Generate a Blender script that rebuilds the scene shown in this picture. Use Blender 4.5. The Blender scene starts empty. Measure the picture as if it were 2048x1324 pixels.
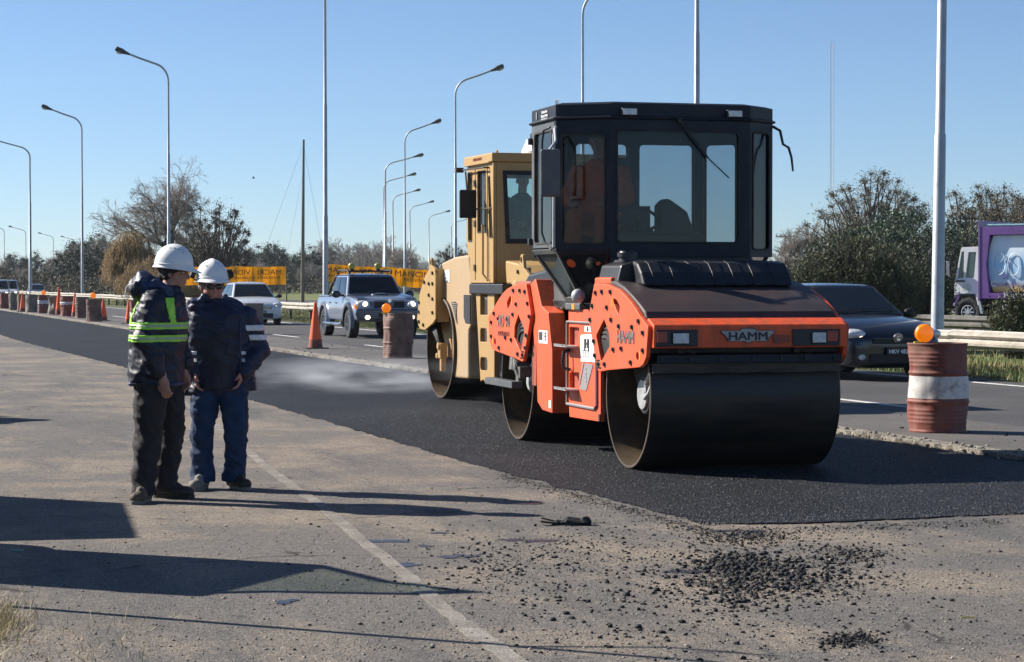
import bpy, bmesh, math, random
import numpy as np
from mathutils import Vector, Matrix, noise as mnoise
from mathutils.geometry import tessellate_polygon
R=math.radians; PI=math.pi
random.seed(7); np.random.seed(7)
sc=bpy.context.scene
C=bpy.data.collections.new('scene'); sc.collection.children.link(C)
# ---------------------------------------------------------------- camera, sky, sun, exposure
CAMH=1.53; FPX=4500.0; HOR=565.0
cam_d=bpy.data.cameras.new('camera'); cam=bpy.data.objects.new('camera',cam_d); C.objects.link(cam)
cam_d.sensor_width=36; cam_d.lens=FPX/2048*36; cam_d.clip_start=.3; cam_d.clip_end=9000
TH=math.atan((662-HOR)/FPX)
cam.location=(0,0,CAMH); cam.rotation_euler=(PI/2-TH,0,0); sc.camera=cam
cam_d.dof.use_dof=False
SUN_EL=R(33); SUN_DIR=Vector((-2.3,1.0))            # horizontal direction towards the sun
az=math.atan2(SUN_DIR.x,SUN_DIR.y)                  # clockwise from +Y
world=bpy.data.worlds.new('World'); sc.world=world; world.use_nodes=True
wn=world.node_tree; bg=wn.nodes['Background']
sky=wn.nodes.new('ShaderNodeTexSky'); sky.sky_type='NISHITA'; sky.sun_disc=False
sky.sun_elevation=SUN_EL; sky.sun_rotation=az; sky.air_density=.68; sky.dust_density=.15; sky.ozone_density=5.5; sky.altitude=0
wn.links.new(sky.outputs[0],bg.inputs[0]); bg.inputs[1].default_value=.068
sd=bpy.data.lights.new('sun','SUN'); sd.energy=5.0; sd.angle=R(.53); sd.color=(1,.94,.86)
so=bpy.data.objects.new('sun',sd); C.objects.link(so)
h=SUN_DIR.normalized(); sv=Vector((h.x*math.cos(SUN_EL),h.y*math.cos(SUN_EL),math.sin(SUN_EL)))
so.rotation_euler=sv.to_track_quat('Z','Y').to_euler()
vs=sc.view_settings; vs.view_transform='Standard'; vs.look='None'; vs.gamma=1; vs.use_curve_mapping=False; vs.exposure=0.88
try: sc.display_settings.display_device='sRGB'
except Exception: pass
# ---------------------------------------------------------------- helpers
def G(px,py,z=0.0):
    a=(px-1024)/FPX; b=(662-py)/FPX
    d=Vector((a,math.cos(TH)+b*math.sin(TH),-math.sin(TH)+b*math.cos(TH)))
    t=(z-CAMH)/d.z; return Vector((0,0,CAMH))+d*t
def AT(px,py,Y):
    a=(px-1024)/FPX; b=(662-py)/FPX
    d=Vector((a,math.cos(TH)+b*math.sin(TH),-math.sin(TH)+b*math.cos(TH)))
    return Vector((0,0,CAMH))+d*(Y/d.y)
RA=R(17.1)
UV_=Vector((math.cos(RA),math.sin(RA),0)); US=Vector((-math.sin(RA),math.cos(RA),0))
def RD(v,s,z=0): return UV_*v+US*s+Vector((0,0,z))
def VS(p): return (p.dot(UV_),p.dot(US))
def mat(name,col,rough=.6,metal=0.,var=.12,scale=6.,bump=0.,bscale=60.,dirt=None,damt=.0,dscale=2.5,spec=.5,coat=0.,emit=None,estr=1.,coord='Object',stretch=None,trans=0.,island=0.,rvar=0.):
    m=bpy.data.materials.new(name); m.use_nodes=True; nt=m.node_tree; N=nt.nodes; L=nt.links
    b=N['Principled BSDF']; b.inputs['Roughness'].default_value=rough; b.inputs['Metallic'].default_value=metal
    b.inputs['Specular IOR Level'].default_value=spec; b.inputs['Coat Weight'].default_value=coat; b.inputs['Coat Roughness'].default_value=.068
    if trans: b.inputs['Transmission Weight'].default_value=trans
    tc=N.new('ShaderNodeTexCoord'); mp=N.new('ShaderNodeMapping'); L.new(tc.outputs[coord],mp.inputs[0])
    if stretch: mp.inputs['Scale'].default_value=stretch
    n1=N.new('ShaderNodeTexNoise'); n1.inputs['Scale'].default_value=scale; n1.inputs['Detail'].default_value=6; n1.inputs['Roughness'].default_value=.62; L.new(mp.outputs[0],n1.inputs['Vector'])
    cr=N.new('ShaderNodeValToRGB'); L.new(n1.outputs[0],cr.inputs[0])
    cr.color_ramp.elements[0].position=.3; cr.color_ramp.elements[1].position=.7
    c=np.array(col[:3])
    cr.color_ramp.elements[0].color=(*np.clip(c*(1-var),0,1),1); cr.color_ramp.elements[1].color=(*np.clip(c*(1+var),0,1),1)
    out=cr.outputs[0]
    if damt>0:
        n2=N.new('ShaderNodeTexNoise'); n2.inputs['Scale'].default_value=dscale; n2.inputs['Detail'].default_value=9; n2.inputs['Roughness'].default_value=.7; L.new(mp.outputs[0],n2.inputs['Vector'])
        r2=N.new('ShaderNodeValToRGB'); L.new(n2.outputs[0],r2.inputs[0]); r2.color_ramp.elements[0].position=max(0,.62-damt*.4); r2.color_ramp.elements[1].position=.86-damt*.3
        mx=N.new('ShaderNodeMix'); mx.data_type='RGBA'; L.new(r2.outputs[0],mx.inputs[0]); L.new(out,mx.inputs[6]); mx.inputs[7].default_value=(*dirt,1); out=mx.outputs[2]
        if rvar:
            mr=N.new('ShaderNodeMapRange'); L.new(r2.outputs[0],mr.inputs[0]); mr.inputs[3].default_value=rough; mr.inputs[4].default_value=min(1,rough+rvar); L.new(mr.outputs[0],b.inputs['Roughness'])
    if island>0:
        g=N.new('ShaderNodeNewGeometry'); mr=N.new('ShaderNodeMapRange'); L.new(g.outputs['Random Per Island'],mr.inputs[0]); mr.inputs[3].default_value=1-island; mr.inputs[4].default_value=1+island
        mm=N.new('ShaderNodeVectorMath'); mm.operation='SCALE'; L.new(out,mm.inputs[0]); L.new(mr.outputs[0],mm.inputs[3]); out=mm.outputs[0]
    L.new(out,b.inputs['Base Color'])
    if bump>0:
        n3=N.new('ShaderNodeTexNoise'); n3.inputs['Scale'].default_value=bscale; n3.inputs['Detail'].default_value=4; L.new(mp.outputs[0],n3.inputs['Vector'])
        bp=N.new('ShaderNodeBump'); bp.inputs['Strength'].default_value=bump; bp.inputs['Distance'].default_value=.02; L.new(n3.outputs[0],bp.inputs['Height']); L.new(bp.outputs[0],b.inputs['Normal'])
    if emit: b.inputs['Emission Color'].default_value=(*emit,1); b.inputs['Emission Strength'].default_value=estr
    return m
def pane_mat(name,tint,refl=.08,rough=.02,dust=0.):
    m=bpy.data.materials.new(name); m.use_nodes=True; nt=m.node_tree; N=nt.nodes; L=nt.links; N.clear()
    o=N.new('ShaderNodeOutputMaterial'); t=N.new('ShaderNodeBsdfTransparent'); t.inputs[0].default_value=(*tint,1)
    g=N.new('ShaderNodeBsdfGlossy'); g.inputs['Roughness'].default_value=rough
    f=N.new('ShaderNodeFresnel'); f.inputs[0].default_value=1.5
    ad=N.new('ShaderNodeMath'); ad.operation='ADD'; ad.use_clamp=True; L.new(f.outputs[0],ad.inputs[0]); ad.inputs[1].default_value=refl-.04
    mx=N.new('ShaderNodeMixShader'); L.new(ad.outputs[0],mx.inputs[0]); L.new(t.outputs[0],mx.inputs[1]); L.new(g.outputs[0],mx.inputs[2]); last=mx.outputs[0]
    if dust:
        d=N.new('ShaderNodeBsdfDiffuse'); d.inputs[0].default_value=(.3,.3,.29,1)
        tc=N.new('ShaderNodeTexCoord'); n=N.new('ShaderNodeTexNoise'); n.inputs['Scale'].default_value=3; n.inputs['Detail'].default_value=8; L.new(tc.outputs['Object'],n.inputs[0])
        mr=N.new('ShaderNodeMapRange'); L.new(n.outputs[0],mr.inputs[0]); mr.inputs[1].default_value=.3; mr.inputs[2].default_value=.8; mr.inputs[3].default_value=dust*.4; mr.inputs[4].default_value=dust*1.5
        m2=N.new('ShaderNodeMixShader'); L.new(mr.outputs[0],m2.inputs[0]); L.new(last,m2.inputs[1]); L.new(d.outputs[0],m2.inputs[2]); last=m2.outputs[0]
    L.new(last,o.inputs[0]); return m
class MB:
    def __init__(s): s.v=[]; s.f=[]
    def add(s,vs,fs):
        b=len(s.v); s.v+= [tuple(p) for p in vs]; s.f+=[tuple(i+b for i in f) for f in fs]; return s
    def box(s,c,d,rot=None):
        x,y,z=[k/2 for k in d]; P=[Vector((i*x,j*y,k*z)) for i in(-1,1) for j in(-1,1) for k in(-1,1)]
        if rot is not None: P=[rot@p for p in P]
        return s.add([p+Vector(c) for p in P],[(0,1,3,2),(4,6,7,5),(0,4,5,1),(2,3,7,6),(0,2,6,4),(1,5,7,3)])
    def bb(s,x0,x1,y0,y1,z0,z1): return s.box(((x0+x1)/2,(y0+y1)/2,(z0+z1)/2),(x1-x0,y1-y0,z1-z0))
    def cyl(s,p0,p1,r0,r1=None,n=16,cap=True):
        r1=r0 if r1 is None else r1; p0=Vector(p0);p1=Vector(p1); d=(p1-p0).normalized()
        a=d.orthogonal().normalized(); b=d.cross(a); V=[]
        for p,r in((p0,r0),(p1,r1)): V+=[p+(a*math.cos(2*PI*i/n)+b*math.sin(2*PI*i/n))*r for i in range(n)]
        F=[(i,(i+1)%n,n+(i+1)%n,n+i) for i in range(n)]
        if cap: F+=[tuple(range(n-1,-1,-1)),tuple(range(n,2*n))]
        return s.add(V,F)
    def tube(s,pts,r,n=8,cap=True):
        pts=[Vector(p) for p in pts]; V=[]; m=len(pts); rs=r if isinstance(r,(list,tuple)) else [r]*m
        a=None
        for i,p in enumerate(pts):
            d=(pts[min(i+1,m-1)]-pts[max(i-1,0)]).normalized()
            a=d.orthogonal().normalized() if a is None else (a-d*a.dot(d)).normalized()
            b=d.cross(a); V+=[p+(a*math.cos(2*PI*k/n)+b*math.sin(2*PI*k/n))*rs[i] for k in range(n)]
        F=[(i*n+k,i*n+(k+1)%n,(i+1)*n+(k+1)%n,(i+1)*n+k) for i in range(m-1) for k in range(n)]
        if cap: F+=[tuple(range(n-1,-1,-1)),tuple(range((m-1)*n,m*n))]
        return s.add(V,F)
    def loft(s,rings,cap=True):
        n=len(rings[0]); m=len(rings); V=[p for r in rings for p in r]
        F=[(i*n+k,i*n+(k+1)%n,(i+1)*n+(k+1)%n,(i+1)*n+k) for i in range(m-1) for k in range(n)]
        if cap: F+=[tuple(range(n-1,-1,-1)),tuple(range((m-1)*n,m*n))]
        return s.add(V,F)
    def prism(s,poly,ax,a,b,holes=()):
        def P(q,t):
            return {'x':(t,q[0],q[1]),'y':(q[0],t,q[1]),'z':(q[0],q[1],t)}[ax]
        loops=[list(poly)]+[list(h) for h in holes]
        flat=[q for l in loops for q in l]; n=len(flat)
        tris=tessellate_polygon([[Vector((q[0],q[1],0)) for q in l] for l in loops]) if holes else [tuple(range(n))]
        V=[P(q,a) for q in flat]+[P(q,b) for q in flat]; F=[tuple(t) for t in tris]+[tuple(i+n for i in reversed(t)) for t in tris]
        o=0
        for l in loops:
            k=len(l); F+=[(o+i,o+(i+1)%k,n+o+(i+1)%k,n+o+i) for i in range(k)]; o+=k
        return s.add(V,F)
    def ell(s,c,r,rot=None,nu=16,nv=10):
        V=[];F=[]; c=Vector(c)
        for j in range(1,nv):
            t=PI*j/nv
            for i in range(nu):
                p=Vector((r[0]*math.sin(t)*math.cos(2*PI*i/nu),r[1]*math.sin(t)*math.sin(2*PI*i/nu),r[2]*math.cos(t)))
                V.append(c+(rot@p if rot is not None else p))
        a=len(V); up=Vector((0,0,r[2])); V.append(c+(rot@up if rot is not None else up)); V.append(c-(rot@up if rot is not None else up))
        for j in range(nv-2):
            for i in range(nu): F.append((j*nu+i,(j+1)*nu+i,(j+1)*nu+(i+1)%nu,j*nu+(i+1)%nu))
        for i in range(nu): F.append((a,i,(i+1)%nu)); F.append((a+1,(nv-2)*nu+(i+1)%nu,(nv-2)*nu+i))
        return s.add(V,F)
    def cap(s,p0,p1,r0,r1,n=14):
        s.cyl(p0,p1,r0,r1,n); s.ell(p0,(r0,)*3,nu=n,nv=8); s.ell(p1,(r1,)*3,nu=n,nv=8); return s
    def build(s,name,m,parent=None,bevel=0,smooth=False,kind=None,label=None,seg=2,fix=True):
        me=bpy.data.meshes.new(name); me.from_pydata(s.v,[],s.f); 
        if fix:
            bm=bmesh.new(); bm.from_mesh(me); bmesh.ops.recalc_face_normals(bm,faces=bm.faces); bm.to_mesh(me); bm.free()
        me.update(); o=bpy.data.objects.new(name,me); C.objects.link(o)
        if m is not None: me.materials.append(m)
        if parent is not None: o.parent=parent
        if kind: o['kind']=kind
        if label: o['label']=label
        if smooth:
            me.polygons.foreach_set('use_smooth',[True]*len(me.polygons))
            if smooth!='all':
                md=o.modifiers.new('es','EDGE_SPLIT'); md.split_angle=R(38)
        if bevel:
            md=o.modifiers.new('bv','BEVEL'); md.width=bevel; md.segments=seg; md.limit_method='ANGLE'; md.angle_limit=R(35); md.harden_normals=False
        return o
def tag(o,label,cat,group=None):
    o['label']=label; o['category']=cat
    if group: o['group']=group
    return o
def thing(name,label,cat,loc=(0,0,0),rz=0,group=None):
    o=bpy.data.objects.new(name,None); C.objects.link(o); o.location=loc; o.rotation_euler=(0,0,rz); o.empty_display_size=.2
    return tag(o,label,cat,group)
def dup(root,loc,rz=None,label=None,group=None,scale=None):
    r=root.copy(); C.objects.link(r); r.location=loc
    if rz is not None: r.rotation_euler=(0,0,rz)
    if scale is not None: r.scale=(scale,)*3 if not hasattr(scale,'__len__') else scale
    if label: r['label']=label
    if group: r['group']=group
    for ch in [c for c in C.objects if c.parent==root]:
        c=ch.copy(); C.objects.link(c); c.parent=r
        for g in [k for k in C.objects if k.parent==ch]:
            d=g.copy(); C.objects.link(d); d.parent=c
    return r
def realise(o):
    """bake modifiers into the mesh"""
    dg=bpy.context.evaluated_depsgraph_get(); dg.update(); e=o.evaluated_get(dg); me=bpy.data.meshes.new_from_object(e)
    o.modifiers.clear(); old=o.data; o.data=me; return o
def text(s,size,m,parent,loc,rot,name='lettering',ext=.002,bold=0.,sx=1.,mirror=False,align='CENTER'):
    cu=bpy.data.curves.new('t','FONT'); cu.body=s; cu.size=size; cu.extrude=ext; cu.offset=0; cu.align_x=align; cu.align_y='CENTER'; cu.resolution_u=3
    t=bpy.data.objects.new('t',cu); C.objects.link(t)
    dg=bpy.context.evaluated_depsgraph_get(); me=bpy.data.meshes.new_from_object(t.evaluated_get(dg)); bpy.data.objects.remove(t)
    M=Matrix.Diagonal((sx*(-1 if mirror else 1),1,1,1)); me.transform(M)
    if bold:
        bm=bmesh.new()
        for k,(a,b) in enumerate(((0,0),(1,0),(-1,0),(0,1),(0,-1))):
            t2=me.copy(); t2.transform(Matrix.Translation((a*bold*1.6,b*bold*1.6,.00025*k))); bm.from_mesh(t2); bpy.data.meshes.remove(t2)
        bm.to_mesh(me); bm.free()
    if mirror: me.flip_normals()
    me.name=name; me.materials.clear(); me.materials.append(m); o=bpy.data.objects.new(name,me); C.objects.link(o); o.parent=parent; o.location=loc; o.rotation_euler=rot; return o
def mesh_np(name,V,F,m,parent=None,kind=None,smooth=False):
    me=bpy.data.meshes.new(name); V=np.asarray(V,dtype=np.float32); F=np.asarray(F,dtype=np.int32); k=F.shape[1]
    me.vertices.add(len(V)); me.vertices.foreach_set('co',V.ravel()); me.loops.add(F.size); me.loops.foreach_set('vertex_index',F.ravel())
    me.polygons.add(len(F)); me.polygons.foreach_set('loop_start',np.arange(0,F.size,k,dtype=np.int32)); me.polygons.foreach_set('loop_total',np.full(len(F),k,dtype=np.int32))
    if smooth: me.polygons.foreach_set('use_smooth',[True]*len(F))
    me.update(calc_edges=True); me.materials.append(m); o=bpy.data.objects.new(name,me); C.objects.link(o)
    if parent is not None: o.parent=parent
    if kind: o['kind']=kind
    return o
# ---------------------------------------------------------------- materials
M={}
M['orange']=mat('orange_paint',(.80,.100,.022),.45,0,.10,3,bump=.03,bscale=20,dirt=(.36,.085,.035),damt=.46,dscale=3.2,rvar=.3,stretch=(3,3,.8))
M['orange_dull']=mat('orange_paint_dark',(.42,.075,.03),.6,0,.15,3,dirt=(.08,.05,.04),damt=.6,dscale=3)  # darker, browner orange; recesses, rear hood and some lettering use it
M['hood']=mat('hood_dark_brown',(.034,.029,.031),.5,0,.25,3,dirt=(.065,.038,.034),damt=.6,dscale=2)  # near-black brown mottled with lighter brown
M['tan']=mat('tan_paint',(.43,.265,.090),.5,0,.08,3,bump=.02,bscale=20,dirt=(.30,.19,.09),damt=.35,dscale=3,rvar=.2)
M['tan_l']=mat('beige_paint',(.45,.31,.17),.5,0,.06,3,dirt=(.36,.25,.14),damt=.3,dscale=3)
M['cab']=mat('cab_dark_paint',(.010,.014,.024),.5,0,.2,4,dirt=(.026,.028,.032),damt=.3,dscale=3,spec=.3)
M['cab_side']=mat('grey_parts_sunlit_door',(.075,.083,.088),.5,0,.15,4,dirt=(.15,.14,.12),damt=.4,dscale=3)  # grey parts; also the cab's sunward door and skirt, lightened as if lit
M['plast']=mat('black_plastic',(.014,.015,.019),.45,0,.2,8,bump=.05,bscale=80)
M['rubber']=mat('rubber',(.02,.02,.02),.75,0,.2,10,bump=.1,bscale=60,dirt=(.08,.07,.06),damt=.3)
M['steel']=mat('drum_steel',(.022,.021,.021),.40,.3,.25,2.0,bump=.012,bscale=10,dirt=(.075,.052,.036),damt=.5,stretch=(.5,3,5),dscale=1.6,rvar=.25)
M['steel_in']=mat('drum_inside',(.05,.037,.024),.7,.1,.35,4,dirt=(.16,.10,.045),damt=.45)
M['rust']=mat('rusty_rim',(.10,.075,.055),.6,.3,.3,6)
M['alu']=mat('light_grey_metal',(.45,.46,.46),.45,.3,.12,6,dirt=(.15,.13,.11),damt=.3)
M['galv']=mat('galvanised_steel',(.44,.46,.48),.5,.35,.12,3,dirt=(.25,.24,.22),damt=.25)
M['rail']=mat('guard_rail_zinc',(.42,.39,.33),.6,.2,.18,3,bump=.02,dirt=(.2,.16,.11),damt=.35)
M['white']=mat('white_plastic',(.8,.8,.78),.4,0,.04,6,dirt=(.5,.47,.4),damt=.15)
M['sticker']=mat('sticker_white',(.8,.8,.78),.5,0,.03)
M['ink']=mat('dark_ink',(.03,.03,.035),.6,0,.05)
M['greytext']=mat('grey_lettering',(.17,.12,.11),.6,0,.1)
M['grey']=mat('mid_grey_decal',(.25,.24,.24),.6,0,.1)
M['badge']=mat('badge_grey',(.38,.36,.34),.5,.2,.1)
M['lens']=mat('headlight_lens',(.6,.62,.62),.12,0,.25,18,bump=.5,bscale=30,coat=1)
M['lens_on']=mat('headlight_lit',(.9,.88,.8),.15,0,.1,18,emit=(1,.82,.55),estr=1.5,coat=1)
M['amber']=mat('amber_lens',(.95,.27,.01),.25,0,.1,12,bump=.5,bscale=25,coat=.6,emit=(1,.20,.0),estr=.35)
M['redlens']=mat('orange_reflector',(.35,.04,.02),.3,0,.1)
M['glass']=pane_mat('tinted_pane',(.74,.78,.80),.02)
M['glass_d']=pane_mat('dusty_side_pane',(.80,.84,.84),.03,dust=.04)
M['glass_l']=pane_mat('clear_pane',(.80,.87,.86),.04)
M['carglass']=mat('car_glass',(.010,.013,.016),.05,0,.3,1.5,spec=.5)
M['chrome']=mat('chrome',(.7,.7,.7),.15,1,.05)
M['tyre']=mat('tyre',(.022,.022,.022),.8,0,.2,20,bump=.2,bscale=30)
M['skin']=mat('skin',(.42,.22,.15),.55,0,.1,30,bump=.03,bscale=200)
M['skin2']=mat('ruddy_skin',(.46,.21,.15),.55,0,.12,30,bump=.04,bscale=150)
M['hair']=mat('dark_hair',(.015,.011,.009),.6,0,.4,80,bump=.5,bscale=200)
M['hair2']=mat('grey_hair',(.35,.34,.33),.7,0,.2,80,bump=.5,bscale=200)
M['navy']=mat('navy_nylon',(.009,.012,.028),.55,0,.3,12,bump=.12,bscale=35)
M['navy2']=mat('navy_nylon_bluer',(.011,.015,.042),.55,0,.3,12,bump=.12,bscale=35)
M['lining']=mat('hood_blue',(.022,.032,.085),.5,0,.2,12,bump=.1,bscale=35)
M['lime']=mat('lime_tape',(.36,.78,.07),.5,0,.08,30)
M['silver']=mat('silver_tape',(.42,.45,.40),.4,.2,.1,30)
M['white_tape']=mat('white_tape',(.72,.73,.76),.45,0,.1,30)
M['trous']=mat('charcoal_trousers',(.020,.018,.020),.85,0,.2,12,bump=.1,bscale=60)
M['jeans']=mat('blue_jeans',(.010,.032,.085),.85,0,.3,14,bump=.12,bscale=80)
M['boot']=mat('worn_boot',(.075,.055,.038),.75,0,.4,14,bump=.3,bscale=50,dirt=(.3,.24,.17),damt=.4)
M['boot2']=mat('grey_boot',(.15,.14,.12),.75,0,.35,14,bump=.3,bscale=50,dirt=(.3,.27,.22),damt=.4)
M['bootdark']=mat('dark_boot_leather',(.03,.025,.02),.6,0,.4,14,bump=.3,bscale=50)
M['workorange']=mat('orange_workwear',(.62,.10,.02),.8,0,.15,10,bump=.15,bscale=30)
M['black']=mat('matt_black',(.012,.012,.013),.6,0,.1)
M['drum_red']=mat('barrel_oxide_red',(.21,.052,.036),.55,.1,.22,5,bump=.06,bscale=12,dirt=(.20,.12,.09),damt=.5,dscale=5,rvar=.3)
M['drum_brown']=mat('barrel_brown_rust',(.15,.072,.055),.65,.1,.25,5,bump=.08,bscale=12,dirt=(.24,.17,.13),damt=.5,dscale=4,rvar=.2)
M['drum_grey']=mat('barrel_grey',(.15,.13,.11),.7,.1,.25,5,bump=.08,bscale=12,dirt=(.26,.22,.17),damt=.5,dscale=4)
M['drum_white']=mat('barrel_white_band',(.62,.60,.57),.55,.1,.08,5,dirt=(.12,.06,.05),damt=.28,dscale=9)
M['cone']=mat('cone_orange',(.92,.13,.02),.5,0,.06,5,dirt=(.35,.12,.07),damt=.25,dscale=5)
M['conedirty']=mat('cone_foot_scuffed',(.30,.075,.035),.6,0,.3,9,dirt=(.06,.04,.04),damt=.5)
M['banner']=mat('yellow_banner',(.90,.52,.02),.6,0,.06,4)
_n=M['banner'].node_tree; _t=_n.nodes.new('ShaderNodeBsdfTranslucent'); _t.inputs[0].default_value=(.95,.60,.04,1); _m=_n.nodes.new('ShaderNodeMixShader'); _m.inputs[0].default_value=.5
_n.links.new(_n.nodes['Principled BSDF'].outputs[0],_m.inputs[1]); _n.links.new(_t.outputs[0],_m.inputs[2]); _n.links.new(_m.outputs[0],_n.nodes['Material Output'].inputs[0])
M['wood']=mat('weathered_pole',(.23,.19,.14),.85,0,.25,3,bump=.2,bscale=20,stretch=(8,8,.6))
M['bark']=mat('bark',(.085,.066,.052),.9,0,.3,4,bump=.3,bscale=10)
M['twig']=mat('twigs',(.29,.25,.215),.9,0,.2,1,island=.2)
M['twig_g']=mat('twigs_greyer',(.25,.225,.21),.9,0,.2,1,island=.2)
M['leaf_dk']=mat('leaf_dark',(.034,.048,.022),.6,0,.3,.6,island=.45)
M['leaf_eu']=mat('leaf_eucalyptus',(.125,.115,.075),.6,0,.35,.5,island=.4)
M['leaf_br']=mat('leaf_brownish',(.105,.085,.055),.7,0,.3,.5,island=.4)
M['leaf_wil']=mat('leaf_yellow_willow',(.28,.19,.08),.7,0,.3,.5,island=.4)
M['leaf_ol']=mat('leaf_oleander',(.085,.098,.050),.6,0,.3,1.2,island=.45,spec=.2)
M['leaf_pine']=mat('leaf_pine',(.032,.065,.025),.6,0,.3,.6,island=.4)
# ---------------------------------------------------------------- the setting: ground and road sheets (road frame: x = across, y = along)
def gmat(name,c1,c2,c3,agg=220.,rough=.85,speck=.5,patch=.35,bump=.5,tilt=None,fines=(.42,.5,.62),streak=False,cracks=False,mac=.22):
    m=bpy.data.materials.new(name); m.use_nodes=True; nt=m.node_tree; N=nt.nodes; L=nt.links; b=N['Principled BSDF']; b.inputs['Roughness'].default_value=rough; b.inputs['Specular IOR Level'].default_value=.35
    tc=N.new('ShaderNodeTexCoord')
    def nz(sc_,det=6,ro=.6,vec=None):
        n=N.new('ShaderNodeTexNoise'); n.inputs['Scale'].default_value=sc_; n.inputs['Detail'].default_value=det; n.inputs['Roughness'].default_value=ro; L.new(vec or tc.outputs['Object'],n.inputs['Vector']); return n.outputs[0]
    def ramp(x,a,b_):
        r=N.new('ShaderNodeMapRange'); r.interpolation_type='SMOOTHSTEP'; L.new(x,r.inputs[0]); r.inputs[1].default_value=a; r.inputs[2].default_value=b_; return r.outputs[0]
    def mix(f,a,b_):
        x=N.new('ShaderNodeMix'); x.data_type='RGBA'; L.new(f,x.inputs[0])
        for i,k in((6,a),(7,b_)):
            if isinstance(k,tuple): x.inputs[i].default_value=(*k,1)
            else: L.new(k,x.inputs[i])
        return x.outputs[2]
    col=mix(ramp(nz(patch,8,.68),fines[0],fines[2]),c1,c2)
    mp=N.new('ShaderNodeMapping'); mp.inputs['Scale'].default_value=(1.,.22,1) if not streak else (2.2,.12,1); L.new(tc.outputs['Object'],mp.inputs[0])
    col=mix(ramp(nz(1.1,9,.7,mp.outputs[0]),.54,.74),col,c3)
    if cracks:
        mp2=N.new('ShaderNodeMapping'); mp2.inputs['Scale'].default_value=(.45,.10,1); mp2.inputs['Location'].default_value=(3,7,0); L.new(tc.outputs['Object'],mp2.inputs[0])
        col=mix(ramp(nz(1.0,10,.74,mp2.outputs[0]),.47,.60),col,(.125,.118,.110))
        col=mix(ramp(nz(.8,10,.78),.60,.72),col,(.10,.085,.07))
        wv=N.new('ShaderNodeVectorMath'); wv.operation='MULTIPLY_ADD'; nn=N.new('ShaderNodeTexNoise'); nn.inputs['Scale'].default_value=3; nn.inputs['Detail'].default_value=6; L.new(tc.outputs['Object'],nn.inputs['Vector']); L.new(nn.outputs['Color'],wv.inputs[0]); wv.inputs[1].default_value=(.5,.5,.5); L.new(tc.outputs['Object'],wv.inputs[2])
        v2=N.new('ShaderNodeTexVoronoi'); v2.feature='DISTANCE_TO_EDGE'; v2.inputs['Scale'].default_value=.42; L.new(wv.outputs[0],v2.inputs['Vector'])
        cm=N.new('ShaderNodeMath'); cm.operation='MULTIPLY'; L.new(ramp(v2.outputs['Distance'],.012,.003),cm.inputs[0]); L.new(ramp(nz(.7,4,.6),.50,.60),cm.inputs[1])
        col=mix(cm.outputs[0],col,(.05,.042,.036))
    vo=N.new('ShaderNodeTexVoronoi'); vo.inputs['Scale'].default_value=agg; L.new(tc.outputs['Object'],vo.inputs['Vector'])
    sp=N.new('ShaderNodeSeparateColor'); L.new(vo.outputs['Color'],sp.inputs[0])
    mr=N.new('ShaderNodeMapRange'); L.new(sp.outputs[0],mr.inputs[0]); mr.inputs[3].default_value=1-speck; mr.inputs[4].default_value=1+speck
    n4=nz(14,8,.75+.12*(mac>.3)); mr2=N.new('ShaderNodeMapRange'); L.new(n4,mr2.inputs[0]); mr2.inputs[1].default_value=.25; mr2.inputs[2].default_value=.75; mr2.inputs[3].default_value=1-mac; mr2.inputs[4].default_value=1+mac
    mu=N.new('ShaderNodeMath'); mu.operation='MULTIPLY'; L.new(mr.outputs[0],mu.inputs[0]); L.new(mr2.outputs[0],mu.inputs[1])
    sc_=N.new('ShaderNodeVectorMath'); sc_.operation='SCALE'; L.new(col,sc_.inputs[0]); L.new(mu.outputs[0],sc_.inputs[3]); L.new(sc_.outputs[0],b.inputs['Base Color'])
    ad=N.new('ShaderNodeMath'); L.new(nz(90,5,.7),ad.inputs[0]); 
    m5=N.new('ShaderNodeMath'); m5.operation='MULTIPLY'; m5.inputs[1].default_value=.8; L.new(nz(6,8,.7),m5.inputs[0]); L.new(m5.outputs[0],ad.inputs[1])
    ad2=N.new('ShaderNodeMath'); L.new(ad.outputs[0],ad2.inputs[0]); m6=N.new('ShaderNodeMath'); m6.operation='MULTIPLY'; m6.inputs[1].default_value=-.5; L.new(vo.outputs['Distance'],m6.inputs[0]); L.new(m6.outputs[0],ad2.inputs[1])
    bp=N.new('ShaderNodeBump'); bp.inputs['Strength'].default_value=bump; bp.inputs['Distance'].default_value=.012; L.new(ad2.outputs[0],bp.inputs['Height']); L.new(bp.outputs[0],b.inputs['Normal'])
    return m
M['shoulder']=gmat('old_dusty_asphalt',(.165,.150,.134),(.275,.228,.175),(.15,.13,.11),agg=110,speck=.45,patch=.6,bump=1.1,rough=.9,cracks=True,mac=.42)
M['fresh']=gmat('fresh_asphalt',(.013,.0145,.018),(.021,.023,.027),(.016,.018,.021),agg=42,speck=.95,patch=.5,bump=2.0,rough=.62,streak=True,mac=.75)
M['conc']=gmat('old_lane_concrete',(.10,.092,.086),(.125,.115,.105),(.08,.074,.07),agg=150,speck=.25,patch=.5,bump=.4,streak=True)
M['lane']=gmat('worn_lane_asphalt',(.060,.058,.059),(.082,.079,.077),(.048,.047,.048),agg=160,speck=.35,patch=.3,bump=.4,streak=True)
M['edge']=gmat('milled_edge',(.21,.19,.16),(.29,.26,.215),(.14,.12,.10),agg=60,speck=.4,patch=2,bump=1.0,fines=(.35,.5,.6))
M['grass']=gmat('grass_field',(.10,.13,.028),(.17,.16,.045),(.12,.13,.04),agg=25,speck=.35,patch=.08,bump=.6)
M['verge']=gmat('verge_soil_grass',(.06,.085,.02),(.12,.11,.045),(.13,.10,.06),agg=30,speck=.4,patch=1.2,bump=1.)
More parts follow.
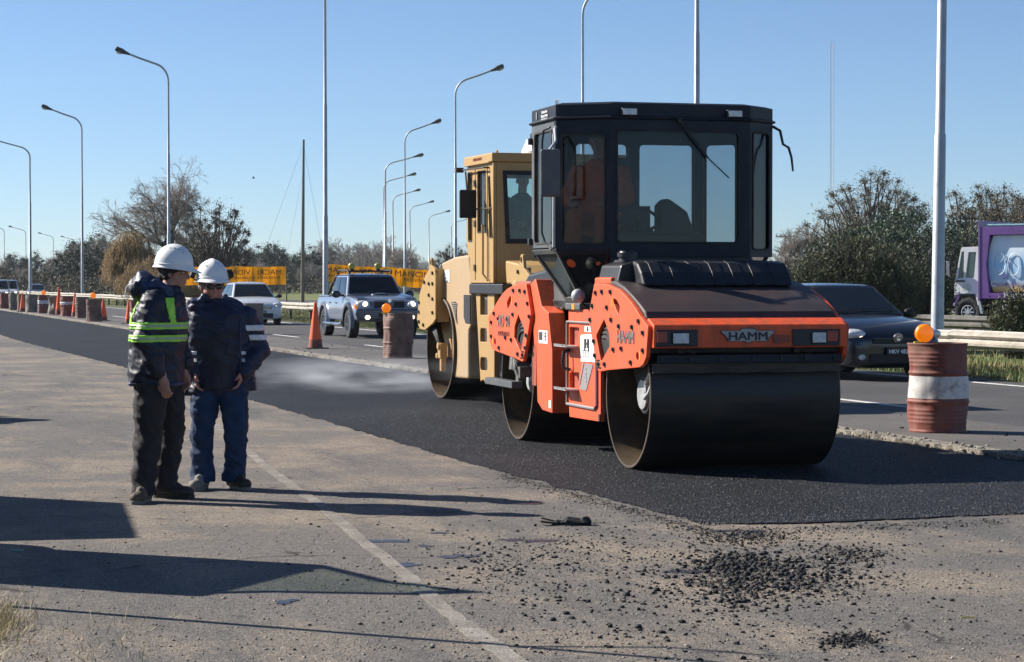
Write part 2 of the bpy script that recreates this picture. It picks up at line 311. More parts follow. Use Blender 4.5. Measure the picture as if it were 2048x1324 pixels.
ROOT_ROT=(0,0,RA)
M['fresh'].node_tree.nodes['Principled BSDF'].inputs['Specular IOR Level'].default_value=.16
def sheet(name,poly,z,m,kind='structure',z0=None):
    mb=MB()
    if z0 is None: mb.add([(x,y,z) for x,y in poly],[tuple(range(len(poly)))])
    else: mb.prism(poly,'z',z0,z)
    o=mb.build(name,m,kind=kind); o.rotation_euler=ROOT_ROT; return o
sheet('ground',[(-2500,-60),(3500,-60),(3500,6000),(-2500,6000)],-.06,M['grass'])
def jag(pts,amp,step,seed):
    """resample an open line with a ragged offset"""
    rnd=random.Random(seed); out=[]
    for (a,b) in zip(pts[:-1],pts[1:]):
        a=Vector(a);b=Vector(b);L_=(b-a).length; 
        n=max(1,int(L_/step)) if L_<120 else max(1,int(L_/ (step*12))); d=(b-a)/L_; q=Vector((-d.y,d.x))
        for i in range(n): 
            t=i/n; p=a+(b-a)*t
            o=amp*(mnoise.noise((p.x*2.1+seed,p.y*2.1,0))*1.2+mnoise.noise((p.x*9,p.y*9,seed))*.8+rnd.uniform(-.35,.35))
            out.append(tuple(p+q*o))
    out.append(tuple(pts[-1])); return out
# old dusty shoulder (z = 0)
sheet('shoulder',[(-9,-20),(5.45,-20),(9.75,-20),(9.75,14.4),(5.45,14.4),(5.45,700),(-9,700)],0,M['shoulder'],z0=-.3)
# fresh asphalt: a rolled mat that stops at a transverse joint
left=jag([(5.36,13.35),(5.24,18),(5.33,24),(5.35,29),(5.28,40),(5.0,60),(5.2,90),(5.3,160),(5.3,700)],.05,.05,3)
right=jag([(9.66,700),(9.5,120),(9.5,70),(9.65,40),(9.78,27),(9.78,21),(9.78,16)],.012,.25,5)
endj=jag([(9.78,16),(9.8,13.15),(8.6,13.2),(7.3,13.16),(6.4,13.12),(5.95,13.05),(5.6,13.12),(5.36,13.35)],.06,.035,9)
sheet('fresh_asphalt_lane',left[:-1]+right[:-1]+endj[:-1],.009,M['fresh'],z0=-.2)
# old lanes on the far side, 6 cm above the fresh lane with a crumbled edge
le=jag([(9.80,-20),(9.80,16),(9.86,27),(9.72,40),(9.58,70),(9.58,120),(9.74,700)],.05,.07,11)
sheet('milled_edge_strip',le+[(10.05,700),(9.95,120),(9.93,70),(10.02,40),(10.1,27),(10.1,-20)],.050,M['edge'],z0=-.25)
sheet('old_concrete_lane',jag([(10.0,-20),(10.02,27),(9.96,40),(9.84,70),(9.85,120),(10.0,700)],.03,.15,12)+[(11.75,700),(11.75,-20)],.054,M['conc'],z0=-.25)
sheet('traffic_lane',[(11.75,-20),(11.75,700),(16.9,700),(16.9,-20)],.052,M['lane'],z0=-.25)
sheet('far_carriageway',[(30.5,-20),(30.5,700),(41,700),(41,-20)],-.02,M['lane'],z0=-.3)
vg=jag([(16.88,-20),(16.85,30),(16.9,60),(16.88,700)],.06,.3,21)
sheet('verge',vg+[(18.9,700),(18.9,-20)],.045,M['verge'],z0=-.3)
# painted lines
M['paint']=gmat('worn_white_paint',(.30,.275,.235),(.19,.17,.145),(.16,.14,.12),agg=120,speck=.35,patch=3.5,bump=.6,fines=(.36,.44,.56))
def stripe(name,pts,w,z,m,seed=1,amp=.012,mt=.1):
    a=[];b=[]
    for i,p in enumerate(pts):
        p=Vector(p); q=(Vector(pts[min(i+1,len(pts)-1)])-Vector(pts[max(i-1,0)])).normalized(); nn=Vector((-q.y,q.x))
        a.append(p+nn*w/2); b.append(p-nn*w/2)
    a=jag([tuple(x) for x in a],amp,mt,seed); b=jag([tuple(x) for x in b],amp,mt,seed+1)
    o=MB().prism(a+b[::-1],'z',z-.003,z).build(name,m,kind='structure'); o.rotation_euler=ROOT_ROT; return o
wl=[VS(G(*p)) for p in((362,800),(480,890),(560,955),(640,1010),(735,1090))]
stripe('shoulder_line',wl,.085,.004,M['paint'],3)
stripe('shoulder_line',[VS(G(*p)) for p in((918,1243),(985,1290),(1110,1388))],.105,.004,M['paint'],8)
M['paint2']=gmat('faded_white_paint',(.26,.235,.20),(.19,.17,.145),(.22,.19,.155),agg=120,speck=.3,patch=3.5,bump=.6,fines=(.44,.5,.56))
stripe('shoulder_line',[VS(G(*p)) for p in((735,1090),(800,1140),(918,1243))],.085,.004,M['paint2'],13)
M['lpaint']=gmat('lane_paint',(.62,.61,.58),(.42,.41,.39),(.3,.29,.28),agg=120,speck=.15,patch=2.5,bump=.3,fines=(.48,.5,.66))
stripe('road_edge_line',[(16.35,-15),(16.35,30),(16.35,60),(16.35,120),(16.35,500)],.12,.056,M['lpaint'],31,mt=.4)
for k in range(18):
    s0=23.6+k*12-12
    stripe('lane_dash',[(12.33,s0),(12.33,s0+4.2)],.11,.0575,M['lpaint'],60+k,mt=.3)
# tar and oil spots on the shoulder
M['tar']=mat('tar_spot',(.022,.022,.034),.35,0,.3,20,bump=.4,bscale=40,dirt=(.10,.09,.08),damt=.45,dscale=14)
mb=MB(); rnd=random.Random(5)
for (px,py,w,d) in ((765,1083,.20,.10),(805,1130,.11,.09),(850,1093,.05,.06),(925,1113,.13,.13),(1075,1082,.16,.12),(575,1203,.07,.10),(1060,1008,.12,.07),(1025,1080,.08,.08),(1510,1063,.09,.10),(1445,1062,.12,.06),(880,1066,.07,.05),(1365,1143,.12,.10)):
    c=VS(G(px,py)); n=22; P=[]
    for i in range(n):
        t=2*PI*i/n; r=1+.9*mnoise.noise((math.cos(t)*1.6+px,math.sin(t)*1.6,py*.1))+rnd.uniform(-.16,.16)
        # ellipses lie across the view: turn by the road angle
        x=.7*w*r*math.cos(t); y=.7*d*r*math.sin(t); P.append((c[0]+x*math.cos(-RA)-y*math.sin(-RA),c[1]+x*math.sin(-RA)+y*math.cos(-RA)))
    mb.prism(P,'z',.0,.003)
o=mb.build('tar_spots',M['tar'],kind='stuff'); o.rotation_euler=ROOT_ROT; o['label']='dark wet tar spots on the dusty shoulder'
# crumbs of asphalt and gravel
def rocks(name,items,m,seed):
    rs=np.random.RandomState(seed)
    t=(1+5**.5)/2
    B=np.array([(-1,t,0),(1,t,0),(-1,-t,0),(1,-t,0),(0,-1,t),(0,1,t),(0,-1,-t),(0,1,-t),(t,0,-1),(t,0,1),(-t,0,-1),(-t,0,1)])/1.9
    F=np.array([(0,11,5),(0,5,1),(0,1,7),(0,7,10),(0,10,11),(1,5,9),(5,11,4),(11,10,2),(10,7,6),(7,1,8),(3,9,4),(3,4,2),(3,2,6),(3,6,8),(3,8,9),(4,9,5),(2,4,11),(6,2,10),(8,6,7),(9,8,1)])
    it=np.array(items); n=len(it)
    V=B[None]*(1+rs.uniform(-.35,.35,(n,12,1)))*np.stack([rs.uniform(.7,1.4,n),rs.uniform(.7,1.4,n),rs.uniform(.5,.9,n)],1)[:,None,:]
    a=rs.uniform(0,6.28,n); ca,sa=np.cos(a)[:,None],np.sin(a)[:,None]
    X=V[:,:,0]*ca-V[:,:,1]*sa; Y=V[:,:,0]*sa+V[:,:,1]*ca
    V=np.stack([X,Y,V[:,:,2]],2)*it[:,3][:,None,None]+it[:,None,:3]
    Fs=(F[None]+12*np.arange(n)[:,None,None]).reshape(-1,3)
    return mesh_np(name,V.reshape(-1,3),Fs,m,kind='stuff')
M['crumb']=mat('asphalt_crumb',(.014,.014,.016),.7,0,.4,30,bump=.5,bscale=80,island=.5,dirt=(.05,.045,.04),damt=.25,spec=.3)
M['pebble']=mat('pebble',(.22,.19,.155),.85,0,.3,30,island=.5)
items=[]; rs=np.random.RandomState(11)
def scat(px,py,sx,sy,n,r0,r1,zz=0.,pile=0.):
    n=int(n*2.4) if n>1 else n
    for _ in range(n):
        x=rs.normal(px,sx);y=rs.normal(py,sy)
        if y>1400 or y<800: continue
        p=G(x,y); 
        v,s=VS(p)
        if s>13.1 and v>5.3: continue
        r=.62*(r0+(r1-r0)*rs.rand()**6); hh=pile*math.exp(-((x-px)/sx)**2*.6-((y-py)/sy)**2*.6)*rs.rand()
        items.append((p.x,p.y,zz+r*.3+hh,r))
scat(1540,1148,95,26,800,.004,.030,0,.010); scat(1470,1128,38,12,380,.004,.028,0,.010); scat(1700,1112,50,12,330,.004,.018,0,.015); scat(1580,1170,110,18,500,.004,.02,0,.0)
scat(1500,1110,230,45,600,.003,.018); scat(1490,1075,60,8,260,.006,.018,0,.012); scat(1700,1282,38,9,200,.005,.02,0,.015)
scat(1300,1150,230,50,480,.003,.022); scat(1250,1060,120,35,300,.003,.014); scat(1000,1120,160,45,260,.003,.022); scat(1150,1105,90,25,300,.003,.014)
scat(1450,1220,260,50,330,.003,.020); scat(1800,1160,130,50,170,.003,.014); scat(1450,1290,380,40,170,.003,.018); scat(880,1150,260,60,170,.003,.015)
scat(1460,1182,40,25,100,.01,.026); scat(1350,1205,200,60,60,.012,.028); scat(980,1140,40,30,60,.008,.024)
for k in range(5200):                       # along the ragged joint
    t=rs.rand(); px,py=((1000+420*t),(940+115*t)) if rs.rand()<.6 else ((1420+600*t),(1058-24*t))
    scat(px,py+4+abs(rs.normal(0,9)),4,2,1,.003,.013)
rocks('asphalt_crumbs',items,M['crumb'],1)['label']='loose black asphalt crumbs spilled over the shoulder'
it2=[]
for k in range(9000):
    y=720+680*rs.rand()**.7; x=rs.uniform(-120,2150); p=G(x,y); v,s=VS(p)
    if (s>13 and v>5.2): continue
    it2.append((p.x,p.y,.001,.0025+.007*rs.rand()**4))
rocks('gravel_grains',it2,M['pebble'],2)['label']='fine gravel grains strewn over the shoulder'
# rubble along the crumbled edge of the old lane
it3=[]
for k in range(3000):
    s=14+ (110*rs.rand()**1.5); v=np.interp(s,[16,27,40,70,120],[9.86,9.90,9.80,9.68,9.68])+rs.normal(0,.06)
    r=.006+.022*rs.rand()**3; p=RD(v,s); it3.append((p.x,p.y,(.05 if v>9.86 else .014)+r*.3,r))
M['rubble']=mat('edge_rubble',(.23,.205,.17),.9,0,.3,30,island=.5)
rocks('edge_rubble',it3,M['rubble'],3)['label']='pale crumbled rubble along the edge of the old lane'
itm=[]
for k in range(26000):
    s=13.15+13*rs.rand()**1.7; v=rs.uniform(5.3,9.75); p=RD(v,s); itm.append((p.x,p.y,.009,.0035+.006*rs.rand()**2.5))
M['matstone']=mat('bitumen_stone',(.034,.037,.042),.42,0,.4,40,island=.85,spec=.4)
rocks('mat_aggregate',itm,M['matstone'],8)['label']='coarse bitumen coated stones in the surface of the fresh asphalt'
it4=[(*(RD(rs.uniform(10.0,11.6),14+70*rs.rand())).xy,.056,.004+.02*rs.rand()**5) for k in range(500)]
rocks('lane_crumbs',it4,M['crumb'],4)['label']='black crumbs dropped on the old lane'
# a big clod of torn-off asphalt with a scrap of wood
cl=thing('asphalt_clod','flat clod of tar with a torn wood scrap lying on the dusty shoulder','debris',G(1130,1050))
mb=MB(); mb.ell((.05,0,.015),(.085,.05,.032),nu=12,nv=7); mb.ell((.12,0,.02),(.05,.045,.035),nu=10,nv=6); mb.ell((-.03,.01,.012),(.06,.04,.02),nu=10,nv=6)
mb.v=[tuple(Vector(p)+Vector(mnoise.noise_vector(Vector(p)*30))*.014) for p in mb.v]; mb.build('tar_lump',M['crumb'],cl)
mb=MB(); mb.box((-.09,-.01,.018),(.15,.05,.012),Matrix.Rotation(.14,3,'Y')@Matrix.Rotation(.3,3,'Z')); mb.box((-.1,.03,.03),(.10,.02,.01),Matrix.Rotation(.25,3,'Y')); mb.build('wood_scrap',mat('scorched_wood',(.075,.055,.04),.9,0,.4,20,bump=.3),cl)
# small litter
tag(MB().box((0,0,.004),(.075,.03,.006)).build('green_card',mat('faded_teal_card',(.16,.30,.24),.6,0,.1)),'faded teal scrap lying flat on the shoulder at the left edge','litter').location=G(34,1102)
o=MB().tube([(-.035,0,.004),(0,.004,.007),(.035,-.003,.004)],.0028,5).build('yellow_twig',mat('yellow_strip',(.6,.48,.05),.6)); tag(o,'short yellow strip lying on bare dirt near the right edge','litter'); o.location=G(1937,1237)
# dry grass tuft at the left edge
def blades(name,pts,hmin,hmax,w,m,seed,lean=.5,kind='stuff'):
    r=np.random.RandomState(seed); P=np.array(pts); n=len(P); a=r.uniform(0,6.28,n); hh=r.uniform(hmin,hmax,n); l=r.uniform(0,lean,n)*hh; b=r.uniform(0,6.28,n)
    dx,dy=np.cos(a)*w,np.sin(a)*w; ox,oy=np.cos(b)*l,np.sin(b)*l
    v0=P+np.stack([-dx,-dy,0*dx],1); v1=P+np.stack([dx,dy,0*dx],1); v2=P+np.stack([ox,oy,hh],1)
    V=np.stack([v0,v1,v2],1).reshape(-1,3); return mesh_np(name,V,np.arange(3*n).reshape(-1,3),m,kind=kind)
M['straw']=mat('dry_straw',(.42,.34,.18),.8,0,.2,1,island=.35)
pts=[]
for k in range(2600):
    p=G(-40+rs.normal(0,45),1245+rs.normal(0,20)); pts.append((p.x,p.y,0))
for k in range(160):
    p=G(rs.uniform(0,300),rs.uniform(1230,1330)); pts.append((p.x,p.y,0))
blades('dry_grass',pts,.01,.07,.0022,M['straw'],5,1.6)['label']='pale dry grass tuft at the lower left edge'
# verge grass under and in front of the guard rail
M['gblade']=mat('green_blade',(.10,.14,.03),.6,0,.3,.8,island=.45); M['gblade2']=mat('pale_blade',(.19,.17,.065),.7,0,.3,.8,island=.4)
pts=[];pts2=[]
for k in range(70000):
    s=14+ 105*rs.rand()**1.6; v=rs.uniform(16.95,19.4) if rs.rand()<.72 else rs.uniform(19,24)
    den=mnoise.noise((v*1.3,s*.5,0)); 
    if v<17.15 and den<.1: continue
    p=RD(v,s); (pts if den+rs.normal(0,.15)>.12 else pts2).append((p.x,p.y,.04 if v<18.9 else -.06))
blades('verge_grass',pts,.03,.15,.009,M['gblade'],6)['label']='green weedy grass along the road edge under the guard rail'
blades('verge_straw',pts2,.03,.15,.008,M['gblade2'],7)['label']='pale dry grass along the road edge under the guard rail'
# ---------------------------------------------------------------- road rollers (local frame: -y towards the camera, -x the sunlit side)
def drum(root,y,R_,x0,x1,inset=.36,nm='drum',webm=None):
    mb=MB(); n=96; ri=R_-.024
    def ring(x,r): return [(x,y+r*math.cos(2*PI*i/n),R_+r*math.sin(2*PI*i/n)) for i in range(n)]
    bev=.006
    mb.loft([ring(x0+bev,R_-.0),ring(x1-bev,R_)],cap=False)
    o=mb.build(nm,M['steel'],root,smooth='all')
    MB().loft([ring(x0+bev,R_),ring(x0,R_-bev),ring(x0,ri)],cap=False).build('drum_rim',M['rust'],o); MB().loft([ring(x1-bev,R_),ring(x1,R_-bev),ring(x1,ri)],cap=False).build('drum_rim',M['rust'],o)
    mi=MB(); mi.loft([ring(x0,ri),ring(x0+inset,ri)],cap=False); mi.loft([ring(x1,ri),ring(x1-inset,ri)],cap=False); mi.build('inner_wall',M['steel_in'],o,smooth='all')
    MB().loft([ring(x0+inset,ri),ring(x0+inset,.01)],cap=False).build('inner_disc',M['steel_in'],o); MB().loft([ring(x1-inset,ri),ring(x1-inset,.01)],cap=False).build('inner_disc',M['steel_in'],o)
    # bolted drive flange seen inside the open end
    mf=MB(); mf.cyl((x0+inset-.09,y,R_),(x0+inset-.02,y,R_),R_*.52,R_*.52,40); mf.cyl((x0+.12,y,R_),(x0+inset,y,R_),R_*.2,R_*.24,20)
    mf.build('drive_flange',webm or M['alu'],o,smooth=True,bevel=.006)
    mk=MB()
    for k in range(10):
        a=2*PI*k/10; mk.cyl((x0+inset-.115,y+R_*.44*math.cos(a),R_+R_*.44*math.sin(a)),(x0+inset-.09,y+R_*.44*math.cos(a),R_+R_*.44*math.sin(a)),.018,.018,6)
    mk.build('flange_bolts',M['plast'],o,kind='stuff'); return o
HY=lambda y:3.69-y     # mirror front yoke to rear yoke
plate_f=[(.753,1.497),(.74,1.505),(.45,1.505),(.36,1.50),(.25,1.485),(.045,1.457),(-.12,1.415),(-.275,1.358),(-.40,1.305),(-.508,1.25),(-.70,1.175),(-.712,1.16),(-.66,.93),(-.60,.88),(-.573,.866),(-.50,.845),(-.42,.838),(.332,.79),(.61,.764),(.64,.78),(.702,.867),(.908,1.214),(.905,1.235),(.776,1.454)]
dia_f=[(.459,1.209),(.319,1.095),(.304,.99),(.525,.862),(.552,.862),(.675,1.05),(.675,1.075)]
tri_f=[(.205,1.385),(.12,1.375),(.04,1.33),(.03,1.31),(.052,1.262),(.07,1.258),(.19,1.345)]
def circ(c,r,n=12): return [(c[0]+r*math.cos(2*PI*i/n),c[1]+r*math.sin(2*PI*i/n)) for i in range(n)]
holes_f=[dia_f,tri_f,circ((-.44,.93),.035)]
BOLTS=[(.70,1.43),(.52,1.44),(.38,1.31),(.26,1.21),(.28,1.44),(.80,1.32),(.86,1.20),(.75,1.02),(.72,.90),(.62,.83),(.44,.835),(-.27,.875),(-.47,1.21),(-.58,1.12),(-.58,.98),(-.02,.98),(.20,.965),(-.30,1.16),(.05,1.16)]
def yoke_plate(root,x,rear,out,m,label=None):
    T=(lambda q:(HY(q[0]),q[1])) if rear else (lambda q:q)
    mb=MB().prism([T(q) for q in plate_f],'x',x,x+.036,[[T(q) for q in hh] for hh in holes_f])
    o=mb.build('yoke_plate',m,root,bevel=.005); 
    b=MB(); sg=-1 if out<0 else 1; xs=x if out<0 else x+.036
    for q in BOLTS:
        c=T(q); b.cyl((xs,c[0],c[1]),(xs+sg*.016,c[0],c[1]),.017,.017,6); b.cyl((xs+sg*.003,c[0]-.012,c[1]-.006),(xs+sg*.004,c[0]-.012,c[1]-.006),.026,.026,8)
    for k in range(9):
        c=T((.55+.035*(k%3)+.02*(k//3),.80+.03*(k//3))); b.cyl((xs,c[0],c[1]),(xs+sg*.006,c[0],c[1]),.008,.008,6)
    b.build('plate_bolts',M['plast'],o,kind='stuff')
    return o
hm=thing('road_roller','orange tandem road roller with black glazed cab rolling the fresh asphalt','road roller',(1.7548,18.55,.014),R(14.8))
XL,XR=-.9,.80
drum(hm,0,.6,-.84,.775); drum(hm,3.5,.6,-.84,.775)
pf=yoke_plate(hm,XL,False,-1,M['orange']); pr=yoke_plate(hm,XL,True,-1,M['orange'])
yoke_plate(hm,XR-.036,False,1,M['orange']); yoke_plate(hm,XR-.036,True,1,M['orange'])
text('HAMM',.135,M['greytext'],pf,(XL-.003,-.135,1.07),(PI/2,0,-PI/2),bold=.004,sx=1.15)
text('HD 90',.155,M['greytext'],pr,(XL-.003,3.77,1.135),(PI/2,0,-PI/2),bold=.0035,sx=1.05)
text('OSCILLATION',.062,M['orange_dull'],pr,(XL-.003,3.78,1.015),(PI/2,0,-PI/2),bold=.001,sx=1.1)
# yellow reflector dots beside the holes
for par,yy in((pf,lambda y:y),(pr,HY)):
    MB().bb(XL-.004,XL-.001,min(yy(.24),yy(.215)),max(yy(.24),yy(.215)),1.31,1.39).build('reflector',M['amber'],par)
    MB().bb(XL-.004,XL-.001,min(yy(-.50),yy(-.53)),max(yy(-.50),yy(-.53)),.90,.97).build('reflector',M['amber'],par)
# hydraulic hoses and hub behind the diamond holes, inner yoke arms carrying the drum
for rear in(0,1):
    yy=HY if rear else (lambda y:y); cy=0 if not rear else 3.5
    mb=MB(); mb.bb(XL+.037,XL+.05,min(yy(.72),yy(.12)),max(yy(.72),yy(.12)),.84,1.25); mb.build('inner_web',M['black'],hm)
    mb=MB()
    for k in range(4):
        pts=[(XL+.045-.004*k,yy(.30+.02*k+.17-.17*math.cos(t)),1.03+.14*math.sin(t)*(1-.12*k)-.02*k) for t in np.linspace(-1.2,1.9,12)]
        mb.tube(pts,.016,7)
    mb.build('hose_bundle',M['rubber'],hm,smooth=True)
    mb=MB(); mb.prism([(yy(.45),.80),(yy(-.15),.84),(yy(-.30),.84),(yy(-.12),.52),(yy(.1),.48),(yy(.25),.60)],'x',-.66,-.60); mb.cyl((-.70,cy,.6),(-.5,cy,.6),.16,.16,24)
    mb.build('drum_arm',M['black'],hm,bevel=.01)
    v=MB(); v.box((-.72,cy-.17,.66),(.06,.05,.13)); v.cyl((-.75,cy-.17,.69),(-.70,cy-.17,.69),.028,.028,10); v.cyl((-.75,cy-.17,.61),(-.70,cy-.17,.61),.025,.025,10)
    v.tube([(-.74,cy-.17,.70),(-.76,cy-.25,.72),(-.74,cy-.30,.80),(-.70,cy-.30,.95)],.016,7); v.tube([(-.74,cy-.17,.60),(-.77,cy-.24,.585),(-.76,cy-.32,.63),(-.72,cy-.35,.76),(-.70,cy-.33,.95)],.02,7)
    v.build('valve_block',M['alu'],hm,smooth=True)
# rear drum extras: hydraulic motor with tangled hoses and step bar
v=MB(); v.cyl((-.88,3.42,.70),(-.70,3.42,.72),.075,.09,12); v.box((-.83,3.30,.66),(.1,.12,.1)); v.box((-.8,3.5,.62),(.08,.1,.12))
for k in range(6): v.tube([(-.86,3.28+.05*k,.60+.03*k),(-.9,3.33+.04*k,.68),(-.88,3.40+.03*k,.74+.02*k),(-.8,3.36+.05*k,.86)],.014,6)
v.build('hydraulic_motor',mat('oily_metal',(.16,.155,.14),.5,.4,.4,20,dirt=(.04,.035,.03),damt=.5),hm,smooth=True)
MB().bb(-.93,-.82,3.36,4.42,.50,.565).build('step_bar',M['cab_side'],hm,bevel=.006)
# front cross beam
mb=MB(); mb.prism([(-.74,1.0),(-.75,1.172),(-.735,1.185),(-.60,1.235),(-.56,1.22),(-.60,1.0)],'x',XL+.036,XR-.036); bm_=mb.build('front_beam',M['orange'],hm,bevel=.008)
for x0,x1,rx0,rx1,lx0,lx1 in((-.862,-.505,-.845,-.76,-.715,-.585),(.285,.70,.585,.675,.455,.57)):
    q=MB(); q.bb(x0+.01,x1,-.762,-.751,1.012,1.145); hs=q.build('lamp_housing',M['plast'],hm,bevel=.005)
    MB().bb(rx0,rx1,-.772,-.763,1.045,1.13).build('reflector',M['redlens'],hs,bevel=.004)
    MB().bb(lx0-.008,lx1+.008,-.775,-.763,1.03,1.125).build('bezel',M['black'],hs,bevel=.006)
    MB().bb(lx0,lx1,-.785,-.7765,1.037,1.118).build('headlight',M['lens'],hs,bevel=.012)
badge=[(-.235,.045),(-.07,.045),(-.055,.062),(.055,.062),(.07,.045),(.235,.045),(.215,.02),(.205,.018),(.195,0),(.185,-.003),(.165,-.042),(.03,-.042),(0,-.056),(-.03,-.042),(-.165,-.042),(-.185,-.003),(-.195,0),(-.205,.018),(-.215,.02)]
bo=MB().prism([(x-.085,z+1.092) for x,z in badge],'y',-.762,-.752).build('maker_badge',M['ink'],hm)
MB().prism([(x*.965-.085,z*.93+1.092) for x,z in badge],'y',-.7645,-.7625).build('badge_face',M['badge'],bo)
text('HAMM',.088,M['ink'],bo,(-.085,-.766,1.089),(PI/2,0,0),bold=.0015,sx=1.3)
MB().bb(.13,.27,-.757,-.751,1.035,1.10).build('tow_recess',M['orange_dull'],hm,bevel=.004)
# lower frame, scraper and spray bar above the drum
MB().bb(XL+.04,XR-.04,-.60,-.56,.96,1.06).build('frame_bar',M['black'],hm)
sb=MB().bb(-.80,.765,-.645,-.625,.875,.945).build('scraper_bar',M['cab'],hm,bevel=.006)
b=MB()
for x in (-.76,-.53,-.28,.0,.24,.45,.70): b.cyl((x,-.665,.91),(x,-.645,.91),.013,.013,6)
b.build('scraper_bolts',M['plast'],sb,kind='stuff')
q=MB(); n=60
for i in range(n): pass
P=[]; Q=[]
for i in range(41):
    x=-.83+1.59*i/40; P.append((x,-.62,.875+.0)); Q.append((x,-.628-.006*math.sin(i*2.1),.80+.008*mnoise.noise((x*6,0,0))))
q.loft([[p,(p[0],p[1]+.02,p[2]),(r_[0],r_[1]+.02,r_[2]),r_] for p,r_ in zip(P,Q)]); q.build('scraper_flap',mat('muddy_rubber',(.045,.034,.025),.7,0,.4,9,bump=.3,bscale=30,dirt=(.12,.08,.05),damt=.5,stretch=(.5,1,4)),hm)
for x in(-.62,.36):
    q=MB(); q.box((x,-.67,.985),(.05,.05,.05)); q.tube([(x,-.69,.985),(x+.05,-.71,.98),(x+.11,-.71,.965)],[.012,.014,.018],8); q.build('scraper_latch',M['steel'],hm,smooth=True)
# curved hood over the front drum and the black ribbed cover behind it
prof=[(-.58,1.10),(-.56,1.20),(-.50,1.285),(-.36,1.345),(-.15,1.42),(.05,1.482),(.3,1.53),(.75,1.53),(.75,1.30),(-.3,1.22)]
MB().prism(prof,'x',XL+.04,XR-.04).build('drum_hood',M['hood'],hm,bevel=.02,seg=3)
cp=[(.02,1.492),(.10,1.60),(.20,1.675),(.30,1.695),(.86,1.71),(.86,1.50),(.3,1.50)]
cv=MB().prism(cp,'x',-.70,.62).build('engine_cover',M['plast'],hm,bevel=.025,seg=3)
for i in range(7):
    x=-.56+.175*i
    q=MB().prism([(.012,1.494),(.093,1.602),(.195,1.680),(.30,1.699),(.30,1.69),(.2,1.668),(.11,1.59),(.05,1.50)],'x',x-.045,x+.045); q.build('cover_rib',M['plast'],cv,bevel=.006)
# side shoulder with filler cap at the left
q=MB(); q.prism([(-.84,1.50),(-.80,1.66),(-.66,1.70),(-.60,1.50)],'y',.30,.86); q.build('tank_shoulder',M['plast'],hm,bevel=.02)
q=MB(); q.cyl((-.70,.45,1.69),(-.70,.45,1.73),.075,.07,20); q.cyl((-.70,.45,1.73),(-.70,.45,1.765),.085,.085,20); q.cyl((-.70,.45,1.765),(-.70,.45,1.785),.07,.06,20); q.build('filler_cap',M['plast'],hm,bevel=.005,smooth=True)
MB().prism([(-.86,1.49),(-.86,1.555),(-.74,1.575),(-.74,1.49)],'y',.40,.86).build('orange_bracket',M['orange'],hm,bevel=.01)
# rear hood and engine
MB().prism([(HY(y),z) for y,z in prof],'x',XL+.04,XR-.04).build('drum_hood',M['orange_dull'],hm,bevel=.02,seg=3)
MB().prism([(2.45,1.45),(2.5,1.60),(3.0,1.66),(3.9,1.60),(4.2,1.45)],'x',-.62,.62).build('engine_hood',M['plast'],hm,bevel=.03)
MB().bb(XL+.036,XR-.036,4.28,4.43,1.0,1.19).build('rear_beam',M['orange'],hm,bevel=.01)
# rear frame leg (bright orange plate) and its recess
rf=MB().prism([(2.95,1.50),(2.80,1.545),(2.76,1.545),(2.55,1.30),(2.32,1.24),(2.19,.893),(2.185,.327),(2.52,.338),(2.69,.407),(2.73,.926),(2.80,.93)],'x',-.86,-.70).build('frame_leg',M['orange'],hm,bevel=.008)
s_=MB().bb(-.864,-.861,2.33,2.63,.955,1.075).build('data_plate',M['sticker'],rf); MB().bb(-.867,-.8645,2.50,2.61,.985,1.06).build('plate_print',M['ink'],s_)
text('CE\nHD\n90',.028,M['ink'],s_,(-.866,2.40,1.02),(PI/2,0,-PI/2),bold=.001)
MB().bb(-.864,-.861,2.22,2.29,.37,.44).build('data_plate',M['sticker'],rf)
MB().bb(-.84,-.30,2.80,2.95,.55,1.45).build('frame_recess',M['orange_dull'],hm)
# articulation and dark chassis between
MB().bb(-.60,.60,.85,2.75,.36,1.28).build('chassis_core',M['black'],hm,bevel=.02)
MB().bb(-.74,.70,.86,2.72,1.28,1.36).build('chassis_deck',M['black'],hm,bevel=.01)
# centre body with the two steps
cb=MB(); step1=[(1.66,1.122),(1.36,1.122),(1.36,.965),(1.66,.965)]; step2=[(1.66,.718),(1.36,.73),(1.36,.585),(1.66,.585)]
cb.prism([(1.69,1.271),(1.0,1.285),(.80,1.25),(.72,.90),(.719,.336),(1.656,.324),(1.69,.50)],'x',-.85,-.815,[step1,step2]); ce=cb.build('side_panel',M['orange'],hm,bevel=.005)
for z0,z1 in((.965,1.122),(.585,.72)):
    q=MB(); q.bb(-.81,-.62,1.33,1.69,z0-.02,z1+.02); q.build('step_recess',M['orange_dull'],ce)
    q=MB(); q.bb(-.97,-.80,1.36,1.74,z0-.014,z0-.002)
    for k in range(9): q.box((-.97,1.38+.042*k,z0+.003),(.012,.02,.014))
    q.build('step_tread',M['alu'],ce)
q=MB(); q.tube([(-.862,1.70,1.17),(-.862,.95,1.17)],.009,6); q.tube([(-.862,1.70,.44),(-.862,.86,.44),(-.862,.80,.47),(-.862,.80,1.0)],.013,6); q.tube([(-.862,1.70,1.17),(-.862,1.70,.44)],.009,6); q.build('door_seam',M['grey'],ce)
q=MB(); q.tube([(-.86,1.60,.92),(-.92,1.60,.90),(-.93,1.60,.82),(-.92,1.60,.76),(-.86,1.60,.745)],.016,8); q.build('grab_handle',M['plast'],ce,smooth=True)
sk=MB().prism([(1.30,1.045),(1.28,1.06),(1.02,1.075),(.92,1.06),(.86,.835),(1.285,.83)],'x',-.857,-.852).build('notice_sticker',M['sticker'],ce)
text('[H]',.11,M['ink'],sk,(-.859,1.10,.985),(PI/2,0,-PI/2),bold=.002)
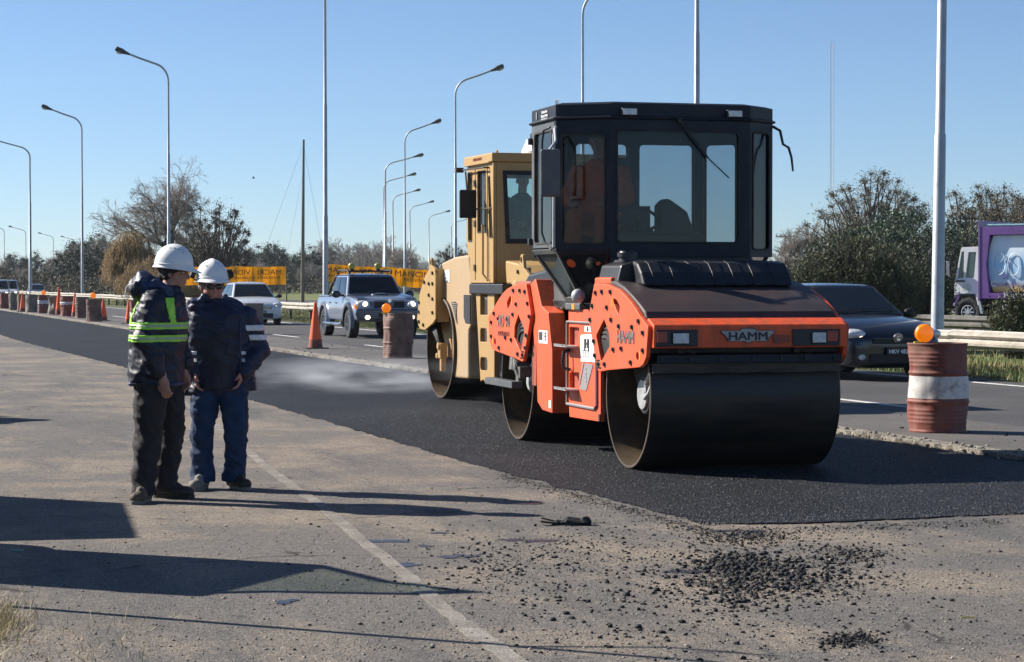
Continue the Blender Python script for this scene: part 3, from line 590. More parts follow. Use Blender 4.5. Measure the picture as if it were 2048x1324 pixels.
for k in range(5): text('I==I--I=I',.022,M['ink'],sk,(-.859,1.24-.05*k,.90),(PI/2,PI/2,-PI/2))
s2=MB().bb(-.857,-.852,.95,1.17,1.09,1.14).build('notice_sticker',M['sticker'],ce); text('E-',.05,M['ink'],s2,(-.859,1.07,1.115),(PI/2,0,-PI/2),bold=.002)
gd=MB(); gd.prism([(1.24,.82),(1.20,.82),(1.33,.62),(1.35,.62)],'x',-.855,-.852); gd.prism([(1.17,.82),(.93,.81),(1.13,.58),(1.32,.585)],'x',-.855,-.852); g_=gd.build('grey_decal',M['grey'],ce)
text('HAMM',.05,M['badge'],g_,(-.8565,1.13,.71),(PI/2,PI/2,-PI/2)); 
MB().bb(-.86,-.80,.72,.76,.34,.40).build('rubber_corner',M['rust'],ce)
# cab mount, beacon ball
MB().bb(-.88,-.60,1.25,1.70,1.275,1.335).build('cab_mount',M['cab_side'],hm,bevel=.01)
MB().bb(-.885,-.881,1.40,1.47,1.28,1.33).build('mount_label',M['amber'],hm)
q=MB(); q.ell((-.93,1.12,1.40),(.06,.055,.062),nu=20,nv=14); q.build('round_mirror',M['alu'],hm,smooth='all'); MB().tube([(-.92,1.17,1.40),(-.86,1.2,1.33),(-.82,1.2,1.27)],.012,6).build('mirror_stalk',M['plast'],hm)
q=MB(); q.prism([(2.55,1.30),(2.60,1.62),(2.25,1.95),(2.0,1.9),(2.05,1.4),(2.3,1.26)],'x',-.74,-.62); q.build('rear_fairing',M['cab_side'],hm,bevel=.02)
# ---- cab: octagonal plan
cabe=bpy.data.objects.new('cab',None); C.objects.link(cabe); cabe.parent=hm
oct_=[(-.67,1.0),(.60,1.0),(.915,1.27),(.915,2.05),(.60,2.32),(-.67,2.32),(-1.09,2.05),(-1.09,1.27)]
low=[(-.74,1.40),(.60,1.40),(.72,1.46),(.72,1.86),(.55,2.1),(-.66,2.1),(-.80,1.90),(-.80,1.42)]
Z0,Z1,ZT=1.80,2.90,3.055
def ringp(pts,z,k=1.0):
    cx=sum(p[0] for p in pts)/8; cy=sum(p[1] for p in pts)/8
    return [(cx+(p[0]-cx)*k,cy+(p[1]-cy)*k,z) for p in pts]
q=MB(); q.loft([ringp(oct_,Z1+.02,1.0),ringp(oct_,Z1+.03,1.025),ringp(oct_,Z1+.045,1.025),ringp(oct_,Z1+.05,1.0),ringp(oct_,ZT,1.0),ringp(oct_,ZT+.018,.93)]); roof=q.build('roof',M['cab'],cabe,bevel=.006)
# the sun-facing fascia carries the dealer lettering
for i,s in enumerate(['Caminos Pers','Maquinas Viales','0221 457 6661']):
    text(s,.034,M['white'],roof,(-1.097,1.60,3.02-.034*i-.005),(PI/2,0,-PI/2),bold=.0008)
MB().tube([(-1.096,1.86,3.03),(-1.096,1.86,2.965)],.006,5).build('lettering_bar',M['white'],roof)
q=MB(); q.tube([(-.95,1.75,3.06),(-.95,1.75,3.12),(-.95,1.72,3.14),(-.95,1.69,3.12),(-.95,1.69,3.06)],.006,5); q.build('lifting_eye',M['galv'],roof)
def quad_frame(a,b,z0,z1,win,thick,name,m,glassm,off=0.0,split=None,zt=None):
    """one wall between plan points a and b; win=(u0,u1,w0,w1) in metres along/up"""
    a=Vector((*a,0)); b=Vector((*b,0)); d=(b-a); L_=d.length; d/=L_; nrm=Vector((d.y,-d.x,0))
    fr=bpy.data.objects.new('t',None)
    mb=MB(); wins=[win] if win and not isinstance(win[0],tuple) else (win or [])
    def rr(u0,u1,w0,w1,r=.04):
        P=[]
        for cx,cz,t0 in((u1-r,w1-r,0),(u0+r,w1-r,PI/2),(u0+r,w0+r,PI),(u1-r,w0+r,1.5*PI)):
            for k in range(5): t=t0+PI/2*k/4; P.append((cx+r*math.cos(t),cz+r*math.sin(t)))
        return P
    hs=[rr(*w[:4]) for w in wins]
    mb.prism([(0,z0),(L_,z0),(L_,z1),(0,z1)],'y',0,thick,hs)
    Mx=Matrix(((d.x,-nrm.x,0,a.x),(d.y,-nrm.y,0,a.y),(0,0,1,0),(0,0,0,1)))
    def xf(mb): mb.v=[tuple(Mx@Vector(p)) for p in mb.v]; return mb
    w=xf(mb).build(name,m,cabe,bevel=.004)
    for i,hh in enumerate(hs):
        rb=MB(); n=len(hh); cx=sum(p[0] for p in hh)/n; cz=sum(p[1] for p in hh)/n
        inn=[(cx+(p[0]-cx)*(1-.03/abs(wins[i][1]-wins[i][0])),cz+(p[1]-cz)*(1-.03/abs(wins[i][3]-wins[i][2]))) for p in hh]
        rb.prism(hh,'y',-.008,.004,[inn]); xf(rb).build('window_seal',M['rubber'],w)
        g=MB(); g.prism(hh,'y',.012,.018); xf(g).build('window_pane',glassm,w)
    return w
O=oct_
quad_frame(O[0],O[1],1.735,Z1+.02,(.045,1.175,1.855,2.83),.05,'front_wall',M['cab'],M['glass'])
quad_frame(O[7],O[0],Z0,Z1+.02,(.05,.45,1.845,2.80),.04,'corner_wall',M['cab'],M['glass'])
quad_frame(O[1],O[2],1.74,Z1+.02,(.04,.36,1.80,2.84),.04,'corner_wall',M['cab'],M['glass'])
quad_frame(O[2],O[3],1.74,Z1+.02,(.05,.73,1.80,2.84),.04,'side_wall',M['cab'],M['glass'])
quad_frame(O[3],O[4],1.74,Z1+.02,(.05,.36,1.85,2.80),.04,'corner_wall',M['cab'],M['glass'])
quad_frame(O[4],O[5],1.60,Z1+.02,[(.06,.60,1.93,2.80),(.70,1.21,2.24,2.80)],.04,'rear_wall',M['cab'],M['glass'])
quad_frame(O[5],O[6],1.74,Z1+.02,(.05,.45,2.24,2.80),.04,'corner_wall',M['cab'],M['glass'])
quad_frame(O[6],O[7],Z0+.02,Z1+.02,(.10,.68,1.855,2.85),.04,'door',M['cab_side'],M['glass_d'])  # sunlight on this wall is put into a greyer colour than the rest
# tapering glazed lower cab
R0=ringp(O,Z0); R1=ringp(low,1.335)
def skirt(i,m,gm,fr=.035):
    j=(i+1)%8; A_=Vector(R0[i]);B_=Vector(R0[j]);C_=Vector(R1[j]);D_=Vector(R1[i]); n_=(B_-A_).cross(D_-A_).normalized()
    cen=(A_+B_+C_+D_)/4
    if n_.dot(cen-Vector((-.1,1.66,1.6)))<0: n_=-n_
    outer=[A_,B_,C_,D_]; inner=[p+(cen-p).normalized()*min(fr*2,(cen-p).length*.5) for p in outer]
    mb=MB()
    for k in range(4):
        l=(k+1)%4; P=[outer[k],outer[l],inner[l],inner[k]]
        mb.add([p for p in P]+[p-n_*.03 for p in P],[(0,1,2,3),(7,6,5,4),(0,4,5,1),(2,6,7,3),(1,5,6,2),(3,7,4,0)])
    w=mb.build('lower_frame',m,cabe)
    MB().add([p-n_*.012 for p in inner]+[p-n_*.02 for p in inner],[(0,1,2,3),(7,6,5,4)]).build('lower_pane',gm,w)
for i,m,gm in((6,M['cab_side'],M['glass_d']),(7,M['cab'],M['carglass']),(1,M['cab'],M['glass']),(2,M['cab'],M['glass']),(3,M['cab'],M['glass']),(5,M['cab'],M['glass'])): skirt(i,m,gm)
q=MB(); q.loft([ringp(low,1.335,.98),ringp(low,1.40,.98)]); q.build('cab_floor',M['black'],cabe)
MB().bb(-.66,.60,1.02,1.10,1.36,1.735).build('bulkhead',M['plast'],cabe)
# front roof work lights, wiper, mirror, grab rails
for x in(-.52,.44):
    q=MB(); q.bb(x-.075,x+.075,.945,.985,2.945,3.015); w=q.build('work_light',M['plast'],cabe,bevel=.008); MB().bb(x-.062,x+.062,.935,.9445,2.955,3.006).build('lens',M['lens'],w,bevel=.008)
q=MB(); q.cyl((-.065,.99,2.915),(-.065,.95,2.915),.022,.022,12); q.tube([(-.065,.965,2.915),(.10,.975,2.72),(.20,.978,2.60)],.008,6); q.tube([(.05,.968,2.775),(.22,.982,2.58),(.40,.985,2.425)],.006,5); q.build('wiper',M['black'],cabe)
q=MB(); q.bb(-1.335,-1.16,.86,.90,2.24,2.645); q.build('mirror',M['cab_side'],cabe,bevel=.03,seg=4); 
q=MB(); q.bb(-1.322,-1.165,.902,.908,2.255,2.63); q.build('mirror_glass',M['chrome'],cabe)
q=MB(); q.tube([(-1.09,1.25,2.86),(-1.13,1.15,2.84),(-1.16,1.02,2.72),(-1.25,.90,2.64),(-1.27,.915,2.28)],.013,8); q.tube([(-1.09,1.28,2.88),(-1.12,1.2,2.90)],.010,6); q.build('mirror_arm',M['galv'],cabe,smooth=True)
q=MB(); q.tube([(-1.13,1.30,2.86),(-1.16,1.40,2.84),(-1.16,1.45,2.74),(-1.16,1.46,1.95),(-1.14,1.42,1.86),(-1.12,1.29,1.80)],.010,8); q.build('grab_rail',M['plast'],cabe,smooth=True)
q=MB(); q.tube([(-1.105,1.275,2.80),(-1.105,1.275,1.82)],.014,8); q.build('door_post_trim',M['alu'],cabe)
q=MB(); q.tube([(.92,1.28,2.90),(.965,1.22,2.86),(.985,1.20,2.74),(1.03,1.18,2.71),(1.05,1.16,2.62),(1.06,1.15,2.5)],[.014,.013,.012,.012,.011,.009],7); q.build('right_mirror_bracket',M['plast'],cabe,smooth=True)
for z in(2.78,1.88): MB().bb(-1.125,-1.09,2.02,2.07,z-.03,z+.03).build('door_hinge',M['plast'],cabe,bevel=.005)
# interior: seat, consoles, column
q=MB(); q.box((-.30,1.82,1.93),(.46,.46,.12)); q.box((-.30,2.06,2.22),(.44,.12,.52),Matrix.Rotation(-.12,3,'X')); q.box((-.28,2.10,2.56),(.24,.10,.18)); q.cyl((-.3,1.82,1.4),(-.3,1.82,1.9),.14,.14,12); q.build('driver_seat',M['plast'],cabe,bevel=.03)
q=MB(); q.bb(-.62,.20,1.06,1.36,1.735,1.95); q.prism([(-.12,1.9),(-.12,2.20),(-.05,2.26),(.13,2.14),(.20,1.95),(.10,1.75),(-.12,1.75)],'y',1.30,1.50); q.build('console',M['plast'],cabe,bevel=.02)
q=MB(); q.tube([(-.30,1.25,1.8),(-.30,1.42,2.05)],.03,8)
q.tube([(-.30+.19*math.cos(t),1.42+.19*math.sin(t)*.75,2.08+.19*math.sin(t)*.55) for t in np.linspace(0,2*PI,25)],.014,6,cap=False); q.build('steering_wheel',M['black'],cabe,smooth=True)
MB().bb(.28,.58,2.05,2.28,1.62,1.92).build('side_box',M['plast'],cabe,bevel=.02)
MB().bb(-.66,.1,2.26,2.30,1.62,2.22).build('rear_trim',M['plast'],cabe)
# ---------------------------------------------------------------- second roller: tan
B2=R(17.5); tn=thing('road_roller','tan tandem road roller with a boxy cab following behind the orange one','road roller',(-.0875,29.80,.014),B2)
TR=.66
drum(tn,0,TR,-.9,.9,.4,webm=M['tan']); drum(tn,-3.62,TR,-.9,.9,.4,webm=M['tan'])
def mir(poly): return [(-3.62-y,z) for y,z in poly]
yk=[(.20,1.83),(.16,1.845),(.12,1.83),(.09,1.74),(-.06,1.69),(-.085,1.60),(-.083,1.04),(.05,.98),(.437,.885),(.70,.895),(.76,.93),(.85,1.02),(.70,1.37),(.44,1.60),(.25,1.68)]
for rear in(0,1):
    P=yk if not rear else mir(yk)
    hl=[circ((.15 if not rear else -3.77,1.775),.035)]
    for x in(-.985,.95):
        pl=MB().prism(P,'x',x,x+.035,hl).build('yoke_plate',M['tan'],tn,bevel=.005)
        b=MB(); xs=x if x<0 else x+.035; sg=-1 if x<0 else 1
        for q_ in((.04,1.64),(.04,1.50),(.04,1.30),(.04,1.12),(.22,1.50),(.22,1.35),(.72,1.25),(.73,1.12),(.72,.99),(.45,1.52),(.5,.95)):
            c=q_ if not rear else (-3.62-q_[0],q_[1]); b.cyl((xs,c[0],c[1]),(xs+sg*.02,c[0],c[1]),.024,.024,6)
        b.build('plate_bolts',M['plast'],pl,kind='stuff')
    yy=(lambda y:y) if not rear else (lambda y:-3.62-y)
    mb=MB(); a_,b_=sorted((yy(-.085),yy(-.05))); mb.bb(-.95,-.80,a_,b_,1.0,1.69); mb.build('yoke_flange',M['tan'],tn); MB().bb(.8,.95,a_,b_,1.0,1.69).build('yoke_flange',M['tan'],tn)
    a_,b_=sorted((yy(.66),yy(.78))); MB().bb(-.95,.95,a_,b_,1.0,1.25).build('cross_beam',M['tan'],tn,bevel=.01)
    mb=MB(); mb.prism([(yy(.55),.95),(yy(.0),1.05),(yy(-.12),.9),(yy(-.05),.62),(yy(.2),.55)],'x',-.74,-.66); mb.build('drum_arm',M['tan'],tn,bevel=.01)
    v=MB(); v.box((-.86,yy(.02),.62),(.1,.13,.2)); v.cyl((-.93,yy(.02),.68),(-.86,yy(.02),.68),.05,.05,10); v.box((-.86,yy(.0),.44),(.07,.08,.18)); v.cyl((-.92,yy(.12),.55),(-.84,yy(.12),.55),.04,.04,8); v.build('valve_block',M['tan'],tn,bevel=.01)
    v=MB()
    for k in range(5): v.tube([(-.90+.012*k,yy(.50-.05*k),1.0),(-.91,yy(.34-.05*k),.90),(-.91,yy(.16-.03*k),.80),(-.89,yy(.06-.01*k),.68)],.017,6)
    v.build('hose_bundle',M['rubber'],tn,smooth=True)
# rear body tank
body=[(.20,1.50),(.18,1.735),(.05,1.775),(-.54,1.845),(-1.14,1.865),(-1.30,1.86),(-1.30,.98),(-1.18,.90),(-1.18,.31),(-1.14,.295),(-.50,.285),(-.45,.31),(-.43,.85),(-.36,1.06),(-.20,1.22),(-.06,1.30),(.12,1.36)]
tb=MB().prism(body,'x',-.86,.86).build('rear_body',M['tan_l'],tn,bevel=.03,seg=3)
MB().bb(-.866,-.862,-.34,.02,1.52,1.68).build('notice_sticker',M['sticker'],tb)
text('ROAD\nROLLER TA 90',.035,M['grey'],tb,(-.869,-.16,1.55),(PI/2,0,-PI/2))
q=MB().prism([(-.42,1.26),(-.62,1.27),(-.70,.98)],'x',-.868,-.862); gv=q.build('grille',M['black'],tb)
q=MB()
for k in range(9): q.bb(-.874,-.868,-.64+.008*k-.05,-.45-.02*k-.01,1.24-.028*k,1.252-.028*k)
q.build('grille_louvre',M['grey'],gv)
MB().prism([(-1.0,1.36),(-1.28,1.36),(-1.28,1.0),(-1.08,1.0),(-1.0,1.08)],'x',-.868,-.862).build('body_opening',M['black'],tb,bevel=.0)
MB().bb(-.866,-.862,-.56,-.50,.36,.42).build('data_plate',M['amber'],tb)
# front body and middle frame plate with hand holes
MB().prism([(-1.3,.45),(-1.8,.35),(-3.15,.35),(-3.2,1.2),(-1.3,1.35)],'x',-.74,.74).build('chassis_core',M['black'],tn,bevel=.02)
hl=[[(-1.97,1.37),(-2.28,1.37),(-2.28,1.12),(-1.97,1.12)],[(-1.97,.92),(-1.99,.955),(-2.23,.955),(-2.25,.92),(-2.25,.79),(-1.97,.79)],[(-1.97,.57),(-2.0,.60),(-2.25,.60),(-2.27,.57),(-2.27,.47),(-2.24,.44),(-2.0,.44),(-1.97,.47)]]
MB().prism([(-1.78,1.40),(-2.56,1.40),(-2.56,.30),(-2.40,.29),(-2.36,.33),(-2.2,.29),(-2.1,.33),(-1.98,.30)],'x',-.94,-.88,hl).build('frame_leg',M['tan'],tn,bevel=.006)
MB().prism([(-2.56,1.40),(-3.1,1.55),(-3.9,1.50),(-4.3,1.1),(-4.3,1.0),(-2.56,1.0)],'x',-.86,.86).build('front_body',M['tan'],tn,bevel=.03)
MB().prism([(-2.56,1.70),(-2.56,1.78),(-3.3,1.72),(-3.9,1.50),(-2.6,1.5)],'x',-.80,.80).build('front_hood',M['tan'],tn,bevel=.02)
MB().bb(-.98,-.70,-3.02,-1.62,1.375,1.50).build('cab_step',M['plast'],tn,bevel=.012)
# cab, box shaped with lower taper
tc_=bpy.data.objects.new('cab',None); C.objects.link(tc_); tc_.parent=tn
XS=-.86
w1=[(-1.36,2.03),(-1.20,2.03),(-1.17,2.9),(-1.36,2.9)]
w2=[(-1.60,2.13),(-1.94,2.13),(-1.94,2.90),(-1.60,2.90)]
w3=[(-2.12,2.06),(-2.24,2.06),(-2.12,2.82),(-2.06,2.82)]
lw=MB().prism([(-1.14,2.98),(-1.10,2.07),(-1.30,1.51),(-2.26,1.51),(-2.26,2.98)],'x',XS,XS+.04,[w1,w2,w3]).build('side_wall',M['tan'],tc_,bevel=.005)
for w in(w1,w2,w3):
    cx=sum(p[0] for p in w)/4; cz=sum(p[1] for p in w)/4
    inn=[(cx+(p[0]-cx)*.86,cz+(p[1]-cz)*.96) for p in w]; MB().prism(w,'x',XS-.008,XS+.0,[inn]).build('window_seal',M['rubber'],lw); MB().prism(w,'x',XS+.02,XS+.026).build('window_pane',M['glass_d'],lw)
MB().prism([(-1.14,2.98),(-1.10,2.07),(-1.30,1.51),(-2.26,1.51),(-2.26,2.98)],'x',.80,.84,[w2]).build('side_wall',M['tan'],tc_,bevel=.005)
fw=MB().prism([(XS+.042,1.51),(.798,1.51),(.798,2.98),(XS+.042,2.98)],'y',-2.262,-2.222,[[(-.66,2.06),(-.62,2.03),(.60,2.03),(.62,2.06),(.66,2.80),(.62,2.84),(-.66,2.84),(-.70,2.80)]]).build('front_wall',M['tan'],tc_,bevel=.004)
MB().prism([(-.70,1.99),(.66,1.99),(.70,2.88),(-.74,2.88)],'y',-2.272,-2.263,[[(-.65,2.05),(.61,2.05),(.65,2.83),(-.69,2.83)]]).build('window_seal',M['rubber'],fw)
MB().prism([(-.66,2.03),(.62,2.03),(.66,2.84),(-.70,2.84)],'y',-2.245,-2.239).build('window_pane',M['glass_l'],fw)
bw=MB().prism([(XS+.042,2.07),(.798,2.07),(.798,2.98),(XS+.042,2.98)],'y',-1.14,-1.10,[[(-.66,2.12),(.62,2.12),(.62,2.84),(-.66,2.84)]]).build('rear_wall',M['tan'],tc_)
MB().prism([(-.66,2.12),(.62,2.12),(.62,2.84),(-.66,2.84)],'y',-1.125,-1.119).build('window_pane',M['glass_l'],bw)
q=MB(); q.bb(-.885,.865,-2.29,-1.08,2.985,3.095); rf=q.build('roof',M['tan'],tc_,bevel=.012)
MB().bb(-.90,-.862,-2.2,-1.12,2.978,2.992).build('drip_edge',M['tan'],tc_)
text('ROLLER SERVICE',.05,M['orange_dull'],rf,(-.888,-1.68,3.04),(PI/2,0,-PI/2))
q=MB(); q.tube([(-.60,-1.6,3.09),(-.6,-1.6,3.16),(-.6,-1.57,3.17),(-.6,-1.55,3.14)],.008,5); q.build('lifting_eye',M['tan'],rf)
MB().bb(-.05,.6,-1.9,-1.2,1.51,1.55).build('cab_floor',M['black'],tc_)
MB().bb(-.82,.8,-2.2,-1.16,1.50,1.53).build('cab_floor',M['black'],tc_)
q=MB(); q.tube([(XS-.012,-1.98,2.20),(XS-.06,-2.0,2.22),(XS-.06,-2.02,2.1),(XS-.06,-2.02,1.62),(XS-.02,-2.10,1.54)],.014,8); q.tube([(XS-.004,-1.50,2.95),(XS-.004,-1.50,1.55)],.006,4); q.tube([(XS-.004,-2.02,2.95),(XS-.004,-2.02,1.55)],.006,4); q.build('door_rail',M['tan'],tc_,smooth=True)
for z in(2.75,2.25,1.70): MB().bb(XS-.02,XS-.001,-1.52,-1.46,z-.04,z+.04).build('door_hinge',M['rust'],tc_)
q=MB(); q.tube([(XS,-2.1,2.92),(XS-.06,-2.08,2.92),(XS-.06,-1.34,2.93),(XS-.10,-1.2,2.93)],.012,6); q.tube([(XS,-2.2,2.42),(XS-.12,-1.74,2.42),(XS-.14,-1.66,2.48),(XS-.1,-1.4,2.90)],.012,6); q.bb(XS-.17,XS-.07,-1.22,-1.14,2.90,2.96); q.build('mirror_arm',M['bark'],tc_,smooth=True)
q=MB(); q.bb(-1.15,-.93,-1.80,-1.76,2.31,2.66); q.build('mirror',M['black'],tc_,bevel=.07,seg=4)
q=MB(); q.bb(-.5,.0,-1.66,-1.2,1.9,2.05); q.bb(-.48,-.02,-1.28,-1.16,2.0,2.45); q.build('driver_seat',M['cab_side'],tc_,bevel=.04)
q=MB(); q.tube([(-.42,-1.02,1.8),(-.42,-1.02,2.65),(-.40,-.98,2.74),(-.34,-.92,2.76)],.06,12); q.build('exhaust_stack',M['plast'],tn,smooth=True)
MB().bb(-.6,-.2,-2.15,-1.95,1.55,2.15).build('console',M['cab_side'],tc_,bevel=.03)
# white air intake bowl with black cap on the tan cab roof
q=MB(); q.cyl((.02,-1.55,3.095),(.02,-1.55,3.16),.27,.28,24); q.cyl((.02,-1.55,3.16),(.02,-1.55,3.27),.28,.23,24); q.cyl((.02,-1.55,3.27),(.02,-1.55,3.31),.23,.22,24); w=q.build('water_tank',M['white'],tn,bevel=.01,smooth=True); 
MB().bb(-.14,.16,-1.68,-1.48,3.31,3.39).build('tank_bracket',M['plast'],w,bevel=.01)
# ---------------------------------------------------------------- people (local x = picture right, y = away, z = up)
def fuse(name,mb,vox,m,parent,it=4,amp=0.,fr=(7,7,7),sm=.5,amp2=0.,fr2=(25,25,16)):
    o=mb.build(name,m,parent)
    md=o.modifiers.new('r','REMESH'); md.mode='VOXEL'; md.voxel_size=vox; md.use_smooth_shade=True
    s=o.modifiers.new('s','SMOOTH'); s.factor=sm; s.iterations=it
    realise(o); me=o.data
    if not me.materials: me.materials.append(m)
    if amp or amp2:
        n=len(me.vertices); co=np.empty(n*3); me.vertices.foreach_get('co',co); co=co.reshape(-1,3)
        no=np.empty(n*3); me.vertices.foreach_get('normal',no); no=no.reshape(-1,3)
        d=np.empty(n)
        for i in range(n):
            x,y,z=co[i]; a=mnoise.noise((x*fr[0],y*fr[1],z*fr[2])); b=mnoise.noise((x*fr2[0]+5,y*fr2[1],z*fr2[2]+ x*9)) if amp2 else 0
            d[i]=amp*(.5-2*abs(a))+amp2*(.4-1.6*abs(b))
        co+=no*d[:,None]; me.vertices.foreach_set('co',co.ravel()); me.update()
    me.polygons.foreach_set('use_smooth',[True]*len(me.polygons))
    return o
def head_mb(mb,c,yaw,pitch=0,sc_=1.0,jaw=1.0):
    Rm=Matrix.Rotation(yaw,3,'Z')@Matrix.Rotation(pitch,3,'Y'); c=Vector(c)
    P=lambda x,y,z: c+Rm@(Vector((x,y,z))*sc_)
    def E(p,r,nu=16,nv=10): mb.ell(P(*p),[k*sc_ for k in r],Rm,nu,nv)
    E((-.012,0,.030),(.098,.077,.088)); E((.018,0,-.035),(.070,.062*jaw,.075)); E((.045,0,-.082),(.035,.035*jaw,.028)); E((.066,0,-.086),(.018,.020,.016))
    E((.073,0,.022),(.018,.052,.012)); E((.062,.036,-.025),(.022,.022,.022)); E((.062,-.036,-.025),(.022,.022,.022))
    mb.cyl(P(.080,0,.012),P(.104,0,-.030),.009*sc_,.0145*sc_,10); E((.100,0,-.033),(.015,.016,.011)); E((.082,0,-.058),(.012,.024,.006)); E((.081,0,-.068),(.012,.021,.007))
    for s in(-1,1):
        mb.ell(P(-.012,s*.079,-.012),(.020*sc_,.008*sc_,.032*sc_),Rm@Matrix.Rotation(s*.25,3,'Z'),10,8)
        E((-.004,s*.080,-.036),(.009,.006,.010),8,6)
    return Rm,P
def hand_mb(mb,w,d,n,side,curl=.9,sc_=1.):
    """w wrist, d pointing direction, n palm normal, side = thumb side"""
    w=Vector(w); d=Vector(d).normalized(); n=Vector(n); n=(n-d*n.dot(d)).normalized(); t=d.cross(n)*side
    Rm=Matrix((d,t,n)).transposed(); L=.095*sc_
    mb.ell(w+d*L*.5,(L*.58,.042*sc_,.017*sc_),Rm,14,8); mb.cap(w-d*.03,w+d*.03,.027*sc_,.028*sc_,10)
    for k,(off,ln) in enumerate(((.030,.070),(.011,.080),(-.009,.074),(-.028,.058))):
        p=w+d*L*.92+t*off*sc_; a=curl*(.7+.1*k)
        d1=(d*math.cos(a*.6)+n*math.sin(a*.6)); d2=(d*math.cos(a*1.5)+n*math.sin(a*1.5)); d3=(d*math.cos(a*2.3)+n*math.sin(a*2.3))
        p1=p+d1*ln*.45*sc_; p2=p1+d2*ln*.32*sc_; p3=p2+d3*ln*.25*sc_
        mb.cap(p-d*.02,p1,.0098*sc_,.0090*sc_,8); mb.cap(p1,p2,.0090*sc_,.0084*sc_,8); mb.cap(p2,p3,.0084*sc_,.0072*sc_,8)
    b=w+d*L*.28+t*.030*sc_; q=b+(t*.6+d*.8+n*.35)*.040*sc_; r_=q+(d*.95+n*.5+t*.05)*.032*sc_
    mb.cap(b,q,.0135*sc_,.0108*sc_,8); mb.cap(q,r_,.0108*sc_,.0088*sc_,8)
def limb(mb,pts,rs,n=14):
    for a,b,r0,r1 in zip(pts[:-1],pts[1:],rs[:-1],rs[1:]): mb.cap(a,b,r0,r1,n)
def torso(mb,rings,n=24):
    R_=[]
    for (x,y,z,rx,ry,yaw) in rings:
        c,s=math.cos(yaw),math.sin(yaw)
        P=[]
        for i in range(n):
            t=2*PI*i/n; a=rx*math.copysign(abs(math.cos(t))**.85,math.cos(t)); b=ry*math.copysign(abs(math.sin(t))**.85,math.sin(t)); P.append((x+a*c-b*s,y+a*s+b*c,z))
        R_.append(P)
    mb.loft(R_)
def hard_hat(parent,c,yaw,pitch,m,label=None,muffs=False,sc_=1.):
    Rm=Matrix.Rotation(yaw,3,'Z')@Matrix.Rotation(pitch,3,'Y'); c=Vector(c); n=40; V=[];F=[]
    rows=[]
    for j in range(13):
        ph=PI/2*(1-j/12); rows.append([(.138*math.cos(ph)*math.cos(2*PI*i/n)-.005,.116*math.cos(ph)*math.sin(2*PI*i/n),.145*math.sin(ph)**.92+( .007*math.exp(-(math.sin(2*PI*i/n)*math.cos(ph)/.16)**2) if ph>.15 else 0)) for i in range(n)])
    for e,(k,z) in enumerate(((1.03,-.012),(1.09,-.018),(1.085,-.024),(1.0,-.02))):
        rows.append([((.138*k+(.052*max(0,math.cos(2*PI*i/n))**1.5 if e in(1,2) else .01*max(0,math.cos(2*PI*i/n)) if e==0 else 0))*math.cos(2*PI*i/n)-.005,.116*k*math.sin(2*PI*i/n),z-(.018*max(0,math.cos(2*PI*i/n))**2 if e in(1,2) else 0)) for i in range(n)])
    for r_ in rows: V+=[c+Rm@(Vector(p)*sc_) for p in r_]
    for j in range(len(rows)-1): F+=[(j*n+i,j*n+(i+1)%n,(j+1)*n+(i+1)%n,(j+1)*n+i) for i in range(n)]
    mb=MB().add(V,F); o=mb.build('hard_hat',m,parent,smooth='all',label=label); md=o.modifiers.new('s','SOLIDIFY'); md.thickness=.004; md.offset=-1
    b=MB(); 
    tfm=lambda p:c+Rm@(Vector(p)*sc_)
    b.tube([tfm((.136*1.0*math.cos(t)-.005,.1175*math.sin(t),.006)) for t in np.linspace(0,2*PI,41)],.005,6,cap=False); b.build('rim_bead',m,o,smooth='all')
    b=MB()
    for s in(-1,1):
        for k in range(5):
            u=.07-.03*k; ph=.95; z=.145*math.sin(ph)**.92+.003; b.box(tfm((u,s*.064,math.sqrt(max(0,1-(u/.138)**2-(.064/.116)**2))*.145+.002)),(.016,.006,.004),Rm)
    b.build('vent_slots',M['grey'],o)
    if muffs:
        b=MB()
        for s in(-1,1):
            b.cyl(tfm((-.02,s*.125,.035)),tfm((-.02,s*.155,.045)),.036,.034,16); b.tube([tfm((-.02,s*.118,-.01)),tfm((-.02,s*.145,.01)),tfm((-.02,s*.15,.04))],.005,6)
        b.build('ear_muff',M['black'],o,smooth=True,bevel=.004)
    q=MB(); q.tube([c+Rm@Vector((.11*math.cos(t)-.005,.088*math.sin(t),-.03)) for t in np.linspace(0,2*PI,31)],.010,6,cap=False); q.build('inner_band',M['black'],o)
    return o
def band(src,planes,pred,name,m,parent,off=.003):
    """cut the coat along planes and lift the faces between them as tape"""
    bm=bmesh.new(); bm.from_mesh(src.data)
    for co,no in planes:
        bmesh.ops.bisect_plane(bm,geom=bm.verts[:]+bm.edges[:]+bm.faces[:],plane_co=co,plane_no=no)
    dele=[f for f in bm.faces if not pred(f.calc_center_median(),f.normal)]
    bmesh.ops.delete(bm,geom=dele,context='FACES'); bm.normal_update()
    for v in bm.verts: v.co+=v.normal*off
    me=bpy.data.meshes.new(name); bm.to_mesh(me); bm.free(); me.materials.clear(); me.materials.append(m)
    if len(me.polygons)==0: return None
    me.polygons.foreach_set('use_smooth',[True]*len(me.polygons))
    for p in me.polygons: p.material_index=0
    o=bpy.data.objects.new(name,me); C.objects.link(o); o.parent=parent; md=o.modifiers.new('s','SOLIDIFY'); md.thickness=.002; md.offset=1; return o
def eyes(parent,P,sc_=1.):
    for s in(-1,1):
        q=MB(); q.ell(P(.072,s*.030,.004),(.0115,.0115,.0115),nu=12,nv=8); e=q.build('eye',mat('eye_white',(.6,.57,.54),.3),parent,smooth='all')
        MB().ell(P(.080,s*.031,.004),(.0055,.0055,.0055),nu=10,nv=6).build('iris',M['black'],e,smooth='all')
        MB().box(P(.084,s*.031,.024),(.010,.030,.005)).build('eyebrow',M['hair'],parent)
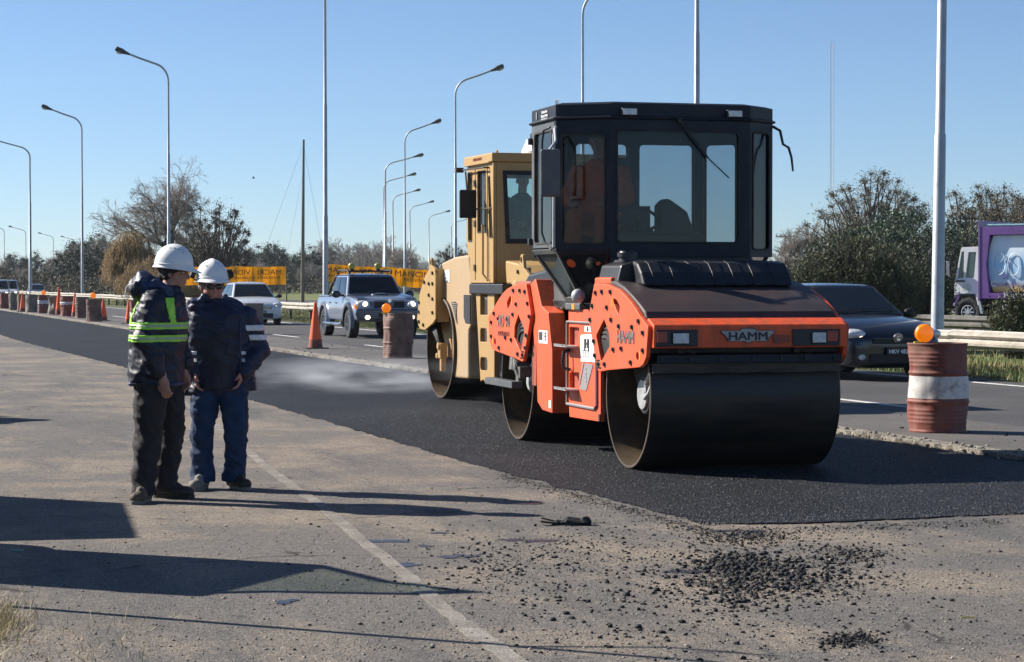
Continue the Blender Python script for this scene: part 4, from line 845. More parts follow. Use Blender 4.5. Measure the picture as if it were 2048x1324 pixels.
def shoe(parent,p,yaw,m,sole,L=.29,nm='boot'):
    p=Vector(p); Rm=Matrix.Rotation(yaw,3,'Z'); T=lambda x,y,z:p+Rm@Vector((x,y,z))
    mb=MB(); mb.ell(T(.045,0,.045),(.15*L/.29,.048,.048),Rm); mb.ell(T(.13,0,.045),(.068,.052,.042),Rm); mb.ell(T(-.06,0,.05),(.055,.043,.06),Rm); mb.cap(T(-.045,0,.07),T(-.045,0,.15),.048,.052); mb.ell(T(.03,0,.08),(.08,.038,.04),Rm)
    o=fuse(nm,mb,.008,m,parent,2,.002,(14,14,14))
    q=MB(); out=[]
    for t in np.linspace(0,2*PI,28,endpoint=False):
        x=.155*math.cos(t)+.045; y=(.050 if x>.03 else .045)*math.copysign(abs(math.sin(t))**.7,math.sin(t)); out.append((x*L/.29,y))
    V=[T(x,y,0.0) for x,y in out]; W=[T(x,y,.028) for x,y in out]; q.loft([V,W]); q.build('sole',sole,o,bevel=.004)
    q=MB()
    for k in range(4): q.cap(T(.065-.03*k,-.022,.105+.012*k),T(.065-.03*k,.022,.105+.012*k),.004,.004,6)
    q.build('laces',M['silver'],o); return o
def zpl(*zs): return [(Vector((0,0,z)),Vector((0,0,1))) for z in zs]
# --- left man: profile to the right, long padded coat with lime tape
A=thing('person','person in a navy coat with lime reflective bands and a white vented hard hat','person',G(318,999))
hx,hz=.118,1.605; yawA=-.12; pitA=.10
body=MB(); RmA,PA=head_mb(body,(hx,-.02,hz),yawA,pitA,1.0)
body.cap((.075,-.02,1.47),(.10,-.02,1.55),.062,.058); torso(body,[(0,0,.84,.11,.15,0),(0,0,1.0,.10,.14,0),(.02,0,1.25,.13,.17,0),(.03,0,1.40,.12,.17,0),(.05,0,1.47,.07,.08,0)])
limb(body,[(-.02,-.10,.88),(-.05,-.12,.49),(-.085,-.16,.08)],[.085,.055,.042]); limb(body,[(.03,.09,.88),(.075,.10,.50),(.02,.12,.10)],[.085,.055,.042])
limb(body,[(.01,-.19,1.41),(-.035,-.25,1.13),(.055,-.23,.89)],[.055,.042,.030]); limb(body,[(.04,.19,1.41),(.06,.25,1.13),(.14,.20,.92)],[.055,.042,.030])
hand_mb(body,(.065,-.23,.875),(.18,-.04,-1),(.35,.9,0),-1,.75,1.05); hand_mb(body,(.15,.20,.90),(.2,0,-1),(-.3,-.9,0),1,.8)
bA=fuse('body',body,.0065,M['skin'],A,2)
eyes(A,PA)
hr=MB(); 
for (x,y,z,r) in ((-.055,0,.02,.065),(-.03,.055,.0,.045),(-.03,-.055,.0,.045),(.0,-.068,.015,.035),(.0,.068,.015,.035),(-.07,0,-.03,.045),(.035,-.066,.03,.028),(-.04,-.052,-.035,.032)): hr.ell(PA(x,y,z),(r,r*.8,r))
fuse('hair',hr,.008,M['hair'],A,2,.006,(30,30,30))
hard_hat(A,PA(-.005,0,.045),yawA,pitA-.02,M['white'])
ct=MB(); torso(ct,[(-.02,0,.815,.195,.235,0),(-.02,0,.90,.19,.24,0),(-.01,0,1.05,.185,.235,0),(.005,0,1.20,.195,.235,0),(.015,0,1.32,.185,.235,0),(.02,0,1.41,.155,.215,0),(.045,-.01,1.455,.11,.13,0),(.065,-.01,1.485,.085,.09,0)])
limb(ct,[(.0,-.19,1.385),(-.055,-.27,1.13),(.03,-.245,.93)],[.095,.083,.066],16); limb(ct,[(.05,.19,1.385),(.07,.27,1.13),(.15,.22,.95)],[.095,.083,.066],16)
ct.cap((.055,-.02,1.42),(.085,-.02,1.455),.100,.090); ct.ell((.145,-.03,1.415),(.055,.07,.06))
ct.ell((.0,-.10,1.44),(.13,.10,.05),Matrix.Rotation(.25,3,'Y'))
coat=fuse('coat',ct,.009,M['navy'],A,3,.015,(5,5,8),amp2=.012,fr2=(12,12,24))
hd=MB(); hd.ell((-.075,0,1.50),(.105,.14,.080),Matrix.Rotation(.5,3,'Y')); hd.ell((-.10,-.05,1.50),(.085,.10,.10)); hd.ell((.02,-.11,1.475),(.11,.05,.06),Matrix.Rotation(.35,3,'Y')); hd.ell((-.06,.07,1.50),(.1,.09,.09))
fuse('hood',hd,.010,M['lining'],coat,3,.03,(8,8,10),amp2=.012,fr2=(17,17,26))
hd=MB(); hd.ell((-.12,-.03,1.485),(.085,.13,.095),Matrix.Rotation(.5,3,'Y')); fuse('hood_shell',hd,.010,M['navy'],coat,3,.02,(8,8,10),amp2=.01)
MB().tube([(-.17,-.10,1.53),(-.205,-.10,1.50),(-.215,-.10,1.46),(-.212,-.1,1.42)],.005,6).build('hood_cord',M['white_tape'],coat)
cuts=zpl(1.118,1.165,1.205,1.252)
def inA(c,n): return 1.118<c.z<1.165 or 1.205<c.z<1.252
band(coat,cuts,inA,'lime_band',M['lime'],coat,.002)
def inS(c,n): return 1.134<c.z<1.149 or 1.221<c.z<1.236
band(coat,zpl(1.134,1.149,1.221,1.236),inS,'silver_band',M['silver'],coat,.0045)
vx=[(Vector((.135,0,0)),Vector((1,0,.25)).normalized()),(Vector((.175,0,0)),Vector((1,0,.10)).normalized())]
band(coat,zpl(1.25,1.45)+vx,lambda c,n: c.y<.02 and 1.252<c.z<1.42 and c.x+.25*(c.z-1.25)*1>.118+.0 and c.x<.150-.10*(c.z-1.25) and n.y<.2 and c.y>-.22,'lime_strap',M['lime'],coat,.004)
band(coat,zpl(1.252,1.44),lambda c,n: 1.252<c.z<1.44 and n.x<-.75 and -.14<c.y<-.04 ,'lime_strap',M['lime'],coat,.003)
band(coat,zpl(.815,.85),lambda c,n: .80<c.z<.835 and abs(n.z)<.7,'coat_hem',M['lining'],coat,.004)
tr=MB(); tr.ell((-.01,0,.86),(.165,.18,.13)); limb(tr,[(-.03,-.10,.84),(-.055,-.12,.50),(-.08,-.155,.14)],[.125,.098,.090],16); limb(tr,[(.035,.08,.84),(.085,.10,.50),(.025,.12,.13)],[.120,.088,.084],16)
tr.cyl((-.08,-.155,.18),(-.085,-.16,.045),.088,.098,16); tr.cyl((.03,.12,.17),(.02,.12,.07),.082,.085,16)
fuse('trousers',tr,.009,M['trous'],A,3,.014,(6,6,5),amp2=.013,fr2=(11,11,17))
shoe(A,(-.075,-.20,0),-1.75,M['boot'],M['boot2']); shoe(A,(.045,.12,0),-.22,M['bootdark'],M['bootdark'])
# --- right man: faces the camera, hands in pockets
Bm=thing('person','older person in sunglasses, open navy jacket and blue jeans under a plain white hard hat','person',G(440,978))
K=.0037; yawB=-1.22; pitB=.12
body=MB(); RmB,PB=head_mb(body,(-.05,-.03,1.505),yawB,pitB,1.0,1.12)
body.cap((-.03,0,1.36),(-.045,-.015,1.45),.068,.064); torso(body,[(0,0,.80,.16,.12,0),(0,0,.95,.16,.12,0),(0,0,1.2,.19,.13,0),(0,0,1.33,.17,.12,0),(-.02,0,1.40,.08,.08,0)])
limb(body,[(-.10,0,.82),(-.135,-.03,.45),(-.13,0,.09)],[.09,.06,.045]); limb(body,[(.10,0,.82),(.12,-.03,.45),(.105,.04,.09)],[.09,.06,.045])
limb(body,[(-.20,0,1.29),(-.25,.05,1.04),(-.155,-.09,.86)],[.06,.045,.032]); limb(body,[(.19,0,1.29),(.27,.05,1.05),(.165,-.09,.87)],[.06,.045,.032])
hand_mb(body,(-.165,-.10,.875),(.12,-.25,-1),(1,-.1,.1),1,.6,1.0); hand_mb(body,(.175,-.10,.885),(-.12,-.25,-1),(-1,-.1,.1),-1,.6,1.0)
bB=fuse('body',body,.0065,M['skin2'],Bm,2)
eyes(Bm,PB)
q=MB()
for s in(-1,1): q.ell(PB(.088,s*.032,.003),(.010,.030,.020),RmB@Matrix.Rotation(s*.25,3,'Z'),14,8); q.tube([PB(.082,s*.062,.008),PB(.03,s*.082,.01),PB(-.02,s*.086,.0)],.0035,6)
q.tube([PB(.095,-.012,.008),PB(.098,0,.010),PB(.095,.012,.008)],.004,6); q.build('sunglasses',mat('sunglass_lens',(.02,.018,.018),.12,0,.05,coat=.6),Bm,smooth='all')
hr=MB()
for (x,y,z,r) in ((-.055,0,-.005,.060),(-.035,.062,-.005,.034),(-.035,-.062,-.005,.034),(.005,-.074,.0,.017),(.005,.074,.0,.017),(-.06,0,-.04,.04)): hr.ell(PB(x,y,z),(r,r*.8,r))
fuse('hair',hr,.008,M['hair2'],Bm,2,.006,(30,30,30))
hard_hat(Bm,PB(-.005,0,.052),yawB,pitB-.16,M['white'],muffs=True)
cutopen=[(-.01,.03,.72,.235,.155,0),(0,.02,.80,.225,.155,0),(0,.01,.95,.215,.16,0),(0,.0,1.1,.235,.165,0),(0,0,1.22,.25,.165,0),(-.0,0,1.31,.235,.15,0),(-.02,.0,1.375,.145,.115,0),(-.035,.0,1.415,.105,.10,0)]
ct=MB(); torso(ct,cutopen)
limb(ct,[(-.205,0,1.265),(-.275,.045,1.02),(-.185,-.095,.865)],[.088,.085,.062],16); limb(ct,[(.20,0,1.265),(.285,.045,1.03),(.195,-.095,.88)],[.092,.09,.062],16)
ct.prism([(.12,.70),(.275,.725),(.235,.90),(.12,.95)],'y',-.02,.10); ct.prism([(-.255,.70),(-.12,.68),(-.12,.95),(-.24,.90)],'y',-.04,.06)
ct.ell((-.155,-.05,1.365),(.08,.08,.045),Matrix.Rotation(-.45,3,'Y')); ct.ell((.085,.02,1.375),(.09,.09,.045),Matrix.Rotation(.4,3,'Y'))
coatB=fuse('jacket',ct,.009,M['navy2'],Bm,3,.015,(5,5,8),amp2=.012,fr2=(12,12,24))
# open front: the dark sweater shows between the jacket edges
sw=MB(); torso(sw,[(-.01,-.020,.745,.165,.13,0),(-.005,-.028,.95,.165,.132,0),(0,-.035,1.12,.175,.137,0),(-.01,-.035,1.24,.155,.13,0),(-.03,-.03,1.34,.085,.10,0),(-.04,-.02,1.40,.072,.075,0)])
fuse('sweater',sw,.010,M['navy'],Bm,4,.010,(5,5,7),amp2=.005)
q=MB(); 0 and q.tube([(-.135,-.15,1.33),(-.128,-.185,1.22),(-.130,-.19,1.05),(-.14,-.18,.9),(-.15,-.17,.76)],.009,6); q.tube([(.165,-.115,1.28),(.172,-.158,1.15),(.175,-.158,1.0),(.178,-.150,.88)],.006,6); q.build('jacket_edge',M['lining'],coatB,smooth='all')
cl_=MB(); cl_.ell((-.165,-.055,1.375),(.065,.06,.055),Matrix.Rotation(-.5,3,'Y')); cl_.ell((-.10,-.085,1.41),(.045,.04,.05)); fuse('collar',cl_,.009,M['lining'],coatB,2,.02,(10,10,12),amp2=.01)
band(coatB,zpl(1.105,1.145,1.175,1.215),lambda c,n:(1.105<c.z<1.145 or 1.175<c.z<1.215) and c.x>.215-.3*(c.z-1.1)+.02,'white_band',M['white_tape'],coatB,.003)
band(coatB,zpl(.945,.970,1.0,1.025)+[(Vector((.16,0,0)),Vector((1,0,0))),(Vector((.195,0,0)),Vector((1,0,0)))],lambda c,n:(.945<c.z<.970 or 1.0<c.z<1.025) and .165<c.x<.20 and n.y<-.1,'white_band',M['white_tape'],coatB,.003)
band(coatB,zpl(.945,.970,1.0,1.025)+[(Vector((-.19,0,0)),Vector((1,0,0))),(Vector((-.15,0,0)),Vector((1,0,0)))],lambda c,n:(.945<c.z<.970 or 1.0<c.z<1.025) and -.20<c.x<-.15 and n.y<-.1,'white_band',M['white_tape'],coatB,.003)
tr=MB(); tr.ell((0,0,.80),(.185,.13,.13)); limb(tr,[(-.095,0,.78),(-.125,-.03,.45),(-.13,0,.12)],[.115,.088,.082],16); limb(tr,[(.095,0,.78),(.125,-.03,.45),(.105,.04,.12)],[.115,.085,.080],16)
tr.cyl((-.13,0,.20),(-.135,0,.055),.080,.097,16); tr.cyl((.107,.04,.2),(.105,.04,.06),.078,.094,16)
fuse('jeans',tr,.009,M['jeans'],Bm,3,.014,(6,6,5),amp2=.014,fr2=(11,11,17))
shoe(Bm,(-.135,-.035,0),-1.75,M['boot2'],M['boot2']); shoe(Bm,(.115,.02,0),-.95,M['bootdark'],M['boot2'])
# --- seated drivers
def driver(root_loc,rz,label,shirt,skin,cap,parent_off=None,lean=.0,arms=1):
    D=thing('person',label,'person',root_loc,rz)
    b=MB(); Rm,P=head_mb(b,(0,-.02+lean*.3,.78),-PI/2,.1); b.cap((0,0,.60),(0,-.01,.70),.06,.055)
    torso(b,[(0,.0,.0,.15,.11,0),(0,0,.3,.16,.11,0),(0,0,.5,.18,.11,0),(0,0,.6,.07,.07,0)])
    limb(b,[(-.1,0,.05),(-.13,-.42,.10),(-.13,-.50,-.30)],[.08,.06,.05]); limb(b,[(.1,0,.05),(.13,-.42,.10),(.13,-.50,-.30)],[.08,.06,.05])
    limb(b,[(-.2,0,.52),(-.25,-.08,.26),(-.14,-.34,.24)],[.05,.042,.03]); limb(b,[(.2,0,.52),(.25,-.08,.26),(.14,-.34,.24)],[.05,.042,.03])
    hand_mb(b,(-.14,-.35,.24),(.1,-1,0),(0,0,-1),-1,1.0); hand_mb(b,(.14,-.35,.24),(-.1,-1,0),(0,0,-1),1,1.0)
    fuse('body',b,.010,skin,D,2); eyes(D,P)
    s=MB(); torso(s,[(0,0,.0,.19,.15,0),(0,0,.3,.19,.145,0),(0,0,.48,.21,.14,0),(0,0,.58,.12,.10,0),(0,0,.62,.07,.07,0)]); limb(s,[(-.2,0,.50),(-.265,-.08,.26),(-.15,-.30,.24)],[.08,.07,.05]); limb(s,[(.2,0,.50),(.265,-.08,.26),(.15,-.30,.24)],[.08,.07,.05])
    fuse('work_jacket',s,.012,shirt,D,3,.016,(6,6,8),amp2=.008)
    t=MB(); t.ell((0,0,.04),(.18,.15,.12)); limb(t,[(-.1,0,.05),(-.13,-.42,.10),(-.13,-.50,-.28)],[.10,.08,.075]); limb(t,[(.1,0,.05),(.13,-.42,.10),(.13,-.50,-.28)],[.10,.08,.075]); fuse('trousers',t,.012,shirt,D,3,.012)
    c_=MB(); c_.ell(P(-.005,0,.065),(.10,.085,.075),Rm); c_.ell(P(.09,0,.06),(.06,.06,.008),Rm); fuse('cap',c_,.008,cap,D,2)
    return D
mw_=hm.matrix_world
def on(obj_loc,ang,l): c,s=math.cos(ang),math.sin(ang); return (obj_loc[0]+c*l[0]-s*l[1],obj_loc[1]+s*l[0]+c*l[1],obj_loc[2]+l[2])
driver(on((1.7548,18.55,.014),R(14.8),(-.56,1.70,1.99)),R(14.8-30),'operator in orange workwear and dark cap seated inside the black glazed cab','' and None or M['workorange'],M['skin'],M['black'],lean=-.1)
driver(on((-.0875,29.8,.014),B2,(-.22,-1.42,2.02)),B2,'operator in a dark jacket seated inside the tan cab',M['navy'],M['skin'],M['black'])
# ---------------------------------------------------------------- vehicles (local -y is the front, x across, z up, origin under the middle of the front axle line)
def wheel(parent,x,y,r,w,side,rimm,spokes=6,rimr=.62):
    o=MB(); n=36
    def ring(xx,rr): return [(xx,y+rr*math.cos(2*PI*i/n),r+rr*math.sin(2*PI*i/n)) for i in range(n)]
    xo=x+side*w/2; xi=x-side*w/2
    o.loft([ring(xi,r*.6),ring(xi,r*.93),ring(xi+side*.02,r),ring(xo-side*.02,r),ring(xo,r*.93),ring(xo-side*.005,r*.66),ring(xo-side*.02,r*.62),ring(xi+side*.02,r*.60)],cap=False)
    t=o.build('wheel',M['tyre'],parent,smooth=True)
    q=MB(); q.loft([ring(xo-side*.012,r*rimr),ring(xo-side*.008,r*rimr*.93),ring(xo-side*.05,r*rimr*.88)],cap=False); q.cyl((xo-side*.06,y,r),(xo-side*.01,y,r),r*.17,r*.13,14)
    for k in range(spokes):
        a=2*PI*k/spokes; c_,s_=math.cos(a),math.sin(a); rr=r*rimr*.93
        d=Vector((0,c_,s_)); p=Vector((0,-s_,c_)); a0=Vector((xo-side*.02,y,r))
        q.add([a0+d*r*.1-p*.028,a0+d*r*.1+p*.028,a0+d*rr+p*.022,a0+d*rr-p*.022]+[v+Vector((-side*.03,0,0)) for v in (a0+d*r*.1-p*.028,a0+d*r*.1+p*.028,a0+d*rr+p*.022,a0+d*rr-p*.022)],[(0,1,2,3),(7,6,5,4),(0,4,5,1),(1,5,6,2),(2,6,7,3),(3,7,4,0)])
    q.build('rim',rimm,t,smooth=True)
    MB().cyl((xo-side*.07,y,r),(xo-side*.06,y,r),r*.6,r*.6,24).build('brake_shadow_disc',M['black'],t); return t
def shell(name,st,m,parent,sub=2,crease=None,cap=True):
    """st: list of (y, [(x,z)...]) half sections, mirrored to a ring"""
    mb=MB(); rings=[]
    for y,s in st:
        r_=[(x,y,z) for x,z in s]+[(-x,y,z) for x,z in reversed(s)]; rings.append(r_)
    mb.loft(rings,cap=cap); o=mb.build(name,m,parent,smooth='all'); 
    if sub: md=o.modifiers.new('sd','SUBSURF'); md.levels=sub; md.render_levels=sub
    return o
def body_section(w,zb,zm,zt,cr,tuck=.92):
    return [(w*tuck,zb),(w*.985,zb+.06),(w,zm-.08),(w,zm+.06),(w*.975,zt-.09),(w*.94,zt-.02),(w*.86,zt+cr*.45),(w*.5,zt+cr*.9),(0.02,zt+cr)]
def cut_arches(o,ys,w,r,zc):
    for y in ys:
        for s in(-1,1):
            q=MB(); q.cyl((s*(w-.22),y,zc),(s*(w+.25),y,zc),r,r,32); c_=q.build('t',M['black'])
            bpy.context.view_layer.update()
            md=o.modifiers.new('b','BOOLEAN'); md.operation='DIFFERENCE'; md.object=c_; md.solver='EXACT'
            c_.parent=o.parent; c_['_k']=1
    realise(o)
    for c_ in [k for k in C.objects if '_k' in k.keys()]: bpy.data.objects.remove(c_)
    me=o.data; 
    try:
        o.data.polygons.foreach_set('use_smooth',[True]*len(o.data.polygons))
    except Exception: pass
    md=o.modifiers.new('es','EDGE_SPLIT'); md.split_angle=R(35)
def greenhouse(root,base,roofr,zb,zr,m,gm,crown=.04,pillar=.055,doors=1,inset=.0):
    """base/roof: (y_front,y_rear,half_front,half_rear)"""
    b=[(-base[2],base[0],zb),(base[2],base[0],zb),(base[3],base[1],zb),(-base[3],base[1],zb)]
    t=[(-roofr[2],roofr[0],zr),(roofr[2],roofr[0],zr),(roofr[3],roofr[1],zr),(-roofr[3],roofr[1],zr)]
    b=[Vector(p) for p in b]; t=[Vector(p) for p in t]
    mid=[(t[i]+t[(i+1)%4])/2 for i in range(4)]
    n=12
    mb=MB(); 
    # rounded roof panel
    rows=[]
    for j in range(n+1):
        v=j/n; row=[]
        for i in range(n+1):
            u=i/n; p=t[0].lerp(t[1],u).lerp(t[3].lerp(t[2],u),v); bow=math.sin(PI*u)**.5*math.sin(PI*v)**.5; p=p+Vector((0,0,crown*bow)); row.append(p)
        rows.append(row)
    V=[p for r_ in rows for p in r_]; F=[(j*(n+1)+i,j*(n+1)+i+1,(j+1)*(n+1)+i+1,(j+1)*(n+1)+i) for j in range(n) for i in range(n)]
    mb.add(V,F); rf=mb.build('roof',m,root,smooth='all')
    cab=MB(); cab.loft([[p for p in b],[p for p in t]]); k=cab.build('cabin',m,root,bevel=.045,seg=3); k.data.materials.clear(); k.data.materials.append(m); 
    cen=sum(b+t,Vector())/8
    names=('windscreen','side_window','rear_window','side_window')
    for i in range(4):
        j=(i+1)%4; A_,B_,C_,D_=b[i],b[j],t[j],t[i]; nn=(B_-A_).cross(D_-A_).normalized()
        if nn.dot((A_+B_+C_+D_)/4-cen)<0: nn=-nn
        def pt(u,v): return A_.lerp(B_,u).lerp(D_.lerp(C_,u),v)
        spans=[(0.045,.955)] if i in(0,2) else ([(.05,.40),(.44,.72),(.76,.95)] if doors==3 else [(.06,.49),(.53,.93)] if doors==2 else [(.06,.93)])
        if i==3: spans=[(1-b_,1-a_) for a_,b_ in spans]
        for (u0,u1) in spans:
            lo,hi=(.03,.90) if i in(0,2) else (.08,.90)
            P=[]
            for (uu,vv) in ((u0,lo),(u1,lo),(u1,hi),(u0,hi)): P.append((uu,vv))
            # rounded corners
            Q=[]
            for q_ in range(4):
                a=Vector(P[q_-1]); c=Vector(P[q_]); d=Vector(P[(q_+1)%4])
                for s_ in(.10,.03): Q.append(c+(a-c)*s_)
                Q.append(c+((a-c)+(d-c))*.012)
                for s_ in(.03,.10): Q.append(c+(d-c)*s_)
            pts=[pt(q.x,q.y) for q in Q]
            m1=MB(); N_=len(pts); m1.add([p+nn*.004 for p in pts]+[p+nn*.010 for p in pts],[tuple(range(N_)),tuple(range(2*N_-1,N_-1,-1))]+[(a,(a+1)%N_,N_+(a+1)%N_,N_+a) for a in range(N_)])
            m1.build(names[i],gm,root)
    return k
def text_plate(root,s,loc,w=.40,hh=.13,dark=False):
    p=MB().box(loc,(w,.012,hh)).build('number_plate',M['black'] if dark else M['sticker'],root); MB().box((loc[0],loc[1]-.007,loc[2]),(w*.95,.002,hh*.86)).build('plate_face',M['black'] if dark else M['sticker'],p)
    text(s,.085,M['sticker'] if dark else M['ink'],p,(loc[0],loc[1]-.010,loc[2]),(PI/2,0,0),bold=.002)
def paint(n,c,met=.5,r=.3): return mat(n,c,r,met*.4,.04,3,coat=.8,dirt=tuple(k*.6+.05 for k in c),damt=.18)
M['carbon']=paint('dark_car_paint',(.007,.010,.018)); M['silverblue']=paint('silver_blue_lit',(.19,.225,.29)); M['graph']=paint('blue_grey_paint',(.045,.06,.095)); M['wpaint']=paint('white_silver_paint',(.60,.63,.66),.2)
# --- dark hatchback at the right
def hatch(label,m,loc,rz,H=1.47,W=.86,L=3.95,plate='HKV 482',badge='round',rimm=None,lit=True,grp=None,dark_lower=False,minor=False,hood=.98):
    c=thing('car',label,'car',loc,rz,grp)
    zt=.92
    st=[(-.86,body_section(W*.62,.24,.45,.58,.02)),(-.84,body_section(W*.80,.20,.50,.64,.02)),(-.70,body_section(W*.93,.18,.55,.75,.04)),(-.40,body_section(W*.985,.18,.58,.84,.06)),(.0,body_section(W,.18,.6,.90,.06)),(.45,body_section(W,.18,.6,.95,.05)),(1.4,body_section(W,.18,.6,.965,.03)),(2.4,body_section(W,.20,.6,.98,.03)),(2.9,body_section(W*.97,.24,.62,.98,.03)),(3.08,body_section(W*.88,.30,.62,.92,.02)),(3.10,body_section(W*.75,.34,.6,.85,.02))]
    b=shell('body',st,m,c); realise(b); cut_arches(b,(0,2.48),W,.345,.31)
    greenhouse(c,(.36,3.0,W*.90,W*.86),(1.12,2.55,W*.66,W*.64),.955,H-.04,m,M['carglass'],doors=2)
    for y in(0,2.48):
        for s in(-1,1): wheel(c,s*(W-.10),y,.305,.19,s,rimm or M['alu'],6)
    for s in(-1,1):
        q=MB(); q.ell((s*W*.74,-.66,.70),(.20,.17,.085),Matrix.Rotation(s*.42,3,'Z'),20,12); hl=q.build('headlight',M['lens'],c,smooth='all')
        MB().ell((s*W*.68,-.765,.69),(.075,.06,.055),None,14,10).build('lit_bulb',M['lens_on'] if lit else M['lens'],hl,smooth='all')
        q=MB(); q.ell((s*(W+.10),.62,1.0),(.10,.06,.075),None,14,10); q.tube([(s*(W-.06),.66,.95),(s*(W+.05),.64,.98)],.025,6); q.build('door_mirror',M['black'] if m is M['wpaint'] or 1 else m,c,smooth='all')
        q=MB(); q.box((s*(W+.004),1.15,.78),(.03,.17,.03)); q.box((s*(W+.004),2.05,.79),(.03,.17,.03)); q.build('door_handle',m,c,bevel=.008)
        MB().ell((s*W*.66,-.84,.36),(.06,.03,.045),None,12,8).build('fog_lamp',M['lens'],c,smooth='all')
    g=MB(); g.box((0,-.862,.60),(W*.95,.03,.085)); g.box((0,-.875,.33),(W*1.05,.03,.15)); g.build('grille',M['black'],c,bevel=.02)
    q=MB()
    for k in range(3): q.box((0,-.882,.575+.028*k),(W*.9,.01,.008))
    q.build('grille_bar',M['chrome'] if m is M['wpaint'] else M['plast'],c)
    if badge=='round': q=MB(); q.cyl((0,-.90,.645),(0,-.885,.65),.075,.075,24); bg_=q.build('emblem',M['chrome'],c); q=MB(); q.cyl((0,-.903,.645),(0,-.9005,.645),.062,.062,24); q.build('emblem_field',M['graph'],bg_); text('V\nW',.058,M['chrome'],bg_,(0,-.906,.645),(PI/2,0,0),bold=.002)
    else: q=MB(); q.prism([(-.09,.60),(-.03,.60),(-.03,.625),(.03,.625),(.03,.60),(.09,.60),(.085,.575),(.03,.575),(.03,.55),(-.03,.55),(-.03,.575),(-.085,.575)],'y',-.905,-.893); q.build('emblem',M['chrome'],c)
    if plate: text_plate(c,plate,(0,-.902,.44),dark=True)
    q=MB(); q.tube([(-.35,.33,.985),(.10,.40,1.03),(.55,.42,1.03)],.008,5); q.tube([(.25,.34,.985),(.0,.42,1.04),(-.5,.45,1.04)],.008,5); q.build('wiper_blade',M['black'],c)
    MB().box((0,1.05,H-.13),(.24,.03,.07)).build('rear_view_mirror',M['plast'],c)
    q=MB(); q.bb(-W*.85,W*.85,.35,2.9,.30,.35); q.build('floor',M['black'],c)
    if badge!='round': MB().tube([(0,1.3,H-.02),(0,1.34,H+.12)],.006,5).build('aerial',M['black'],c)
    return c
pz=.053
p=G(1752,768,.053)
dk=hatch('dark navy hatchback with lit headlights driving behind the orange roller drum','' and None or M['carbon'],(5.86-.33,34.6,pz),R(17.1))
q=hatch('silver white hatchback with lit headlights behind the older hard-hatted man','' and None or M['wpaint'],tuple(RD(14.6,78.0,pz)),R(17.1),H=1.50,badge='bow',plate='KRT 519')
